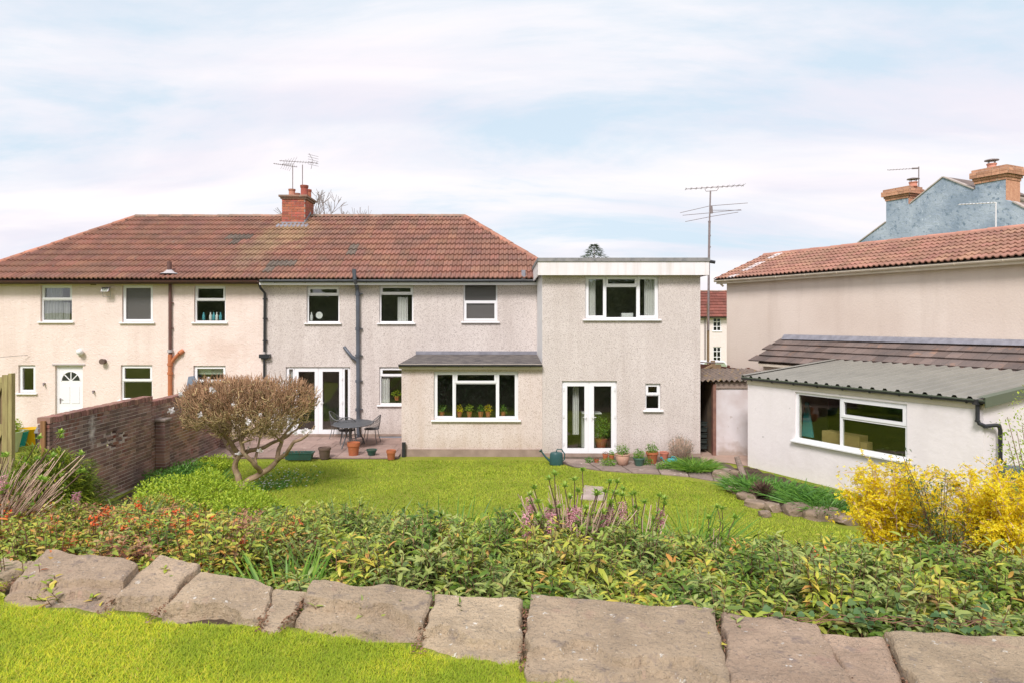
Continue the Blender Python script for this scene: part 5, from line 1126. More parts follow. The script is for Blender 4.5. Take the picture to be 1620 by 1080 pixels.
# ------------------------------------------------------------------ brick garden wall
WX = at_d(84, 658, 12.4).x                                 # visible (east) face
def brick_wall():
    y0 = at_d(84, 658, 12.4).y; fcW = Face((WX, 0, 0), (0, 1, 0), (1, 0, 0))
    ys = fcW.ab(240, 600)[0]; y1 = fcW.ab(352, 600)[0]
    z1 = fcW.ab(84, 660)[1]-0.10; z2 = fcW.ab(243, 635)[1]-0.10
    t = thing('garden_wall', (WX-0.1, (y0+y1)/2, 0), 'dark weathered brick garden wall stepping down towards the patio', 'wall')
    ch = 0.075; jn = 0.015; R = random.Random(21); d = 0.10; th = 0.215
    holes = []
    def holept(px, py): return fcW.ab(px, py)
    for p in ((172, 686), (176, 694), (182, 682), (181, 704), (191, 684), (190, 695), (199, 688), (165, 698), (174, 703)): holes.append(holept(*p))
    bl = 0.225
    cand = []
    for (ya, yb, zt) in ((y0, ys, z1), (ys, y1, z2)):
        nc = int(zt/ch)
        for c in range(nc):
            z = zt-(c+1)*ch; a = ya - (bl/2 if c % 2 else 0)
            while a < yb-0.02:
                s = max(a, ya); e = min(a+bl, yb)
                hole = any(s-0.02 < h[0] < e+0.02 and z < h[1] < z+ch for h in holes)
                if e-s > 0.03 and not hole: cand.append((s, z, e-s))
                a += bl
    cache = {}
    def mesh_for(L):
        k = round(L/0.005)*0.005
        if k not in cache: cache[k] = meshify('brick', *(lambda q: (q.v, q.f))(MB().box(0, k-jn, 0, d, 0, ch-jn)), 'brick_wall')
        return cache[k]
    def vis(c): 
        q = proj((WX, c[0], c[1])); return (0 if (q[1] < 790 and q[0] > 60) else 1, q[2])
    cand.sort(key=vis); rest = MB(); U, V3 = Vector((0, 1, 0)), Vector((-1, 0, 0))
    for i, (s, z, L) in enumerate(cand):
        P = Vector((WX + R.uniform(-0.006, 0.004), s, z))
        if i < 260: inst('brick', mesh_for(L), t, frame_matrix(P, U, V3, Zv))
        else: rest.obox(P, U, V3, Zv, L-0.011, d, ch-0.011)
    rest.build('brick', 'brick_wall', t, kind='stuff')
    # far leaf and mortar core
    mb = MB(); 
    for (ya, yb, zt) in ((y0+0.01, ys, z1), (ys+0.001, y1, z2)):
        hs = [(h[0]-0.10, h[0]+0.10, h[1]-0.036, h[1]+0.036) for h in holes]
        plate(mb, Vector((WX-0.007, 0, 0)), Vector((0, 1, 0)), Zv, Vector((1, 0, 0)), ya, yb, -0.3, zt-0.002, hs, th-0.02)
    mb.build('mortar', 'mortar_wall', t)
    # bricks of the near end, seen edge on
    nce = int(z1/ch)
    e1 = meshify('brick', *(lambda q: (q.v, q.f))(MB().box(0, th, 0, 0.10, 0, ch-0.011)), 'brick_wall'); e2 = meshify('brick', *(lambda q: (q.v, q.f))(MB().box(0, 0.102, 0, 0.10, 0, ch-0.011)), 'brick_wall')
    for c in range(min(nce, 24)):
        z = z1-(c+1)*ch
        if c % 2: inst('brick', e1, t, loc=(WX-th+0.004, y0-0.10-R.uniform(0, 0.01), z))
        else:
            inst('brick', e2, t, loc=(WX-th+0.004, y0-0.10-R.uniform(0, 0.01), z)); inst('brick', e2, t, loc=(WX-0.098, y0-0.10-R.uniform(0, 0.01), z))
    # coping of bricks on edge
    cm = meshify('coping_brick', *(lambda q: (q.v, q.f))(MB().box(0, 0.235, 0, 0.066, 0, 0.11)), 'brick_cope')
    for (ya, yb, zt) in ((y0-0.1, ys, z1), (ys, y1, z2)):
        y = ya
        while y < yb-0.04:
            inst('coping_brick', cm, t, Matrix.Translation((WX-0.225+R.uniform(-0.006, 0.006), y, zt+0.002+R.uniform(-0.004, 0.006))) @ Matrix.Rotation(R.uniform(-0.02, 0.02), 4, 'Y')); y += 0.077
    # piers
    for (px, pt) in ((250, 661), (352, 618)):
        a, z = fcW.ab(px, pt)
        pr = MB().box(WX+0.006, WX+0.215, a-0.12, a+0.12, -0.2, z-0.06).build('pier', 'mortar_wall', t)
        k = 0
        while z-0.06-(k+1)*ch > 0.0 and k < 26:
            zz = z-0.06-(k+1)*ch; pm = cache.get('pier') or cache.setdefault('pier', meshify('brick', *(lambda q: (q.v, q.f))(MB().box(0, 0.216, 0, 0.254, 0, ch-0.011)), 'brick_wall'))
            inst('brick', pm, pr, loc=(WX+0.006, a-0.127+R.uniform(-0.004, 0.004), zz)); k += 1
        MB().box(WX-0.005, WX+0.25, a-0.16, a+0.16, z-0.055, z).build('pier_cap', 'concrete', pr, bevel=0.008)
    MB().box(WX-0.13, WX-0.05, y0-0.155, y0-0.115, 0, z1+0.06).build('end_post', 'timber_orange', t)
    return y0, ys, y1, z1, z2
WY0, WYS, WY1, WZ1, WZ2 = brick_wall()
# neighbour gate on the left
def gate():
    D = 15.5; P = lambda px, py: at_d(px, py, D)
    a = P(-40, 592); b = P(15, 592); zt = P(22, 592).z; y = b.y
    g = thing('timber_gate', (a.x, y, 0), 'weathered greenish timber gate with diagonal braces at the left edge', 'gate')
    u = ux; nb = 9
    boards(g, Vector((a.x, y, 0)), u, b.x-a.x-0.02, 0.1, zt-0.06, Vector((0, -1, 0)), 'timber', nb, vertical=True)
    MB().box(b.x-0.13, b.x, y-0.06, y-0.028, 0.05, zt).build('stile', 'timber_green', g)
    for z in (zt-0.18, 1.25, 0.35): MB().box(a.x, b.x-0.132, y-0.055, y-0.028, z, z+0.13).build('rail', 'timber_green', g)
    for (z0, z1) in ((0.48, 1.25), (1.38, zt-0.18)):
        MB().prism([Vector((b.x-0.60, y-0.05, z0)), Vector((b.x-0.48, y-0.05, z0)), Vector((b.x-0.14, y-0.05, z1-0.1)), Vector((b.x-0.14, y-0.05, z1)), Vector((b.x-0.2, y-0.05, z1))], (0, 0.02, 0)).build('brace', 'timber_green', g)
    MB().box(b.x+0.01, b.x+0.09, y-0.06, y+0.06, 0, zt+0.03).build('post', 'timber_green', g)
gate()
# ------------------------------------------------------------------ plants
G = lambda r, g, b: (r, g, b)
leafmat('leaf_evergreen', [(0, G(0.103,0.195,0.017)), (.3, G(0.182,0.277,0.028)), (.55, G(0.296,0.380,0.068)), (.78, G(0.389,0.438,0.052)), (.9, G(0.342,0.323,0.057)), (.96, G(0.479,0.253,0.063)), (1, G(0.206,0.323,0.028))], rough=.42, trans=.14, spec=.3, big=((.40,.40,.09), .8, .35))
leafmat('leaf_greygreen', [(0, G(0.106,0.171,0.030)), (.4, G(0.235,0.308,0.075)), (.75, G(0.376,0.421,0.126)), (.92, G(0.282,0.341,0.082)), (1, G(0.398,0.274,0.107))], rough=.4, trans=.14, spec=.3)
leafmat('leaf_yellowgreen', [(0, G(0.148,0.225,0.022)), (.4, G(0.318,0.378,0.038)), (.7, G(0.499,0.490,0.061)), (.88, G(0.545,0.429,0.061)), (.95, G(0.568,0.266,0.076)), (1, G(0.250,0.327,0.038))], rough=.45, trans=.14, spec=.45)
leafmat('leaf_deep', [(0, G(0.050,0.107,0.013)), (.5, G(0.107,0.190,0.022)), (.85, G(0.176,0.273,0.032)), (1, G(0.252,0.332,0.045))], rough=.4, trans=.14, spec=.3)
leafmat('leaf_red', [(0, G(.30,.12,.07)), (.4, G(.42,.22,.12)), (.7, G(.50,.33,.16)), (.9, G(.58,.20,.06)), (1, G(.25,.26,.08))], rough=.5, trans=.2)
leafmat('leaf_autumn', [(0, G(0.156,0.238,0.024)), (.35, G(0.288,0.367,0.040)), (.6, G(0.504,0.475,0.056)), (.78, G(0.504,0.324,0.096)), (.88, G(0.672,0.259,0.056)), (.94, G(0.720,0.130,0.032)), (1, G(0.288,0.356,0.040))], rough=.5, trans=.14, big=((.20,.24,.05), .9, .4))
leafmat('leaf_lime', [(0, G(.22,.34,.02)), (.4, G(.36,.50,.03)), (.7, G(.50,.58,.05)), (1, G(.28,.42,.03))], rough=.5, trans=.35)
leafmat('leaf_fresh', [(0, G(.09,.22,.03)), (.5, G(.16,.33,.04)), (1, G(.26,.42,.05))], rough=.45, trans=.35)
leafmat('leaf_tip', [(0, G(.16,.32,.04)), (.5, G(.30,.46,.06)), (1, G(.42,.54,.10))], rough=.45, trans=.35)
leafmat('leaf_blade', [(0, G(.07,.19,.035)), (.5, G(.12,.28,.04)), (.8, G(.18,.36,.05)), (1, G(.10,.24,.04))], rough=.45, trans=.3)
leafmat('leaf_pale_blade', [(0, G(.20,.29,.08)), (.5, G(.28,.37,.12)), (1, G(.15,.25,.06))], rough=.5, trans=.3)
leafmat('leaf_dark', [(0, G(.03,.07,.02)), (.5, G(.06,.12,.03)), (1, G(.10,.18,.04))], rough=.5, trans=.2)
leafmat('leaf_belt', [(0, G(.07,.12,.04)), (.5, G(.13,.19,.06)), (1, G(.20,.25,.09))], rough=.5, trans=.2)
leafmat('leaf_conifer', [(0, G(.08,.13,.015)), (.5, G(.18,.25,.02)), (1, G(.34,.38,.03))], rough=.6, trans=.25)
leafmat('leaf_ivy', [(0, G(.05,.11,.035)), (.5, G(.09,.17,.06)), (1, G(.14,.20,.06))], rough=.5, trans=.15, spec=.25)
leafmat('litter', [(0, G(.20,.11,.06)), (.4, G(.30,.16,.10)), (.8, G(.14,.075,.04)), (1, G(.36,.24,.16))], rough=.8, trans=.1)
leafmat('petal_yellow', [(0, G(0.803,0.551,0.006)), (.5, G(0.900,0.731,0.015)), (1, G(0.900,0.848,0.050))], rough=.5, trans=.35)
leafmat('petal_white', [(0, G(.80,.78,.76)), (1, G(.88,.84,.82))], rough=.5, trans=.3)
leafmat('petal_pink', [(0, G(.66,.30,.34)), (.5, G(.76,.46,.50)), (1, G(.60,.26,.32))], rough=.5, trans=.3)
leafmat('petal_red', [(0, G(.75,.10,.03)), (1, G(.80,.22,.06))], rough=.5, trans=.2)
leafmat('grass_near', [(0, G(0.292,0.442,0.030)), (.35, G(0.510,0.618,0.034)), (.7, G(0.705,0.711,0.042)), (.92, G(0.801,0.699,0.074)), (1, G(0.667,0.536,0.162))], rough=.5, trans=.35, spec=.25, big=((.30,.42,.03), 1.6, .75))
leafmat('grass_far', [(0, G(0.290,0.422,0.038)), (.5, G(0.443,0.540,0.046)), (.9, G(0.605,0.586,0.082)), (1, G(0.314,0.468,0.034))], rough=.6, trans=.3, spec=.15, big=((.20,.31,.02), .7, .75))
leafmat('lavender_leaf', [(0, G(.17,.17,.12)), (.5, G(.25,.25,.18)), (1, G(.30,.22,.22))], rough=.7, trans=.1)
mat('stem_brown', (0.17, 0.085, 0.055), (0.24, 0.13, 0.08), scale=8, rough=.8, rnd=.3)
mat('stem_dry', (0.72, 0.53, 0.41), (0.58, 0.41, 0.31), scale=8, rough=.8, rnd=.25)
mat('stem_dark', (0.12, 0.07, 0.055), (0.17, 0.10, 0.075), scale=8, rough=.8, rnd=.3)
mat('bark_tan', (0.36, 0.255, 0.165), (0.23, 0.16, 0.10), scale=7, rough=.9, bump=.6, bscale=30, coord='world', speck=((0.34, 0.31, 0.16), 9, .6, .1))
mat('twig_tan', (0.56, 0.43, 0.22), (0.34, 0.26, 0.12), scale=3, rough=.85, rnd=.3, coord='world')
mat('twig_red', (0.50, 0.30, 0.17), (0.30, 0.18, 0.10), scale=3, rough=.85, rnd=.3, coord='world')
mat('bark_grey', (0.30, 0.25, 0.24), rough=.9)
def U(a, b, n): return rng.uniform(a, b, n)
def shoots(ns, rad, h, nl, Ll, Lw, lean=0.3, t0=0.3, hi=True, dome=0.35, vary=(.55, 1.15)):
    """a shrub of upright shoots carrying whorls of leaves -> leaf V,F and stem V,F"""
    nc = 16; cr = rad*np.sqrt((np.arange(nc)+.5)/nc); ca = np.arange(nc)*2.4+U(-.3, .3, nc); ci = rng.integers(0, nc, ns); jr = np.abs(rng.normal(size=ns))*.055; ja = U(0, 6.28, ns)
    bx_, by_ = cr[ci]*np.cos(ca[ci])+jr*np.cos(ja), cr[ci]*np.sin(ca[ci])+jr*np.sin(ja); r = np.minimum(np.hypot(bx_, by_), rad)
    H = U(.72, 1.18, nc)[ci]*(1-1.6*jr)* h*(U(vary[0], vary[1], ns))*(1-dome*(r/rad)**2)
    ld = np.stack([bx_/rad*lean + U(-.2, .2, ns), by_/rad*lean + U(-.2, .2, ns)], 1)
    base = np.stack([bx_*0.75, by_*0.75, np.zeros(ns)], 1)
    m = 5; t = np.linspace(0, 1, m)[None, :, None]
    top = base + np.stack([ld[:, 0]*H + bx_*0.25, ld[:, 1]*H + by_*0.25, H], 1)
    mid = (base+top)/2 + np.stack([U(-.04, .04, ns), U(-.04, .04, ns), np.zeros(ns)], 1)
    paths = base[:, None]*(1-t)**2 + 2*mid[:, None]*t*(1-t) + top[:, None]*t**2
    SV, SF = tubes_np(paths, np.linspace(.005, .002, m)[None].repeat(ns, 0), 3)
    tt = (np.linspace(t0, 1.0, nl)**.8)[None].repeat(ns, 0) + U(-.03, .03, (ns, nl)); tt = np.clip(tt, 0, 1)[..., None]
    P = base[:, None]*(1-tt)**2 + 2*mid[:, None]*tt*(1-tt) + top[:, None]*tt**2
    an = (np.arange(nl)*2.4)[None] + U(0, 2*pi, (ns, 1)) + U(-.3, .3, (ns, nl))
    el = np.interp(tt[..., 0], [0, .75, 1], [-.5, .0, .8]) + U(-.35, .35, (ns, nl))
    D = np.stack([np.cos(an)*np.cos(el), np.sin(an)*np.cos(el), np.sin(el)], -1)
    sz = U(.7, 1.15, (ns, 1)); L = U(Ll[0], Ll[1], (ns, nl))*np.interp(tt[..., 0], [0, .85, 1], [1, 1, .6])*sz; W = L*U(Lw[0], Lw[1], (ns, nl))
    n = ns*nl; Nn = np.stack([U(-.5, .5, n), U(-.5, .5, n), np.ones(n)], 1)
    V, F = leaves(P.reshape(-1, 3), D.reshape(-1, 3), Nn, L.ravel(), W.ravel(), droop=.35, hi=hi)
    mi = np.repeat(ci*0 + np.searchsorted([.45, .72, .9], U(0, 1, nc)[ci]), nl*(8 if hi else 4))
    return V, F, SV, SF, mi
def blades(n, rad, L, W, spread=0.6, bend=0.5, square=None, seg=3):
    """strap leaves or grass from the ground: n blades in a disc (or positions array)"""
    if square is None:
        r = rad*np.sqrt(U(0, 1, n)); a = U(0, 2*pi, n); P = np.stack([r*np.cos(a), r*np.sin(a), np.zeros(n)], 1); out = np.stack([np.cos(a), np.sin(a)], 1)*(r/max(rad, 1e-6))[:, None]
    else: P = square; out = np.zeros((n, 2))
    a2 = U(0, 2*pi, n); d = np.stack([out[:, 0]*spread + np.cos(a2)*spread*.5, out[:, 1]*spread + np.sin(a2)*spread*.5, np.ones(n)], 1); d = nrm(d)
    l = U(L[0], L[1], n)[:, None]; w = U(W[0], W[1], n)[:, None]; side = nrm(np.cross(d, np.stack([np.cos(a2), np.sin(a2), np.zeros(n)], 1)+1e-3)); fwd = nrm(np.stack([d[:, 0], d[:, 1], np.zeros(n)], 1)+1e-6)
    st = [0, .45, .8] if seg == 3 else [0, .55]
    pts = []
    for s_ in st:
        c = P + d*l*s_ + (fwd*.6 + np.array([0, 0, -.35]))*l*bend*s_*s_
        ww = w*(1-s_*.45); pts += [c-side*ww/2, c+side*ww/2]
    pts.append(P + d*l + (fwd*.6 + np.array([0, 0, -.35]))*l*bend)
    V = np.stack(pts, 1); k = len(pts)
    F0 = [(0, 1, 3), (0, 3, 2), (2, 3, 5), (2, 5, 4), (4, 5, 6)] if seg == 3 else [(0, 1, 3), (0, 3, 2), (2, 3, 4)]
    F = (np.array(F0)[None] + (np.arange(n)*k)[:, None, None]).reshape(-1, 3)
    return V.reshape(-1, 3), F
def ball_leaves(n, c, rad, L, W, shell=.55, flat=1.0, up=.3, hi=False, lump=.25):
    """leaves spread through a lumpy ball"""
    d = nrm(rng.normal(size=(n, 3))); rr = (shell + (1-shell)*U(0, 1, n)**.6)
    lum = 1 + lump*np.array([noise.noise(Vector(q)*1.9 + Vector((c[0], c[1], 1))) for q in d]) if n < 60000 else 1
    P = np.array(c) + d*np.array(rad)*(rr*lum)[:, None]
    D = nrm(d + rng.normal(size=(n, 3))*.7 + np.array([0, 0, up])); N_ = nrm(d + np.array([0, 0, .6]))
    return leaves(P, D, N_, U(L[0], L[1], n), U(W[0], W[1], n), droop=.2, hi=hi)
def plant(name, loc, parts, label, cat, group=None, rz=0, kind=None):
    t = thing(name, loc, label, cat, group, rz); ks = []
    for nm, V, F, m in parts:
        o = link(nm, np_mesh(nm, V, F, m), t); o.location = (0, 0, 0); ks.append(o)
        if len(F) > 4000: pass
    KIDS[t.name] = ks; return t
def gpt(px, py, D): p = at_d(px, py, D); return Vector((p.x, p.y, zg(p.x, p.y)))
# ---- grass blades
def grass_upper():
    fl = sorted([p for q, *_ in stones[:8] for p in S(*q)[:2]], key=lambda p: p[0]); fl = [Vector(p) for p in fl]
    n0 = 560000; xs = U(-4.4, 2.6, n0); ys = U(1.9, 4.2, n0)
    lim = np.interp(xs, [p.x for p in fl], [p.y for p in fl]) + .06 + .012*np.sin(xs*31)
    d = np.abs(xs)/ys < .85
    pxv = np.array([noise.noise(Vector((x*3.1, y*3.1, 0))) for x, y in zip(xs[:1], ys[:1])])
    ok = (ys < lim) & d; xs, ys = xs[ok], ys[ok]; n = len(xs)
    P = np.stack([xs, ys, np.full(n, 2.10)], 1)
    V, F = blades(n, 1, (.010, .034), (.0018, .0036), spread=1.3, bend=.7, square=P, seg=2)
    link('lawn_grass', np_mesh('lawn_grass', V, F, 'grass_near'), kind='stuff', label='short bright green grass of the upper lawn in the foreground')
    m = 500; q = np.stack([U(-2.9, -2.0, m)*.12-2.35+.0, U(0, .22, m)+3.02, np.full(m, 2.11)], 1); V, F = blades(m, 1, (.03, .06), (.003, .005), spread=1.6, bend=.9, square=q, seg=2)
    link('dead_grass', np_mesh('dead_grass', V, F, 'litter_grass'), kind='stuff', label='small patch of dry dead grass in the upper lawn')
    print('upper blades', n)
leafmat('litter_grass', [(0, G(.30,.24,.12)), (.5, G(.42,.33,.17)), (1, G(.22,.19,.08))], rough=.8)
grass_upper()
lawn_poly = [tuple(on_z(*p, 0).xy) for p in ((340, 731), (480, 729), (640, 728), (860, 728), (890, 736), (912, 742), (960, 748), (1040, 752), (1110, 762), (1145, 768), (1195, 806), (1260, 818), (1330, 835), (1400, 850))] + [(5.5, 9.7), (0, 9.4), (-4.4, 9.8), (-5.6, 11.5), (-6.6, 14.0), (-7.3, 17.0)]
def in_poly(x, y, poly):
    c = np.zeros(len(x), bool); j = len(poly)-1
    for i in range(len(poly)):
        xi, yi = poly[i]; xj, yj = poly[j]
        c ^= ((yi > y) != (yj > y)) & (x < (xj-xi)*(y-yi)/(yj-yi+1e-12)+xi); j = i
    return c
def grass_lower():
    n = 190000; xs = U(-8, 7.5, n); ys = U(9.5, 18.4, n); ok = in_poly(xs, ys, lawn_poly); xs, ys = xs[ok], ys[ok]; n = len(xs)
    P = np.stack([xs, ys, np.array([zg(a, b) for a, b in zip(xs, ys)])], 1)
    V, F = blades(n, 1, (.025, .06), (.006, .012), spread=1.0, bend=.6, square=P, seg=2)
    link('lawn_grass', np_mesh('lawn_grass', V, F, 'grass_far'), kind='stuff', label='mown grass of the lower lawn in front of the houses')
grass_lower()
# ---- evergreen shrubs massed behind the slabs
protoA, protoB = [], []
MIXES = [['leaf_evergreen', 'leaf_greygreen', 'leaf_yellowgreen', 'leaf_deep'], ['leaf_greygreen', 'leaf_evergreen', 'leaf_deep', 'leaf_yellowgreen'], ['leaf_deep', 'leaf_evergreen', 'leaf_greygreen', 'leaf_autumn']]
for k in range(4):
    V, F, SV, SF, mi = shoots(170, .46, .56, 15, (.075, .115), (.27, .36), lean=.42, dome=.38, vary=(.8, 1.05))
    for mx_ in MIXES: protoA.append((np_mesh('foliage', V, F, mx_, mi=mi), np_mesh('stems', SV, SF, 'stem_brown')))
for k in range(3):
    V, F, SV, SF, mi = shoots(190, .46, .52, 14, (.05, .085), (.32, .44), lean=.42, dome=.38, vary=(.8, 1.05))
    for mx_ in (['leaf_autumn', 'leaf_yellowgreen', 'leaf_deep', 'leaf_red'], ['leaf_autumn', 'leaf_evergreen', 'leaf_red', 'leaf_greygreen']): protoB.append((np_mesh('foliage', V, F, mx_, mi=mi), np_mesh('stems', SV, SF, 'stem_brown')))
def put_shrub(pr, loc, rz, sc_, label, group, cat='shrub', name='evergreen_shrub'):
    t = thing(name, loc, label, cat, group, rz); t.scale = sc_
    for nm, me in zip(('foliage', 'stems'), pr):
        o = bpy.data.objects.new(nm, me); COL.objects.link(o); o.parent = t
    return t
R5 = random.Random(5); x = -6.6; cnt = 0
hyd = at_d(905, 850, 6.2); lily = gpt(462, 915, 4.35)
for row in range(8):
    d = 0.15 + row*0.47
    x = -7.2 + (0.27 if row % 2 else 0)
    while x < 7.6:
        xx = x + R5.uniform(-.12, .12); y = ybw(xx) + d + R5.uniform(-.1, .1); q = proj((xx, y, 1.9)); x += 0.52 if row < 5 else .6
        if not (-140 < q[0] < 1780): continue
        if (Vector((xx, y, 0)) - Vector((hyd.x, hyd.y, 0))).length < .42: continue
        if row <= 1 and (Vector((xx, y, 0)) - Vector((lily.x, lily.y+.12, 0))).length < .40: continue
        if row >= 5 and 200 < q[0] < 330 and False: continue
        left = q[0] < 400 + R5.uniform(-110, 110)
        h = R5.uniform(.72, 1.22)*(0.84 if row == 0 else 1.0)*(1+.18*noise.noise(Vector((xx*.7, y*.9, 3))))
        if q[0] > 1000: h *= 1.0 - 0.0*(q[0]-1000)/600
        if 620 < q[0] < 800 and row > 2: h *= .9
        if row >= 6: h *= .75
        if row >= 4 and q[0] < 430: h *= .72
        if row >= 5 and q[0] > 1000: h *= .8
        loc = (xx, y, zg(xx, y)-.02)
        s = (R5.uniform(.9, 1.15), R5.uniform(.9, 1.15), h)
        band = 'overhanging the slabs' if row < 2 else 'midway up the bank' if row < 5 else 'at the lawn side of the bank'
        if left:
            zone = 'left of the strap leaved clump' if q[0] > 200 else 'nearest the left edge hydrangea'
            put_shrub(R5.choice(protoB), loc, R5.uniform(0, 6.3), s, 'orange tinted shrub %s, %s' % (band, zone), 'orange tinted shrubs %s, %s' % (band, zone), name='tinted_shrub')
        else:
            zone = 'left of the bare hydrangea' if q[0] < 800 else 'around the bare hydrangea' if q[0] < 1080 else 'towards the yellow bushes' if q[0] < 1380 else 'below the yellow bushes'
            put_shrub(R5.choice(protoA), loc, R5.uniform(0, 6.3), s, 'grey green evergreen shrub %s, %s' % (band, zone), 'evergreen shrubs %s, %s' % (band, zone))
        cnt += 1
print('shrubs', cnt)
# leaf litter and ivy along the slab edge
n = 2600; xs = U(-4, 4.5, n); P = np.stack([xs, 3.77-.2*xs+U(-.05, .16, n), np.full(n, 2.0)], 1); P[:, 2] = np.where(P[:, 1] < 3.77-.2*xs, 2.06, 1.88)+U(0, .03, n)
V, F = leaves(P, rng.normal(size=(n, 3))*np.array([1, 1, .3]), rng.normal(size=(n, 3))*.4+np.array([0, 0, 1]), U(.02, .05, n), U(.01, .025, n), hi=False)
link('leaf_litter', np_mesh('leaf_litter', V, F, 'litter'), kind='stuff', label='dry brown leaves caught between the slabs and the shrubs')
Vj, Fj, k0 = [], [], 0
for i in range(1, 11):
    q0, q1 = S(*stones[i][0]), S(*stones[i-1][0]); a, b = (Vector(q0[0])+Vector(q1[1]))/2, (Vector(q0[3])+Vector(q1[2]))/2; n = 150
    t = U(0, 1, n); P = np.stack([a.x+(b.x-a.x)*t+rng.normal(size=n)*.012, a.y+(b.y-a.y)*t, 2.115+U(0, .03, n)], 1); V, F = leaves(P, rng.normal(size=(n, 3))*np.array([1, 1, .3]), rng.normal(size=(n, 3))*.5+np.array([0, 0, 1]), U(.012, .032, n), U(.006, .014, n), hi=False); Vj.append(V); Fj.append(F+k0); k0 += len(V)
link('joint_litter', np_mesh('joint_litter', np.concatenate(Vj), np.concatenate(Fj), 'litter'), kind='stuff', label='dead leaves and moss packed in the joints between the slabs')
def ivy(cx, cy, w, nl, label, L=(.03, .055)):
    p0 = on_z(cx, cy, 2.16); P = np.stack([U(-w, w, nl), U(-.05, .14, nl), U(-.02, .08, nl)], 1); a = U(0, 6.28, nl)
    D = np.stack([np.cos(a), np.sin(a)-.4, U(-.3, .3, nl)], 1)
    V, F = leaves(P, D, np.stack([U(-.4, .4, nl), U(-.8, 0, nl), np.ones(nl)], 1), U(*L, nl), U(.03, .05, nl), hi=True, droop=.15)
    tb = []
    pth = np.stack([np.stack([np.linspace(-w, w*.9, 6), U(-.02, .06, 6), U(0, .03, 6)], 1) for _ in range(3)]); SV, SF = tubes_np(pth, np.full((3, 6), .003), 3)
    plant('ivy', tuple(p0), [('foliage', V, F, 'leaf_ivy'), ('stems', SV, SF, 'stem_brown')], label, 'ivy')
ivy(1370, 985, .26, 30, 'dark lobed ivy trailing over the slab joint at the right'); ivy(1250, 985, .12, 9, 'small sprig of dark ivy on the slab edge right of centre'); ivy(1515, 992, .25, 30, 'dark ivy at the foot of the shrubs in the right corner')
# ---- strap-leaved clumps
def clump(px, py, D, n, rad, L, W, m, label, cat='plant', name='strap_leaf_plant', spread=.6, bend=.5, dz=0):
    g = gpt(px, py, D); g.z += dz; V, F = blades(n, rad, L, W, spread, bend); return plant(name, tuple(g), [('foliage', V, F, m)], label, cat)
clump(460, 915, 4.30, 120, .17, (.36, .60), (.015, .026), 'leaf_fresh', 'bright green strap leaved clump rising at the slab edge left of centre', spread=.55, bend=.45)
clump(505, 870, 4.75, 50, .14, (.45, .68), (.016, .026), 'leaf_pale_blade', 'pale grey green strap leaves just behind the bright green clump', bend=.4)
clump(560, 830, 6.6, 60, .3, (.55, .75), (.012, .022), 'leaf_pale_blade', 'pale upright leaves at the back of the bank left of centre', bend=.3, spread=.3)
clump(715, 835, 6.9, 60, .3, (.5, .72), (.012, .02), 'leaf_fresh', 'thin green leaves at the back of the bank near the middle', bend=.3, spread=.35)
clump(205, 790, 8.0, 90, .4, (.3, .5), (.012, .02), 'leaf_pale_blade', 'grey green narrow leaved clump at the foot of the brick wall', bend=.6)
clump(1085, 850, 7.0, 120, .28, (.6, .85), (.014, .024), 'leaf_fresh', 'fresh green bluebell leaves right of the pink stems', bend=.5)
clump(330, 745, 15.6, 120, .45, (.2, .4), (.015, .03), 'leaf_blade', 'dark green leafy tuft beside the end of the brick wall', bend=.6)
for i, (a, b, r_, l) in enumerate([(300, 752, .5, 'leafy green plants at the wall foot left of the wall end'), (342, 742, .45, 'leafy green plants where wall, patio and lawn meet'), (262, 765, .5, 'leafy green plants at the wall foot below the second pier')]):
    g = on_z(a, b, .02); V, F = ball_leaves(1500, (0, 0, .12), (r_, r_*1.3, .2), (.05, .1), (.02, .035), shell=.15, lump=.5); V[:, 2] = np.maximum(V[:, 2], 0); plant('leafy_plant', tuple(g), [('foliage', V, F, 'leaf_blade' if i != 1 else 'leaf_lime')], l, 'plant')
for i, (a, b, D, r_, n_, l) in enumerate([(1185, 766, 15.6, .35, 140, 'green grassy tuft next to the short log by the outbuilding'), (1228, 772, 15.0, .40, 160, 'green grassy tuft beside the brown ball shaped plant'), (1262, 781, 14.6, .38, 150, 'green strap leaved tuft midway along the outbuilding border'), (1306, 794, 14.0, .5, 230, 'green strap leaved tuft at the near end of the outbuilding border')]):
    g = on_z(a, b+8, 0.05); V, F = blades(n_*3, r_*1.35, (.2, .46), (.014, .03), .9, .8); plant('strap_leaf_plant', tuple(g), [('foliage', V, F, 'leaf_blade')], l, 'plant')
g = on_z(1325, 803, .05); V, F = blades(260, .3, (.1, .22), (.012, .02), 1.0, .8); plant('pale_tuft', tuple(g), [('foliage', V, F, 'leaf_pale_blade')], 'low pale green tuft by the rocks near the yellow bush', 'plant')
def twig_ball(px, py, z, r, n, m, label, name, leafm=None, D=None):
    g = on_z(px, py, z); d = nrm(rng.normal(size=(n, 3))+np.array([0, 0, .35])); d[:, 2] = np.abs(d[:, 2]); L = r*U(.7, 1.05, n)
    t = np.linspace(0, 1, 4)[None, :, None]; P = (d*L[:, None])[:, None]*t*np.array([1, 1, 1.15]) + rng.normal(size=(n, 4, 3))*.012*t
    V, F = tubes_np(P, np.full((n, 4), .006), 3); parts = [('stems', V, F, m)]
    if leafm:
        q = P[:, 1:].reshape(-1, 3); k = len(q); V, F = leaves(q+rng.normal(size=(k, 3))*.02, rng.normal(size=(k, 3))*.5+np.array([0, 0, 1]), rng.normal(size=(k, 3)), U(.03, .06, k), U(.008, .012, k), hi=False); parts.append(('foliage', V, F, leafm))
    return plant(name, tuple(g), parts, label, 'plant')
twig_ball(1207, 783, .1, .30, 260, 'stem_dark', 'dark brown ball shaped dormant plant in the right hand border', 'dormant_plant')
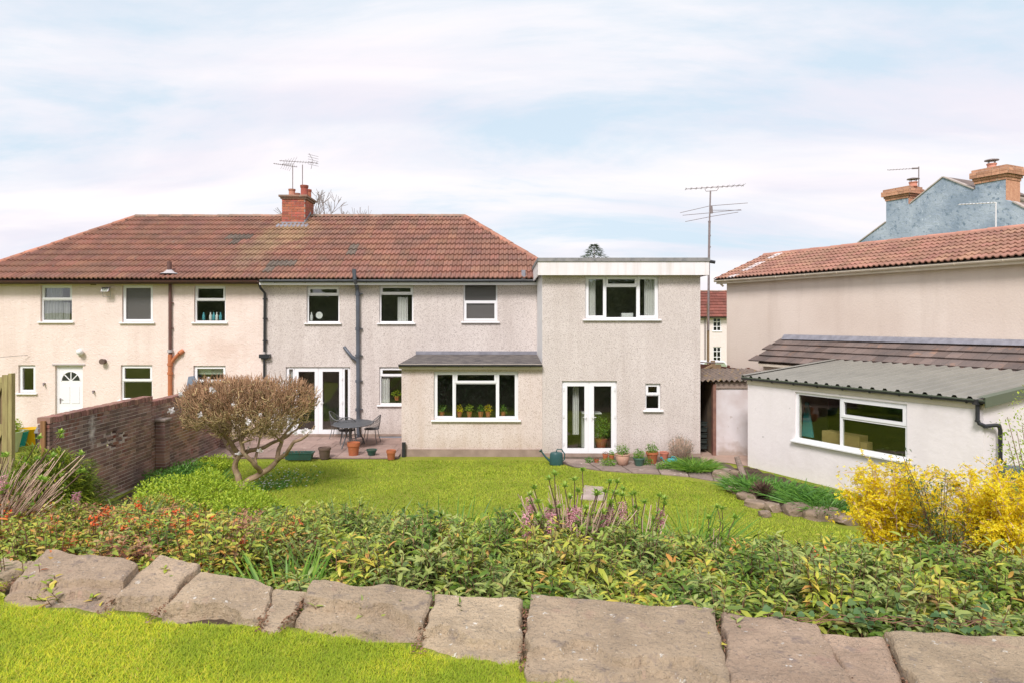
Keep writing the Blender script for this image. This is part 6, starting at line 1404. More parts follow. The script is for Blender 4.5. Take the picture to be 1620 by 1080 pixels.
# ---- bright green bush by the magnolia, conifer, nandina
def leafy(name, px, py, D, rad, h, n, L, m, label, cat='bush', z0=None, shell=.5, stems='stem_brown', lump=.3):
    g = gpt(px, py, D)
    if z0 is not None: g.z = z0
    V, F = ball_leaves(n, (0, 0, h*.5), (rad, rad, h*.55), L, (L[0]*.5, L[1]*.5), shell=shell, lump=lump)
    V[:, 2] = np.maximum(V[:, 2], .01)
    k = 40; a = U(0, 6.28, k); rr = rad*U(.2, .8, k); t = np.linspace(0, 1, 4)[None, :, None]
    tip = np.stack([rr*np.cos(a), rr*np.sin(a), h*U(.5, .95, k)], 1); P = tip[:, None]*t*np.array([1, 1, 1]); P[..., :2] *= t**.7
    SV, SF = tubes_np(P, np.linspace(.012, .004, 4)[None].repeat(k, 0), 4)
    return plant(name, tuple(g), [('foliage', V, F, m), ('stems', SV, SF, stems)], label, cat)
leafy('bright_green_bush', 305, 800, 10.4, .95, 1.02, 20000, (.035, .06), 'leaf_lime', 'bright yellow green bush growing in front of the magnolia trunk')
leafy('bright_green_bush', 392, 815, 9.4, .55, .72, 8000, (.03, .05), 'leaf_lime', 'smaller yellow green bush at the foot of the magnolia')
leafy('low_green_bush', 238, 800, 9.0, .5, .5, 3000, (.03, .05), 'leaf_autumn', 'small mixed green and brown bush between wall and bright bush')
def conifer():
    g = gpt(80, 800, 8.2); top = at_d(80, 722, 8.2).z - g.z; n = 16000
    d = nrm(rng.normal(size=(n, 3))); d[:, 2] = np.abs(d[:, 2]); rr = U(.3, 1, n)**.5
    P = d*np.array([.58, .58, top])*(rr*(1+.35*np.array([noise.noise(Vector(q)*2.6) for q in d])))[:, None]; P[:, 2] = np.maximum(P[:, 2], .05) ; P[:, :2] *= (1.05-.35*(P[:, 2:3]/top-.6)**2)
    o = nrm(P*np.array([1, 1, .35])+rng.normal(size=(n, 3))*.22); V, F = leaves(P, o, np.tile([0, 0, 1.], (n, 1)), U(.06, .11, n), U(.014, .022, n), hi=False, droop=.3)
    plant('spreading_conifer', tuple(g), [('foliage', V, F, 'leaf_conifer')], 'low spreading olive green conifer in front of the end of the brick wall', 'conifer')
conifer()
def nandina():
    g = gpt(1490, 850, 8.4); k = 16; tip = np.stack([U(-.4, .35, k), U(-.3, .3, k), U(.6, 1.15, k)*(at_d(1490, 752, 8.4).z-g.z)/1.0], 1); t = np.linspace(0, 1, 5)[None, :, None]
    P = tip[:, None]*t; P[..., :2] *= t; SV, SF = tubes_np(P, np.full((k, 5), .004), 4); q = P[:, 2:].reshape(-1, 3); q = np.repeat(q, 34, 0); q = q+rng.normal(size=q.shape)*np.array([.10, .10, .06]); n = len(q)
    V, F = leaves(q, rng.normal(size=(n, 3))*np.array([1, 1, .5]), np.tile([0, 0, 1.], (n, 1)), U(.04, .07, n), U(.012, .022, n), hi=False)
    plant('slender_leaf_shrub', tuple(g), [('foliage', V, F, 'leaf_dark'), ('stems', SV, SF, 'stem_brown')], 'slender dark green shrub between the two yellow bushes', 'shrub')
nandina()
g = at_d(1618, 745, 9.2); leafy('upright_green_bush', 1640, 800, 9.4, .55, at_d(1618, 640, 9.4).z-zg(g.x, g.y), 3600, (.03, .055), 'leaf_lime', 'loose upright green bush at the right edge beside the water butt', shell=.2, lump=.5)
# ---- forsythia
def forsythia(px, pyb, D, w, top_py, label, nst=46, nf=3400, seed=1):
    g = gpt(px, pyb, D); H = at_d(px, top_py, D).z - g.z
    a = U(0, 6.28, nst); r0 = U(0, .12, nst)*w; rr = w*np.sqrt(U(0.05, 1, nst))
    tip = np.stack([rr*np.cos(a), rr*np.sin(a)*.8, H*U(.62, .98, nst)*(1-.2*(rr/w)**3)], 1); base = np.stack([r0*np.cos(a), r0*np.sin(a), np.zeros(nst)], 1)
    m = 8; t = np.linspace(0, 1, m)[None, :, None]; mid = base*.4+tip*.6; mid[:, :2] *= .62; mid[:, 2] = tip[:, 2]*.62
    P = base[:, None]*(1-t)**2 + 2*mid[:, None]*t*(1-t) + tip[:, None]*t*t + rng.normal(size=(nst, m, 3))*.02*t
    # side twigs
    ns = 620; i = rng.integers(0, nst, ns); j = rng.integers(3, m, ns); b = P[i, j]; d = nrm(np.stack([b[:, 0], b[:, 1], np.full(ns, .1)*H], 1)*1.2 + rng.normal(size=(ns, 3))*.5 + np.array([0, 0, .55])); l = U(.12, .34, ns)[:, None, None]
    tt = np.linspace(0, 1, 4)[None, :, None]; Q = b[:, None] + d[:, None]*l*tt + np.array([0, 0, -.06])*tt**2
    SV1, SF1 = tubes_np(P, np.linspace(.017, .005, m)[None].repeat(nst, 0), 5); SV2, SF2 = tubes_np(Q, np.full((ns, 4), .004), 3)
    SV = np.concatenate([SV1, SV2]); SF = np.concatenate([SF1, SF2+len(SV1)])
    # flowers: four petals each, along twigs, fewer low down inside
    pool = np.concatenate([Q.reshape(-1, 3), P[:, 4:].reshape(-1, 3)]); idx = rng.integers(0, len(pool), int(nf*1.3)); c = pool[idx] + rng.normal(size=(int(nf*1.3), 3))*.03
    keep = U(0, 1, len(c)) < np.clip(.3 + 1.0*(c[:, 2]/H), 0, 1); c = c[keep][:nf]; n = len(c)
    ax = nrm(rng.normal(size=(n, 3)) + nrm(c-np.array([0, 0, H*.4]))*.8); e1 = nrm(np.cross(ax, rng.normal(size=(n, 3)))); e2 = np.cross(ax, e1); Vs, Fs, k0 = [], [], 0
    for k in range(4):
        an = k*pi/2+.3; dd = e1*cos(an)+e2*sin(an)+ax*.35; V, F = leaves(c, dd, ax, U(.024, .036, n), U(.012, .017, n), droop=-.1, hi=False); Vs.append(V); Fs.append(F+k0); k0 += len(V)
    return plant('forsythia', tuple(g), [('flowers', np.concatenate(Vs), np.concatenate(Fs), 'petal_yellow'), ('stems', SV, SF, 'stem_dry')], label, 'flowering bush')
forsythia(1415, 852, 9.2, .62, 716, 'rounded yellow flowering bush in front of the outbuilding window', nf=11000)
forsythia(1585, 866, 8.3, .66, 740, 'wide yellow flowering bush at the right edge below the water butt', nf=11000)
forsythia(1500, 868, 8.6, .36, 825, 'small low yellow flowering sprays between the two larger bushes', nst=24, nf=1100)
# ---- hydrangeas: bare stems, green tips, pink flowers at the foot
def hydrangea(px, pyb, D, w, top_py, label, lean=(0, 0), ndry=110, nst=46, spikes=16, pink=True, yw=.6):
    g = gpt(px, pyb, D); H = at_d(px, top_py, D).z - g.z
    def stem(n, h0, h1, sp, r, m=6):
        a = U(0, 6.28, n); rr = np.sqrt(U(0, 1, n)); ix = rr*np.cos(a); iy = rr*np.sin(a)*yw; h = H*U(h0, h1, n)
        base = np.stack([ix*w*.35, iy*w*.35, np.zeros(n)], 1); tip = np.stack([ix*w*sp + lean[0]*h, iy*w*sp + lean[1]*h, h], 1)
        t = np.linspace(0, 1, m)[None, :, None]; P = base[:, None]*(1-t) + tip[:, None]*t; P[..., :2] -= (tip[:, None, :2]-base[:, None, :2])*.12*np.sin(t*pi); P += rng.normal(size=P.shape)*.014*t
        return P, tubes_np(P, np.linspace(r, r*.6, m)[None].repeat(n, 0), 4)
    Pd, (V1, F1) = stem(ndry, .35, .85, 1.0, .0055); Ps, (V2, F2) = stem(nst, .5, 1.0, 1.05, .0062)
    tips = Ps[:, -1]; k = 12; q = np.repeat(tips, k, 0); a = np.tile(np.arange(k)*2.4, len(tips)) + np.repeat(U(0, 6, len(tips)), k); el = np.tile(np.linspace(.2, 1.3, k), len(tips))
    D_ = np.stack([np.cos(a)*np.cos(el), np.sin(a)*np.cos(el), np.sin(el)], 1); V3, F3 = leaves(q, D_, np.tile([0, 0, 1.], (len(q), 1)), U(.035, .07, len(q)), U(.018, .032, len(q)), droop=.15)
    sel = Ps[rng.integers(0, nst, 26), rng.integers(2, 5, 26)]; q2 = np.repeat(sel, 5, 0); V4, F4 = leaves(q2, rng.normal(size=(len(q2), 3))+np.array([0, 0, .8]), rng.normal(size=(len(q2), 3)), U(.03, .05, len(q2)), U(.015, .025, len(q2)))
    parts = [('dry_stems', V1, F1, 'stem_dry'), ('stems', V2, F2, 'stem_dark'), ('foliage', np.concatenate([V3, V4]), np.concatenate([F3, F4+len(V3)]), 'leaf_tip')]
    plant('hydrangea', tuple(g), parts, label, 'shrub'); return g, H
hg, hH = hydrangea(905, 880, 6.0, .56, 752, 'leafless hydrangea with bare brown stems and fresh green tips in the middle of the bank', ndry=210, nst=40)
hydrangea(1010, 860, 6.5, .32, 768, 'small bare stemmed shrub with green tips right of the middle one', ndry=10, nst=12)
hydrangea(1135, 870, 6.6, .16, 795, 'single bare stem with a large pale green tip at the back of the bank', ndry=2, nst=4)
hydrangea(-22, 822, 6.2, .55, 690, 'big bare stemmed hydrangea leaning right at the left edge', lean=(.38, 0), ndry=170, nst=22)
def pink_spike(px, py, D, label, m='petal_pink'):
    c = at_d(px, py, D); z = zg(c.x, c.y); h = max(.1, c.z-z); n = 150
    a = U(0, 6.28, n); zz = U(h-.15, h+.03, n); rr = .032*np.ones(n); P = np.stack([rr*np.cos(a), rr*np.sin(a), zz], 1); Dd = np.stack([np.cos(a), np.sin(a), U(-.2, .6, n)], 1)
    V, F = leaves(P*np.array([.4, .4, 1]), Dd, np.tile([0, 0, 1.], (n, 1)), U(.028, .04, n), U(.011, .017, n), hi=False)
    SV, SF = tubes_np(np.array([[[0, 0, 0], [0, 0, h*.5], [0, 0, h]]], float), np.full((1, 3), .008), 5); LV, LF = blades(7, .03, (.12, .2), (.012, .018), .5, .4)
    plant('hyacinth', (c.x, c.y, z), [('petals', V, F, m), ('stem', SV, SF, 'stem_dry'), ('foliage', LV, LF, 'leaf_blade')], label, 'flower', 'pink hyacinths: ' + label)
for i, (a, b, D) in enumerate([(842, 804, 6.1), (838, 792, 6.3), (869, 808, 5.9), (880, 798, 6.2), (872, 818, 5.7), (832, 818, 5.6), (907, 804, 6.2), (915, 808, 6.0), (903, 810, 5.8), (985, 798, 6.4), (965, 808, 6.0), (1045, 808, 6.6), (956, 820, 5.9)]):
    pink_spike(a, b, D, ['pink hyacinth spike left of the bare brown stems', 'pink hyacinth spike among the bare brown stems', 'pink hyacinth spike right of the bare brown stems'][0 if a < 860 else 1 if a < 930 else 2])
pink_spike(120, 783, 6.6, 'pink hyacinth in front of the low conifer at the left')
pink_spike(4, 758, 6.0, 'pink hyacinth at the very left edge among leaning stems')
# red and orange quince flowers in the left shrubs
def blossom_sprays():
    g = Vector(at_d(230, 830, 6.0)); pts = [(147, 821, 5.5), (150, 823, 5.5), (166, 805, 6), (170, 812, 6), (278, 809, 6.3), (262, 815, 6.2), (295, 822, 5.9), (300, 824, 5.9), (335, 818, 6.0), (365, 832, 5.8), (382, 865, 5.0), (382, 858, 5.0), (253, 840, 5.4), (205, 822, 5.9), (195, 835, 5.5), (218, 796, 6.6), (225, 800, 6.6), (10, 815, 6), (90, 828, 5.6), (240, 826, 5.8), (312, 812, 6.2), (270, 835, 5.6)]
    Vs, Fs, k0 = [], [], 0
    for (a, b, D) in pts:
        c = at_d(a, b, D) - g; n = 22; P = np.array(c)+rng.normal(size=(n, 3))*.02; V, F = leaves(P, rng.normal(size=(n, 3)), rng.normal(size=(n, 3)), U(.018, .03, n), U(.014, .022, n), hi=False); Vs.append(V); Fs.append(F+k0); k0 += len(V)
    tw = []
    for (a, b, D) in pts:
        c = at_d(a, b, D); z = zg(c.x, c.y); tw.append([(c.x+.05-g.x, c.y+.05-g.y, z-g.z), (c.x+.02-g.x, c.y-g.y, (z+c.z)/2-g.z), tuple(c-g)])
    SV, SF = tubes_np(np.array(tw), np.full((len(pts), 3), .004), 3)
    plant('flowering_quince', tuple(g), [('flowers', np.concatenate(Vs), np.concatenate(Fs), 'petal_red'), ('stems', SV, SF, 'stem_brown')], 'thin twigs with scattered orange red blossoms in the left shrubs', 'flowering shrub')
blossom_sprays()
# primroses in the lawn by the magnolia
for i, (a, b, n_, l) in enumerate([(425, 768, 40, 'largest patch of small white primroses right of the magnolia trunk'), (440, 752, 14, 'tiny cluster of white primroses behind the largest patch'), (474, 762, 16, 'white primroses furthest right on the lawn near the magnolia'), (478, 750, 8, 'three pale primrose heads by the patio side of the lawn'), (412, 775, 18, 'white primroses close against the magnolia trunk'), (12, 700, 6, 'pale flowers in the neighbouring garden')]):
    if i == 5: continue
    g = on_z(a, b, .02); P = rng.normal(size=(n_, 3))*np.array([.26, .3, 0])+np.array([0, 0, .09]); q = np.repeat(P, 5, 0); an = np.tile(np.arange(5)*1.257, n_); V, F = leaves(q, np.stack([np.cos(an), np.sin(an), np.full(len(an), .3)], 1), np.tile([0, 0, 1.], (len(an), 1)), np.full(len(an), .022), np.full(len(an), .018), hi=False)
    LV, LF = blades(n_*7, .45, (.06, .12), (.015, .025), 1.0, .5); plant('primrose_patch', tuple(g), [('flowers', V, F, 'petal_white'), ('foliage', LV, LF, 'leaf_blade')], l, 'flowers')
# ---- magnolia
def magnolia():
    D0 = on_z(384, 781, 0.0).y; g = on_z(384, 781, 0.0)
    q = lambda a, b, dd=0.0: at_d(a, b, D0+dd)
    limbs = [([(386, 784, 0), (383, 770, 0), (381, 762, 0)], (.105, .09)),
             ([(381, 766, 0), (376, 752, 0), (372, 738, 0), (377, 720, -.05), (366, 702, -.2), (352, 684, -.35), (342, 660, -.4), (330, 640, -.4)], (.075, .026)),
             ([(384, 768, 0), (398, 757, .05), (424, 743, .1), (437, 729, .15), (441, 708, .25), (447, 692, .35), (462, 672, .4), (478, 650, .5)], (.072, .026)),
             ([(412, 748, .08), (402, 733, -.2), (392, 722, -.3), (382, 712, -.35), (378, 690, -.4), (372, 664, -.4)], (.055, .02)),
             ([(374, 722, 0), (392, 714, .2), (415, 708, .4), (435, 698, .5), (455, 690, .6), (480, 668, .7)], (.06, .02)),
             ([(437, 729, .15), (452, 716, -.1), (466, 698, -.3), (486, 690, -.35), (498, 672, -.3)], (.05, .018)),
             ([(384, 713, 0), (384, 695, .2), (383, 674, .4), (390, 648, .5)], (.045, .018)),
             ([(404, 736, -.1), (406, 715, .1), (411, 695, .3), (420, 668, .3)], (.035, .015)),
             ([(366, 702, -.2), (380, 692, .3), (405, 676, .8), (430, 655, .9)], (.04, .018)),
             ([(352, 684, -.35), (330, 672, -.2), (305, 656, 0), (292, 640, .1)], (.04, .015)),
             ([(374, 722, 0), (362, 708, .5), (345, 686, .9), (330, 655, 1.0)], (.04, .016))]
    mb = MB(); nodes = []
    for pts, (r0, r1) in limbs:
        P = [q(*p) for p in pts]; out = []
        for i in range(len(P)-1):
            for s in np.linspace(0, 1, 4, endpoint=False): out.append(P[i].lerp(P[i+1], s))
        out.append(P[-1]); n = len(out)
        out = [p + Vector((noise.noise(p*5), noise.noise(p*5+Vector((9, 0, 0))), noise.noise(p*5+Vector((0, 7, 0)))))*.035 for p in out]
        mb.tube(out, [r0+(r1-r0)*(i/(n-1)) for i in range(n)], 9)
        nodes += [(p, r0+(r1-r0)*(i/(n-1))) for i, p in enumerate(out) if i > n*.45]
    t = thing('magnolia_tree', tuple(g), 'gnarled flat topped magnolia, bare reddish twigs and a few white flowers', 'tree')
    mb.build('trunk', 'bark_tan', t, smooth=True)
    C = q(393, 646, .15); A, B, Cz = 1.66, 1.35, .70
    def inside(p):
        d = p-C; wf = (.86+.17*d.z/Cz)*(1+.16*noise.noise(d*1.6)); k = abs(d.x/A/wf)**2.5+abs(d.y/B/wf)**2.5+abs(d.z/(Cz if d.z > 0 else Cz*.92))**2.3; 
        return k
    R = random.Random(8); T = []
    while len(T) < 1150:
        p = C + Vector((R.uniform(-A, A), R.uniform(-B, B), R.uniform(-Cz, Cz)))
        if inside(p) < .90: T.append(p)
    root = q(384, 715); T.sort(key=lambda p: (p-root).length + R.uniform(0, .3))
    NP = np.array([list(p) for p, r in nodes]); NR = [r for p, r in nodes]; paths = []; rad = []
    for p in T:
        d = np.linalg.norm(NP-np.array(p), axis=1) + np.maximum(0, NP[:, 2]-p.z)*1.2; i = int(d.argmin()); s = Vector(NP[i]); r0 = min(NR[i]*.75, .03)
        k = [s]; L = (p-s).length
        for f in (.25, .5, .75): k.append(s.lerp(p, f) + Vector((R.gauss(0, 1), R.gauss(0, 1), R.gauss(0, .8)))*L*.17 + Vector((0, 0, -.10*L*sin(f*pi))))
        k.append(p); r1 = max(.009, r0*.6); paths.append([list(z) for z in k]); rad.append(list(np.linspace(r0, r1, 5)))
        NP = np.concatenate([NP, np.array([list(z) for z in k[2:]])]); NR += [r0*.8, r0*.7, r1]
    V, F = tubes_np(np.array(paths)-np.array(g), np.array(rad), 5); link('branches', np_mesh('branches', V, F, 'twig_tan', smooth=True), t, kind='stuff')
    # twigs
    n = 8000; ends = NP[len(nodes):]; idx = rng.integers(0, len(ends), n); b = ends[idx] + rng.normal(size=(n, 3))*.05; c = np.array(C); rel = (b-c)/np.array([A, B, Cz]); rel[:, :2] /= (.86+.17*rel[:, 2:3]); kk = (np.abs(rel)**2.4).sum(1)
    b = b[kk < 1.0]; n = len(b); rel = (b-c)/np.array([A, B, Cz]); out = nrm(rel+rng.normal(size=(n, 3))*.55 + np.array([0, 0, .45])); L = U(.04, .15, n); m = 4; tt = np.linspace(0, 1, m)[None, :, None]
    side = rng.normal(size=(n, 3))*.6
    P = b[:, None] + (out[:, None] + side[:, None]*(1-tt))*L[:, None, None]*tt + np.array([0, 0, .05])*tt**2
    # keep inside the clipped outline
    tip = (P[:, -1]-c)/np.array([A*1.04, B*1.04, Cz*1.08]); k2 = (np.abs(tip)**2.5).sum(1)*(1+.5*np.array([noise.noise(Vector(q)*1.3) for q in P[:, -1]])) + rng.normal(size=len(P))*.07; P = P[k2 < 1.04]; n = len(P); top = (P[:, -1, 2]-c[2])/Cz
    red = (top + rng.normal(size=n)*.25) > .05
    for sel, m_, nm in ((red, 'twig_red', 'twigs'), (~red, 'twig_tan', 'twigs')):
        V, F = tubes_np(P[sel]-np.array(g), np.linspace(.0085, .005, m)[None].repeat(int(sel.sum()), 0), 3); link(nm, np_mesh(nm, V, F, m_), t, kind='stuff')
    # buds at tips
    tips = P[::2, -1]; k = len(tips); V, F = leaves(tips, rng.normal(size=(k, 3))*.3+np.array([0, 0, 1]), rng.normal(size=(k, 3)), U(.02, .035, k), U(.010, .014, k), hi=False); link('buds', np_mesh('buds', V-np.array(g), F, 'twig_red'), t, kind='stuff')
    for (a, b_, dd, s) in ((287, 623, -1.0, 1), (335, 616, -1.1, 1.2), (271, 650, -.6, 1.3), (317, 656, -1.0, 1), (368, 640, -1.3, .6), (393, 667, -1.2, 1.1), (411, 655, -1.2, .5), (377, 718, -.3, 1.2), (411, 713, -.4, 1.1), (393, 707, -.2, .6), (468, 685, -.9, .9), (480, 683, -.8, 1.0), (491, 682, -.7, .9), (456, 684, -.8, .5), (329, 598, .3, .6), (484, 680, -.6, .8)):
        c0 = q(a, b_, dd); n_ = 22; V, F = leaves(np.tile(np.array(c0-g), (n_, 1))+rng.normal(size=(n_, 3))*.014*s, rng.normal(size=(n_, 3))+np.array([0, 0, .4]), rng.normal(size=(n_, 3)), U(.045, .07, n_)*s, U(.025, .032, n_)*s, droop=.3, hi=True)
        link('flower', np_mesh('flower', V, F, 'petal_white'), t)
    return t
magnolia()
# ---- trees behind the houses
def bare_tree():
    g = Vector((at_d(470, 340, 44).x, at_d(470, 340, 44).y, -.2)); t = thing('bare_tree', tuple(g), 'leafless tree showing its fine twigs behind the chimney', 'tree')
    R = random.Random(3); segs = []
    def grow(p, d, L, r, lv):
        k = [p]; 
        for i in range(3): d = (d + Vector((R.gauss(0, .10), R.gauss(0, .10), R.gauss(0, .05)+.03))).normalized(); p = p + d*L/3; k.append(p)
        segs.append((k, r, r*.65, lv))
        if lv < 6:
            for _ in range(3 if lv < 5 else 4):
                a = R.uniform(.3, .75); ax = Vector((R.gauss(0, 1), R.gauss(0, 1), R.gauss(0, .4))).normalized(); grow(k[R.choice((2, 3, 3))], (d*cos(a)+ax*sin(a)).normalized(), L*R.uniform(.6, .8), r*.6, lv+1)
    grow(g, Vector((0, 0, 1)), 3.6, .22, 0)
    for lo, hi_, nm in ((0, 1, 'trunk'), (2, 6, 'crown')):
        S_ = [s for s in segs if lo <= s[3] <= hi_]; P = np.array([[list(z-g) for z in s[0]] for s in S_]); r_ = np.array([np.linspace(max(s[1], .012), max(s[2], .010), 4) for s in S_]); V, F = tubes_np(P, r_, 4); link(nm, np_mesh(nm, V, F, 'bark_grey'), t)
    zs = max(s[0][-1].z for s in segs); xs_ = [s[0][-1].x for s in segs]; need = at_d(470, 291, 44).z; t.scale = (9.5/(max(xs_)-min(xs_)), 9.5/(max(xs_)-min(xs_)), (need-g.z)/(zs-g.z))
bare_tree()
def conifer_top():
    g = at_d(940, 400, 40); top = at_d(945, 387, 40).z; z0 = 0.0; t = thing('distant_conifer', (g.x, g.y, z0), 'dark conifer tip showing above the flat roof', 'tree')
    MB().tube([(g.x, g.y, z0), (g.x, g.y, top)], [.2, .02], 7).build('trunk', 'bark_grey', t)
    n = 5000; zz = top*(1-U(0, 1, n)**1.0*.75); r = (top-zz)*.95*(0.55+.45*np.abs(np.sin(zz*7)))+.05; a = U(0, 6.28, n); rr = r*np.sqrt(U(0, 1, n)); P = np.stack([rr*np.cos(a), rr*np.sin(a), zz], 1); Dd = np.stack([np.cos(a), np.sin(a), U(-.1, .5, n)], 1)
    V, F = leaves(P, Dd, np.tile([0, 0, 1.], (n, 1)), U(.15, .3, n), U(.04, .07, n), hi=False); link('crown', np_mesh('crown', V, F, 'leaf_dark'), t)
conifer_top()
def tree_belt():
    """the garden hedge and trees behind the photographer, seen mirrored in the window panes"""
    n = 30000; xs = U(-32, 32, n); zz = U(0, 1, n); prof = np.array([4.6 + 1.4*noise.noise(Vector((x*.16, 2, 0))) + 1.0*noise.noise(Vector((x*.6, 5, 0))) for x in xs]); dep = np.array([noise.noise(Vector((x*.5, z*3, 1))) for x, z in zip(xs, zz)])
    P = np.stack([xs, -9 + dep*1.2 + U(-.4, .4, n), 2.0+zz*prof], 1); V, F = leaves(P, rng.normal(size=(n, 3)), np.tile([0, 1., .4], (n, 1)), U(.25, .5, n), U(.15, .28, n), hi=False)
    link('tree_belt', np_mesh('tree_belt', V, F, 'leaf_belt'), kind='stuff', label='dense hedge and trees along the far end of the garden')
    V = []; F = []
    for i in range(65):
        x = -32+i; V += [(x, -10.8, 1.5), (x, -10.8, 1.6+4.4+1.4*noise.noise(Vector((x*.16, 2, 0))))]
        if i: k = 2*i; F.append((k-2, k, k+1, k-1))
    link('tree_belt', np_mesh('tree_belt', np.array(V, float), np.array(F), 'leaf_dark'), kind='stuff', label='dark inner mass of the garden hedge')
tree_belt()
def bank_cover():
    n = 16000; xs = U(-7.4, 8.5, n); d = U(3.7, 6.3, n); ys = 3.77-.2*xs+d; z = np.array([zg(a, b) for a, b in zip(xs, ys)]) + U(0, .38, n)*np.interp(d, [3.7, 5.6, 6.3], [1, .8, .2])
    V, F = leaves(np.stack([xs, ys, z], 1), rng.normal(size=(n, 3))+np.array([0, .6, .2]), np.tile([0, .4, 1.], (n, 1)), U(.07, .13, n), U(.03, .05, n), hi=False)
    link('ground_cover', np_mesh('ground_cover', V, F, 'leaf_dark'), kind='stuff', label='dark leafy ground cover on the slope below the shrubs')
bank_cover()
# ------------------------------------------------------------------ garden furniture, pots, aerials, small fittings
mat('cloth_blue', (0.22, 0.26, 0.32), (0.16, 0.19, 0.25), scale=6, rough=.9)
mat('mesh_metal', (0.13, 0.135, 0.14), (0.18, 0.18, 0.18), scale=8, rough=.5, metal=.5)
mat('table_grey', (0.145, 0.155, 0.17), (0.12, 0.13, 0.14), scale=5, rough=.4, metal=.3)
mat('green_plastic', (0.035, 0.105, 0.08), (0.04, 0.085, 0.065), scale=6, rough=.45)
mat('dark_green_can', (0.03, 0.085, 0.085), (0.04, 0.10, 0.10), rough=.35, scale=6)
mat('terracotta', (0.46, 0.145, 0.06), (0.40, 0.135, 0.065), scale=5, rough=.85, speck=((.50, .26, .16), 9, .64, .1))
mat('terracotta_pale', (0.60, 0.22, 0.15), (0.52, 0.19, 0.13), scale=5, rough=.85)
mat('pot_brown', (0.17, 0.115, 0.09), (0.12, 0.085, 0.07), scale=5, rough=.9)
mat('pot_beige', (0.55, 0.33, 0.24), (0.45, 0.27, 0.20), scale=5, rough=.9, speck=((.64, .46, .36), 9, .6, .1))
mat('pot_teal', (0.06, 0.13, 0.10), (0.09, 0.17, 0.13), scale=9, rough=.4); mat('can_turquoise', (0.02, 0.33, 0.40), rough=.35)
mat('turquoise_tub', (0.01, 0.32, 0.36), rough=.4); mat('yellow_tub', (0.72, 0.42, 0.01), rough=.4); mat('pale_hoop', (0.55, 0.62, 0.45), rough=.4); mat('bin_grey', (0.22, 0.22, 0.22), rough=.5)
def chair(loc, rz, label):
    t = thing('garden_chair', loc, label, 'chair', 'metal chairs around the oval patio table', rz)
    o = Vector(loc); M = Matrix.Translation(o)     # built unrotated in the thing's own frame; front faces -y
    A = [radians(a) for a in np.linspace(-35, 215, 27)]
    def rim(a): s = max(0, sin(a)); return o + Vector((cos(a)*.29, sin(a)*.27, .62+.24*s**1.3))
    def low(a): return o + Vector((cos(a)*.215, sin(a)*.215, .44))
    MB().tube([rim(a) for a in A], .013, 6).build('back_frame', 'mesh_metal', t)
    mb = MB()
    for a in A[1:-1]: mb.tube([low(a), low(a).lerp(rim(a), .5)+Vector((cos(a), sin(a), 0))*.012, rim(a)], .0045, 4)
    for f in (.2, .4, .6, .8): mb.tube([low(a).lerp(rim(a), f) for a in A], .0038, 4)
    mb.build('backrest', 'mesh_metal', t)
    sb = MB(); sb.tube([o + Vector((cos(a)*.22, sin(a)*.22, .44)) for a in np.linspace(0, 2*pi, 25)], .011, 6, cap=False)
    for i in range(-6, 7):
        w = sqrt(max(0, .215**2-(i*.033)**2)); sb.tube([o+Vector((i*.033, -w, .441)), o+Vector((i*.033, w, .441))], .006, 4); sb.tube([o+Vector((-w, i*.033, .442)), o+Vector((w, i*.033, .442))], .006, 4)
    sb.build('seat', 'mesh_metal', t)
    for a in (-50, 50, 130, 230):
        c, s = cos(radians(a)), sin(radians(a)); MB().tube([o+Vector((c*.19, s*.19, .44)), o+Vector((c*.23, s*.23, .22)), o+Vector((c*.29, s*.29, 0.03))], .011, 6).build('leg', 'mesh_metal', t)
    return t
TB = on_z(559, 669, 0.72); PZ = 0.047
def table():
    t = thing('patio_table', (TB.x, TB.y, PZ), 'grey oval metal patio table with four mesh chairs around it', 'table')
    c = (TB.x, TB.y, 0)
    MB().lathe([(.54, .70), (.57, .705), (.575, .72), (.565, .735), (.0, .737)], c, 40, sx=1.0, sy=1.38).build('tabletop', 'table_grey', t)
    gr = MB()
    for i in range(-9, 10):
        y = i*.078; w = .52*sqrt(max(0, 1-(y/.75)**2)); 
        if w > .1: gr.box(TB.x-w, TB.x+w, TB.y+y-.004, TB.y+y+.004, .7365, .7395)
    gr.build('tabletop_slots', 'mesh_metal', t)
    for sx in (-1, 1):
        for sy in (-1, 1): MB().tube([(TB.x+sx*.10, TB.y+sy*.30, .70), (TB.x+sx*.13, TB.y+sy*.34, .4), (TB.x+sx*.24, TB.y+sy*.45, PZ)], .02, 8).build('leg', 'mesh_metal', t)
    MB().tube([(TB.x+.155*cos(a), TB.y+.37*sin(a), .33) for a in np.linspace(0, 2*pi, 20)], .012, 6, cap=False).build('brace', 'mesh_metal', t)
    MB().tube([(TB.x-.02, TB.y-.35, .70), (TB.x-.02, TB.y-.35, PZ+.0)], .03, 8).build('parasol_stand', 'mesh_metal', t)
table()
def chair_at(px, py, rz, label): p = on_z(px, py, PZ); chair((p.x, p.y, PZ-0.01), radians(rz), label)
chair_at(548, 703, 195, 'mesh metal chair with its back to the lawn, left of the oval table')
chair_at(535, 693, 88, 'mesh metal chair tucked behind at the far left of the oval table')
chair_at(575, 688, 5, 'mesh metal chair behind the oval table against the house wall')
chair_at(588, 700, 262, 'mesh metal chair at the right end of the oval table facing left')
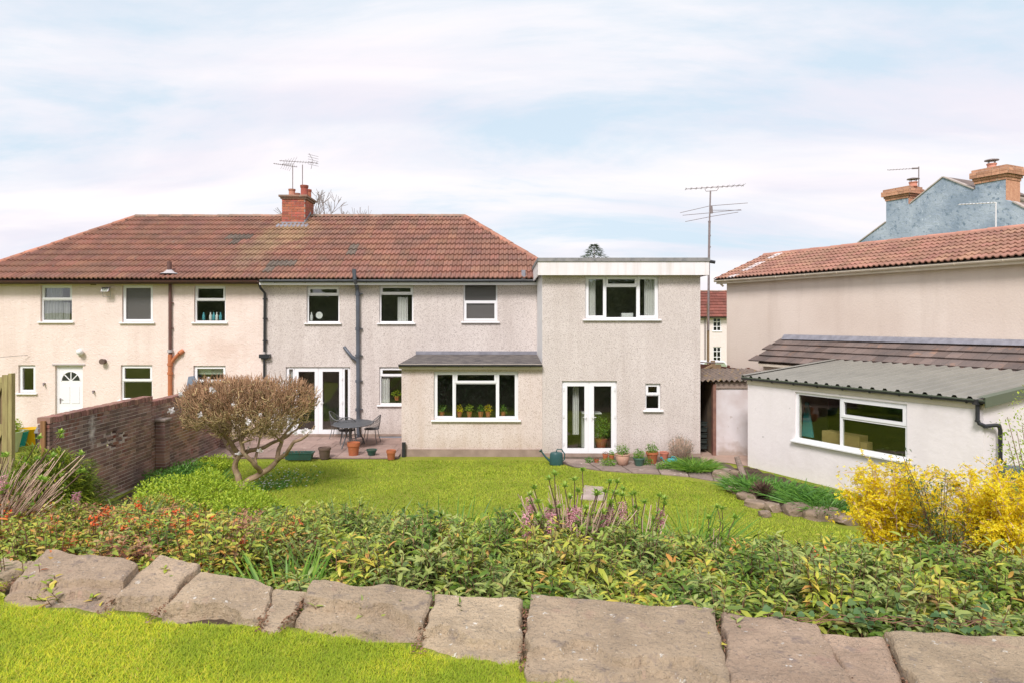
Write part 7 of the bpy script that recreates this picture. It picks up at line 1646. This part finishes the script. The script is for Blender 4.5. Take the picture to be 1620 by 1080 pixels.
def flower_pot(px, py, w, h, m, label, top=None, plant_=None, ph=.18, rimh=.2, name='plant_pot', pr=None, taper=.7, z=0.02, nleaf=260, lean=0, cat='plant pot'):
    """w, h in pixels of the photograph at the pot's own distance"""
    p = on_z(px, py, z); k = proj(p)[2]/FPX; W = w*k/2; H = h*k
    p.y += W*.6
    t = thing(name, tuple(p), label, cat)
    prof = pr or [(taper, 0), (taper+.03, .04), (.90, 1-rimh-.02), (.92, 1-rimh), (1.0, 1-rimh+.01), (1.02, 1.0), (.90, 1.0), (.86, .86), (0, .85)]
    MB().lathe([(r*W, q*H) for r, q in prof], p, 24).build('pot', m, t, smooth=True)
    MB().lathe([(W*.86, H*.87), (0, H*.9)], p, 16).build('soil', 'soil', t)
    if plant_:
        n = nleaf; V, F = ball_leaves(n, (0, 0, H+ph*.30), (W*1.0, W*.9, ph*.65), (.03, .06), (.012, .024), shell=.2, lump=.5); V[:, 2] = np.maximum(V[:, 2], H*.88)
        link('foliage', np_mesh('foliage', V, F, plant_), t)
    return t
flower_pot(512, 726, 20, 18, 'pot_brown', 'empty dark brown pot left of the larger terracotta pot', rimh=.2)
flower_pot(558, 722, 20, 22, 'terracotta', 'largest terracotta pot in front of the oval table', rimh=.26)
flower_pot(587, 722, 17, 11, 'green_plastic', 'small shallow dark green pot between two terracotta pots', taper=.55, rimh=.15)
flower_pot(618, 727, 15, 15, 'terracotta', 'small terracotta pot by the corner of the bay', rimh=.3)
p = on_z(633, 727, 0.0)
tr = on_z(473, 726, PZ); 
tq = thing('trough_planter', tuple(tr), 'long green plastic trough on the patio edge left of the brown pot', 'planter')
mb = MB(); mb.add([(tr.x-.33, tr.y-.09, PZ), (tr.x+.33, tr.y-.09, PZ), (tr.x+.33, tr.y+.11, PZ), (tr.x-.33, tr.y+.11, PZ), (tr.x-.37, tr.y-.12, PZ+.18), (tr.x+.37, tr.y-.12, PZ+.18), (tr.x+.37, tr.y+.14, PZ+.18), (tr.x-.37, tr.y+.14, PZ+.18)], [(0,3,2,1),(0,1,5,4),(1,2,6,5),(2,3,7,6),(3,0,4,7)]); mb.build('tub', 'green_plastic', tq)
mb = MB(); plate(mb, Vector((tr.x, tr.y+.01, PZ+.20)), ux, Vector((0, 1, 0)), Zv, -.39, .39, -.14, .14, [(-.35, .35, -.10, .10)], .03); mb.build('rim', 'green_plastic', tq)
MB().box(tr.x-.345, tr.x+.345, tr.y-.10, tr.y+.12, PZ+.1, PZ+.15).build('soil', 'soil', tq)
V, F = blades(14, .2, (.08, .16), (.01, .014), .6, .4); V[:, 2] += .14; link('foliage', np_mesh('foliage', V, F, 'litter'), tq)
# pots beside the extension doors
flower_pot(958, 728, 9, 10, 'terracotta', 'small terracotta pot nearest the glazed doors', plant_='litter', ph=.06, nleaf=40)
flower_pot(968, 728, 9, 9, 'terracotta', 'second small terracotta pot right of the one nearest the glazed doors', plant_='leaf_fresh', ph=.10, nleaf=90)
flower_pot(944, 732, 8, 6, 'terracotta', 'tiny terracotta pot standing in front of the glazed doors', plant_='litter', ph=.05, nleaf=40)
flower_pot(986, 736, 22, 18, 'pot_beige', 'big rounded pink beige pot with green plant', plant_='leaf_fresh', ph=.24, nleaf=420, pr=[(.55, 0), (.75, .12), (.95, .5), (1, .8), (.96, .86), (1.06, .9), (1.06, 1), (.92, 1), (.86, .85), (0, .84)])
flower_pot(1012, 737, 19, 13, 'pot_teal', 'glazed dark green pot with a leafy plant', plant_='leaf_fresh', ph=.22, nleaf=380, taper=.6)
flower_pot(1033, 733, 20, 18, 'terracotta', 'tall orange terracotta pot with green plant beside the glazed green pot', plant_='leaf_fresh', ph=.22, nleaf=380, taper=.6)
flower_pot(1052, 728, 15, 13, 'terracotta_pale', 'pale salmon pot behind the turquoise can', taper=.62)
def ground_tuft(px, py, r, h, n, m, label, L=(.03, .06), name='ground_plant'):
    g = on_z(px, py, .02); V, F = ball_leaves(n, (0, 0, h*.4), (r, r*.7, h*.6), L, (L[0]*.4, L[1]*.5), shell=.2, lump=.5); V[:, 2] = np.maximum(V[:, 2], 0); return plant(name, tuple(g), [('foliage', V, F, m)], label, 'plant')
ground_tuft(964, 735, .24, .16, 420, 'leaf_fresh', 'low leafy plant in front of the small terracotta pots'); ground_tuft(934, 731, .13, .14, 160, 'leaf_blade', 'little green tuft left of the tiny terracotta pot'); ground_tuft(1051, 741, .22, .16, 420, 'leaf_fresh', 'low leafy plant in front of the turquoise can'); ground_tuft(1024, 735, .14, .2, 220, 'leaf_blade', 'dark green plant squeezed between the green and orange pots')
# turquoise can, watering can
def watering_can(px, py, w, m, label, k=1.0):
    p = on_z(px, py, .01); s = k; t = thing('watering_can', tuple(p), label, 'watering can'); x, y, z = p
    MB().lathe([(.13*s, 0), (.135*s, .02), (.125*s, .24*s), (.11*s, .27*s), (.06*s, .285*s)], p, 20, sx=1.15).build('body', m, t, smooth=True)
    MB().tube([(x-.13*s, y, z+.07*s), (x-.24*s, y, z+.17*s), (x-.33*s, y, z+.29*s)], [.03*s, .022*s, .016*s], 8).tube([(x-.33*s, y, z+.29*s), (x-.36*s, y, z+.32*s)], [.02*s, .045*s], 10).build('spout', m, t)
    MB().tube([(x+.0, y, z+.27*s), (x+.02*s, y, z+.345*s), (x+.12*s, y, z+.34*s), (x+.19*s, y, z+.24*s), (x+.185*s, y, z+.12*s), (x+.13*s, y, z+.07*s)], .014*s, 7).build('handle', m, t)
watering_can(880, 734, 27, 'dark_green_can', 'dark green watering can on the grass at the corner of the bay', 1.15)
watering_can(1062, 737, 14, 'can_turquoise', 'small turquoise watering can below the lavender', .72)
# lavender, grass mound by the extension corner
def lavender():
    g = on_z(1077, 728, .02); n = 420; a = U(0, 6.28, n); r = .30*np.sqrt(U(0, 1, n)); h = U(.35, .72, n)*(1-.4*(r/.3)**2); base = np.stack([r*.4*np.cos(a), r*.4*np.sin(a), np.zeros(n)], 1); tip = np.stack([r*1.15*np.cos(a), r*1.15*np.sin(a), h], 1); t = np.linspace(0, 1, 4)[None, :, None]; P = base[:, None]*(1-t)+tip[:, None]*t + rng.normal(size=(n, 4, 3))*.01
    V, F = tubes_np(P, np.full((n, 4), .004), 3); q = P[:, 1:].reshape(-1, 3); q = np.repeat(q, 3, 0); k = len(q); LV, LF = leaves(q, rng.normal(size=(k, 3))*.5+np.array([0, 0, .8]), rng.normal(size=(k, 3)), U(.03, .05, k), U(.006, .01, k), hi=False)
    plant('lavender_bush', tuple(g), [('stems', V, F, 'stem_dry'), ('foliage', LV, LF, 'lavender_leaf')], 'grey green lavender bush against the extension wall', 'bush')
lavender()
g = on_z(1097, 742, .02); V, F = blades(900, .42, (.25, .42), (.012, .022), .9, .9); plant('grass_mound', tuple(g), [('foliage', V, F, 'leaf_fresh')], 'rounded mound of arching green leaves at the extension corner', 'plant')
# pot plant seen through the right hand glazed door, curtain inside
def curtain(fc, px0, px1, py0, py1, label, depth=-.145, m='curtain', amp=.025, waves=5):
    a0, a1, b0, b1 = fc.rect(px0, py0, px1, py1); n = waves*8; vs = []; fs = []
    for j, b in enumerate((b0, b1)):
        for i in range(n+1): vs.append(fc.pt(a0+(a1-a0)*i/n, b, depth + amp*sin(i/n*waves*2*pi)*(1 if j == 0 else .6)))
    k = n+1; vs += [v - fc.n*.006 for v in vs]
    for i in range(n): fs += [(i, i+1, k+i+1, k+i), (2*k+i+1, 2*k+i, 3*k+i, 3*k+i+1)]
    for i in range(n): fs += [(i+1, i, 2*k+i, 2*k+i+1), (k+i, k+i+1, 3*k+i+1, 3*k+i)]
    base = fc.pt((a0+a1)/2, b0, depth); MB().add(vs, fs).build('curtain', m, loc=base, label=label, cat='curtain', smooth=True)
a, b = Gm.ab(925, 716); MB().obox(Gm.pt(a, .12, -.75), ux, Vector((0, 1, 0)), Zv, .50, .35, 1.0).box(*[v for v in (Gm.pt(a, 0, 0).x-.02, Gm.pt(a, 0, 0).x+.52, G_Y+.37, G_Y+.77, 1.121, 1.15)]).build('white_cabinet', 'white_item', loc=Gm.pt(a, .1, -.6), label='white cabinet inside the left glazed extension door', cat='cabinet')
curtain(Fm, 66, 95, 453, 507, 'grey net curtain inside the leftmost upstairs window of the cream house', waves=6, m='curtain_grey')
curtain(Fm, 96, 106, 478, 507, 'tied back edge of the curtain in the leftmost upstairs window of the cream house', waves=2, m='curtain_grey')
curtain(Fm, 628, 644, 470, 509, 'pale curtain inside the middle upstairs window of the pebbledash house', waves=4)
curtain(Fm, 603, 615, 598, 637, 'white curtain at the left of the window beside the bay', waves=3)
curtain(Gm, 929, 943, 440, 503, 'white curtain at the left of the upstairs extension window', waves=4)
curtain(Gm, 1021, 1039, 440, 503, 'white curtain at the right of the upstairs extension window', waves=5)
curtain(Gm, 908, 918, 606, 690, 'pale curtain inside the left glazed extension door', waves=3, depth=-.35)
curtain(Fm, 454, 464, 584, 686, 'pale curtain beside the left patio door light', waves=2)
a0, a1, b0, b1 = Fm.rect(310, 582, 354, 592); MB().obox(Fm.pt(a0, b0, -.2), ux, Vector((0, 1, 0)), Zv, a1-a0, .03, b1-b0).build('roller_blind', 'blind', loc=Fm.pt(a0, b0, -.2), label='pale green roller blind behind the top of the lower window above the magnolia', cat='blind')
def sill_item(fc, px, py, H, r, m, label, name, cat, depth=-.2, prof=None):
    a, b = fc.ab(px, py); p = fc.pt(a, b, depth); MB().lathe([(q[0]*r, q[1]*H) for q in (prof or [(.8, 0), (1, .05), (1, .6), (.5, .75), (.4, 1), (0, 1)])], p, 12).build(name, m, loc=p, label=label, cat=cat, smooth=True)
for i, (x, m, w) in enumerate(((318, 'blue_item', 'leftmost turquoise'), (329, 'white_item', 'second, white'), (334, 'blue_item', 'third, blue'), (339, 'white_item', 'fourth, white'), (345, 'blue_item', 'rightmost blue'))):
    sill_item(Fm, x, 507, .26, .045, m, w + ' bottle on the sill of the bathroom window left of the black downpipe', 'bottle', 'bottle')
a, b = Fm.ab(503, 499); MB().tube([Fm.pt(a, b, -.15), Fm.pt(a, b, -.17)], .11, 16).build('round_ornament', 'white_item', loc=Fm.pt(a, b, -.15), label='round white ornament hanging in the upstairs window above the patio doors', cat='ornament')
sill_item(Fm, 490, 508, .28, .05, 'white_item', 'small white figure at the left of the upstairs window above the patio doors', 'figurine', 'ornament')
a, b = Gm.ab(986, 503); MB().obox(Gm.pt(a, b, -.25), ux, Vector((0, 1, 0)), Zv, .32, .15, .13).build('white_basket', 'white_item', loc=Gm.pt(a, b, -.25), label='white basket on the sill of the upstairs extension window', cat='basket', bevel=.01)
for i, (x, m, fm, l) in enumerate(((726, 'terracotta', 'petal_yellow', 'yellow flowering pot at the left of the bay window sill'), (742, 'terracotta', 'leaf_lime', 'tall terracotta pot plant in the middle of the bay window sill'), (760, 'terracotta', 'leaf_fresh', 'green pot plant just right of centre on the bay window sill'), (772, 'terracotta', 'petal_yellow', 'yellow flowering pot at the right of the bay window sill'), (698, 'terracotta', 'leaf_fresh', 'small green pot plant in the left light of the bay window'), (796, 'terracotta', 'leaf_fresh', 'small green pot plant in the right light of the bay window'))):
    a, b = Gb.ab(x, 661); p = Gb.pt(a, b, -.22); t = thing('sill_plant', tuple(p), l, 'pot plant'); MB().lathe([(.05, 0), (.075, .13), (.08, .15), (.06, .15)], p, 14).build('pot', m, t, smooth=True)
    V, F = ball_leaves(120, (0, 0, .22), (.11, .09, .12), (.04, .07), (.014, .024), shell=.2, lump=.4); link('foliage', np_mesh('foliage', V, F, fm), t)
a, b = Gm.ab(955, 712); p = Gm.pt(a, b, -.5); t = thing('indoor_plant', tuple(p), 'green leafy pot plant behind the right glazed extension door', 'pot plant'); MB().lathe([(.13, 0), (.18, .2), (.19, .24), (.15, .24)], p, 16).build('pot', 'terracotta', t, smooth=True)
V, F = ball_leaves(500, (0, 0, .55), (.27, .25, .32), (.06, .12), (.02, .035), shell=.2, lump=.5); link('foliage', np_mesh('foliage', V, F, 'leaf_fresh'), t)
a, b = Fm.ab(626, 634); p = Fm.pt(a, b, -.25); t = thing('indoor_plant', tuple(p), 'small green pot plant in the window between soil pipe and bay', 'pot plant'); MB().lathe([(.06, 0), (.09, .13), (.07, .13)], p, 12).build('pot', 'terracotta', t); V, F = ball_leaves(160, (0, 0, .2), (.17, .12, .12), (.05, .08), (.016, .03), shell=.2); link('foliage', np_mesh('foliage', V, F, 'leaf_lime'), t)
# ------------------------------------------------------------------ aerials
def aerial(name, px, pyt, pyb, D, booms, label, mastm='old_steel', r=.02, extra=None, m='old_steel'):
    b = at_d(px, pyb, D); tz = at_d(px, pyt, D).z; t = thing(name, tuple(b), label, 'aerial')
    MB().tube([b, Vector((b.x, b.y, tz))], r, 7).build('mast', mastm, t)
    for (p0, p1, y0, y1, els, el, depth) in booms:
        A = at_d(p0, y0, D) + Vector((0, -depth, 0)); B = at_d(p1, y1, D) + Vector((0, depth, 0)); bo = MB().tube([A, B], r*.6, 5).build('boom', m, t)
        mb = MB(); d = (B-A).normalized(); sd_ = d.cross(Zv).normalized()
        for i in range(els):
            f = (i+.5)/els; c = A.lerp(B, f); l = el*(.6+.4*f); tilt = sd_*.75 + Zv*.65; mb.tube([c-tilt*l, c+tilt*l], r*.32, 4)
        mb.build('element', m, bo, kind='stuff')
    if extra: extra(t, b, tz)
    return t
CD = cy0+.35
aerial('television_aerial', 463, 262, 309, CD, [(436, 467, 261.5, 262, 12, .05, .25), (449, 463, 262, 258, 5, .36, .2)], 'thin television aerial on the left mast of the chimney', r=.016)
def strap(t, b, tz): MB().tube([b + Vector((0, -.03, 0)), b+Vector((.0, -.03, -1.0))], .02, 6).tube([at_d(479.5, 291, CD-.8), at_d(482, 322, CD-.8)], .012, 5).build('lashing', 'steel', t)
aerial('television_aerial', 478.5, 261, 300, CD+.2, [(449, 497, 259.5, 253.5, 14, .07, .5)], 'longer television aerial with wide reflector on the right mast of the chimney', r=.016)
a = at_d(493, 254, CD+.2); t = bpy.data.objects[[o.name for o in bpy.data.objects if o.name.startswith('television_aerial')][-1]]
mb = MB()
for k in range(5): mb.tube([a+Vector((.06, 0, -.18+.09*k))-Vector((.14, .2, 0)), a+Vector((.06, 0, -.18+.09*k))+Vector((.14, .2, 0))], .006, 4)
mb.tube([at_d(489, 243, CD+.2), at_d(495, 254, CD+.2), at_d(492, 268, CD+.2)], .008, 4); mb.build('reflector', 'old_steel', t)
# tall radio mast behind the extension corner
MDy = 26.5; mb_ = at_d(1120.5, 523, MDy); mt = at_d(1124, 302, MDy)
t = thing('radio_mast', tuple(mb_), 'tall thin grey radio mast with long horizontal aerials behind the extension corner', 'mast')
MB().tube([mb_, at_d(1121.5, 410, MDy), at_d(1122.5, 350, MDy)], .045, 8).build('lower_pole', 'old_steel', t); MB().tube([at_d(1122.5, 352, MDy), mt], .03, 8).build('upper_pole', 'old_steel', t)
MB().tube([at_d(1085, 299.5, MDy), at_d(1176, 293.5, MDy)], .014, 5).build('boom', 'old_steel', t)
mb = MB()
for k in range(12):
    f = k/11; c = at_d(1085+91*f, 299.5-6*f, MDy); mb.tube([c-Vector((.02, .22+.1*f, 0)), c+Vector((.02, .22+.1*f, 0))], .007, 4); mb.tube([c-Vector((0, 0, .05)), c+Vector((0, 0, .05))], .008, 4)
mb.build('element', 'old_steel', t, kind='stuff')
MB().tube([at_d(1115, 299, MDy), at_d(1117, 303, MDy), at_d(1134, 302, MDy), at_d(1137.5, 297, MDy)], .012, 5).build('cradle', 'old_steel', t)
for (p) in (((1076, 337), (1124, 326)), ((1124, 326), (1183, 321.5)), ((1080, 341), (1125, 337)), ((1124, 337), (1172, 332)), ((1084, 351), (1125, 343)), ((1124, 343), (1168, 336)), ((1124, 333), (1173, 333))):
    MB().tube([at_d(*p[0], MDy), at_d(*p[1], MDy)], .010, 4).build('aerial_rod', 'old_steel', t)
MB().tube([at_d(1125, 326, MDy), at_d(1126, 338, MDy)], .05, 6).build('clamp', 'old_steel', t)
for yy in (350, 372, 390): MB().tube([at_d(1122.3, yy, MDy), at_d(1122.3, yy+2, MDy)], .055, 7).build('clamp', 'old_steel', t)
MB().box(mb_.x-.04, mb_.x+.04, mb_.y-.02, mb_.y+.06, at_d(1120, 522, MDy).z-3.5, at_d(1120, 480, MDy).z).build('foot', 'timber', t)
# aerial on the blue house, white pipe aerial in front of it
q1 = hit(1453.5, 330, BP0 - rn*1.0, rn); dd = proj(q1)[2]
t = thing('television_aerial', tuple(q1), 'single slim aerial on the mast between the blue house chimneys', 'aerial'); MB().tube([q1, at_d(1453.5, 264, dd)], .03, 6).build('mast', 'old_steel', t); MB().tube([at_d(1404, 269.5, dd), at_d(1453.5, 266.5, dd)], .015, 5).build('boom', 'old_steel', t)
mb = MB()
for k in range(9): c = at_d(1406+5*k, 269.4-.3*k, dd); mb.tube([c-Vector((0, .15, .06)), c+Vector((0, .15, .06))], .010, 4)
mb.build('element', 'old_steel', t, kind='stuff'); MB().tube([at_d(1443, 267, dd), at_d(1452, 266.5, dd)], .05, 6).build('junction', 'old_steel', t)
q2 = at_d(1575.5, 372, 22.5)
t = thing('television_aerial', tuple(q2), 'white aerial standing in front of the blue wall just above the orange roof', 'aerial'); MB().tube([q2-Vector((0, 0, .3)), at_d(1575.5, 321, 22.5)], .022, 6).build('mast', 'white_item', t); MB().tube([at_d(1517, 324, 22.5), at_d(1576, 321, 22.5)], .018, 6).build('boom', 'white_item', t)
mb = MB()
for k in range(10): c = at_d(1519+5.6*k, 324-.3*k, 22.5); mb.tube([c-Vector((.0, .12, .0)), c+Vector((.0, .12, .0))], .008, 4)
mb.build('element', 'white_item', t, kind='stuff')
# ------------------------------------------------------------------ fittings on the cream wall, clutter behind the garden wall
a, b = Fm.ab(173, 459); p = Fm.pt(a, b, .1); t = thing('floodlight', tuple(p), 'square floodlight under the eaves of the cream house', 'light')
MB().prism([Fm.pt(a-.13, b+.08, .20), Fm.pt(a+.13, b+.08, .20), Fm.pt(a+.11, b-.06, .28), Fm.pt(a-.11, b-.06, .28)], Fm.n*-.07).build('housing', 'steel', t); MB().prism([Fm.pt(a-.10, b+.06, .214), Fm.pt(a+.10, b+.06, .214), Fm.pt(a+.09, b-.05, .280), Fm.pt(a-.09, b-.05, .280)], Fm.n*.006).build('lens', 'glass_dark', t)
MB().tube([Fm.pt(a+.12, b, .18), Fm.pt(a+.13, b-.22, .15), Fm.pt(a-.11, b-.22, .15), Fm.pt(a-.12, b, .18)], .010, 5).tube([Fm.pt(a, b+.05, .15), Fm.pt(a, b+.05, .0)], .03, 6).build('bracket', 'steel', t)
a, b = Fm.ab(129, 557); p = Fm.pt(a, b, 0); t = thing('wall_lamp', tuple(p), 'round white globe lamp above the white back door', 'lamp'); MB().tube([Fm.pt(a-.03, b, .0), Fm.pt(a-.03, b, .06)], .10, 16).build('backplate', 'white_item', t)
bm = bmesh.new(); bmesh.ops.create_uvsphere(bm, u_segments=16, v_segments=10, radius=.10); mb = MB(); bm.verts.index_update(); mb.add([v.co+Fm.pt(a+.02, b+.02, .13) for v in bm.verts], [tuple(v.index for v in f.verts) for f in bm.faces]); bm.free(); mb.build('globe', 'white_item', t, smooth=True)
a, b = Fm.ab(165.5, 571); p = Fm.pt(a, b, 0); t = thing('flue_vent', tuple(p), 'round dark flue cowl on the cream wall right of the door', 'vent'); MB().tube([p, Fm.pt(a, b, .14)], .075, 16).build('cowl', 'pot_brown', t); MB().tube([Fm.pt(a, b, .141), Fm.pt(a, b, .16)], .09, 16).build('rim', 'pot_brown', t)
for (px, py, l) in ((149, 618, 'small tap on the cream wall right of the back door'), (71, 606, 'tiny dark hook on the cream wall left of the back door')):
    a, b = Fm.ab(px, py); t = thing('wall_fitting', tuple(Fm.pt(a, b, 0)), l, 'fitting'); MB().tube([Fm.pt(a, b, 0), Fm.pt(a, b, .08)], .03, 8).tube([Fm.pt(a, b, .07), Fm.pt(a+.02, b-.07, .09)], .02, 6).build('spout', 'old_steel', t)
a, b = Fm.ab(148, 450); MB().obox(Fm.pt(a-.09, b-.03, .001), ux, Vector((0, -1, 0)), Zv, .18, .012, .05).build('air_vent', 'timber_grey', loc=Fm.pt(a, b, 0), label='small brown air vent under the eaves left of the floodlight', cat='vent')
a, b = Fm.ab(46, 561); MB().tube([Fm.pt(a, b, .05), Fm.pt(a-.6, b-.05, .4), on_y(-30, 569, 20.2)], .007, 4).build('washing_line', 'old_steel', loc=Fm.pt(a, b, 0), label='thin washing line fixed to the cream wall at the far left', cat='line')
t = thing('trug', tuple(on_z(28, 700, 0)), 'turquoise flexible tub in the neighbouring garden', 'tub'); p = on_z(26, 705, .0); MB().lathe([(.22, 0), (.34, .42), (.36, .44), (.33, .44), (.21, .06)], p, 22).build('tub', 'turquoise_tub', t, smooth=True)
t = thing('trug', tuple(on_z(46, 700, 0)), 'yellow flexible tub beside the turquoise one', 'tub'); p = on_z(47, 702, .0); MB().lathe([(.22, 0), (.32, .46), (.34, .48), (.31, .48), (.2, .06)], p, 22).build('tub', 'yellow_tub', t, smooth=True)
t = thing('dustbin', tuple(on_z(66, 705, 0)), 'grey bin with pale lid against the near end of the brick wall', 'bin'); p = on_z(65, 712, 0); MB().lathe([(.12, 0), (.15, .5), (.16, .52)], p, 16).build('body', 'black_plastic', t, smooth=True); MB().lathe([(.17, .52), (.165, .56), (.10, .70), (0, .74)], p, 16).build('lid', 'bin_grey', t, smooth=True)
p = on_z(8, 715, 0); t = thing('planter_hoop', tuple(p), 'pale round hoop edged planter full of lime leaves at the left edge', 'planter'); MB().lathe([(.30, 0), (.42, .55), (.45, .58), (.40, .58), (.28, .05)], p, 24).build('bowl', 'pale_hoop', t, smooth=True); V, F = ball_leaves(1400, (0, 0, .72), (.4, .36, .3), (.05, .09), (.025, .04), shell=.3); link('foliage', np_mesh('foliage', V, F, 'leaf_lime'), t)
for i, (a, b, D, r_, h, n, l) in enumerate([(40, 722, 15.5, .9, .35, 2600, 'bright green leaves crowding below the turquoise tub'), (60, 735, 13.6, .5, .5, 1800, 'green leafy plants at the near end of the brick wall')]):
    g = gpt(a, b+20, D); g.z = 0; V, F = blades(n, r_, (h*.8, h*1.6), (.014, .026), .6, .6); plant('leafy_clump', tuple(g), [('foliage', V, F, 'leaf_fresh')], l, 'plant')
# blue cloth hung by the kitchen window above the magnolia
a, b = Fm.ab(306, 603); MB().prism([Fm.pt(a-.10, b+.17, .12), Fm.pt(a+.10, b+.20, .12), Fm.pt(a+.20, b-.35, .16), Fm.pt(a-.18, b-.35, .16)], Fm.n*.02).build('hanging_cloth', 'cloth_blue', loc=Fm.pt(a, b, .12), label='grey blue cloth hanging at the left of the window above the magnolia', cat='cloth')
# low brick edging under the yellow bushes
t = thing('brick_edging', tuple(on_z(1462, 838, .3)), 'low red brick edging behind the yellow bushes', 'edging'); e0 = at_d(1440, 837, 9.9); e1 = at_d(1490, 842, 9.4); d = (e1-e0); d.z = 0; L = d.length; d.normalize()
me = meshify('brick', *(lambda q: (q.v, q.f))(MB().box(0, .215, 0, .1, 0, .065)), 'brick_red')
k = 0
while k*.23 < L+.4:
    for lv in range(2): inst('brick', me, t, frame_matrix(Vector((e0.x, e0.y, e0.z-.03-.075*lv)) + d*(k*.23 + .11*lv), d, Vector((-d.y, d.x, 0)), Zv))
    k += 1
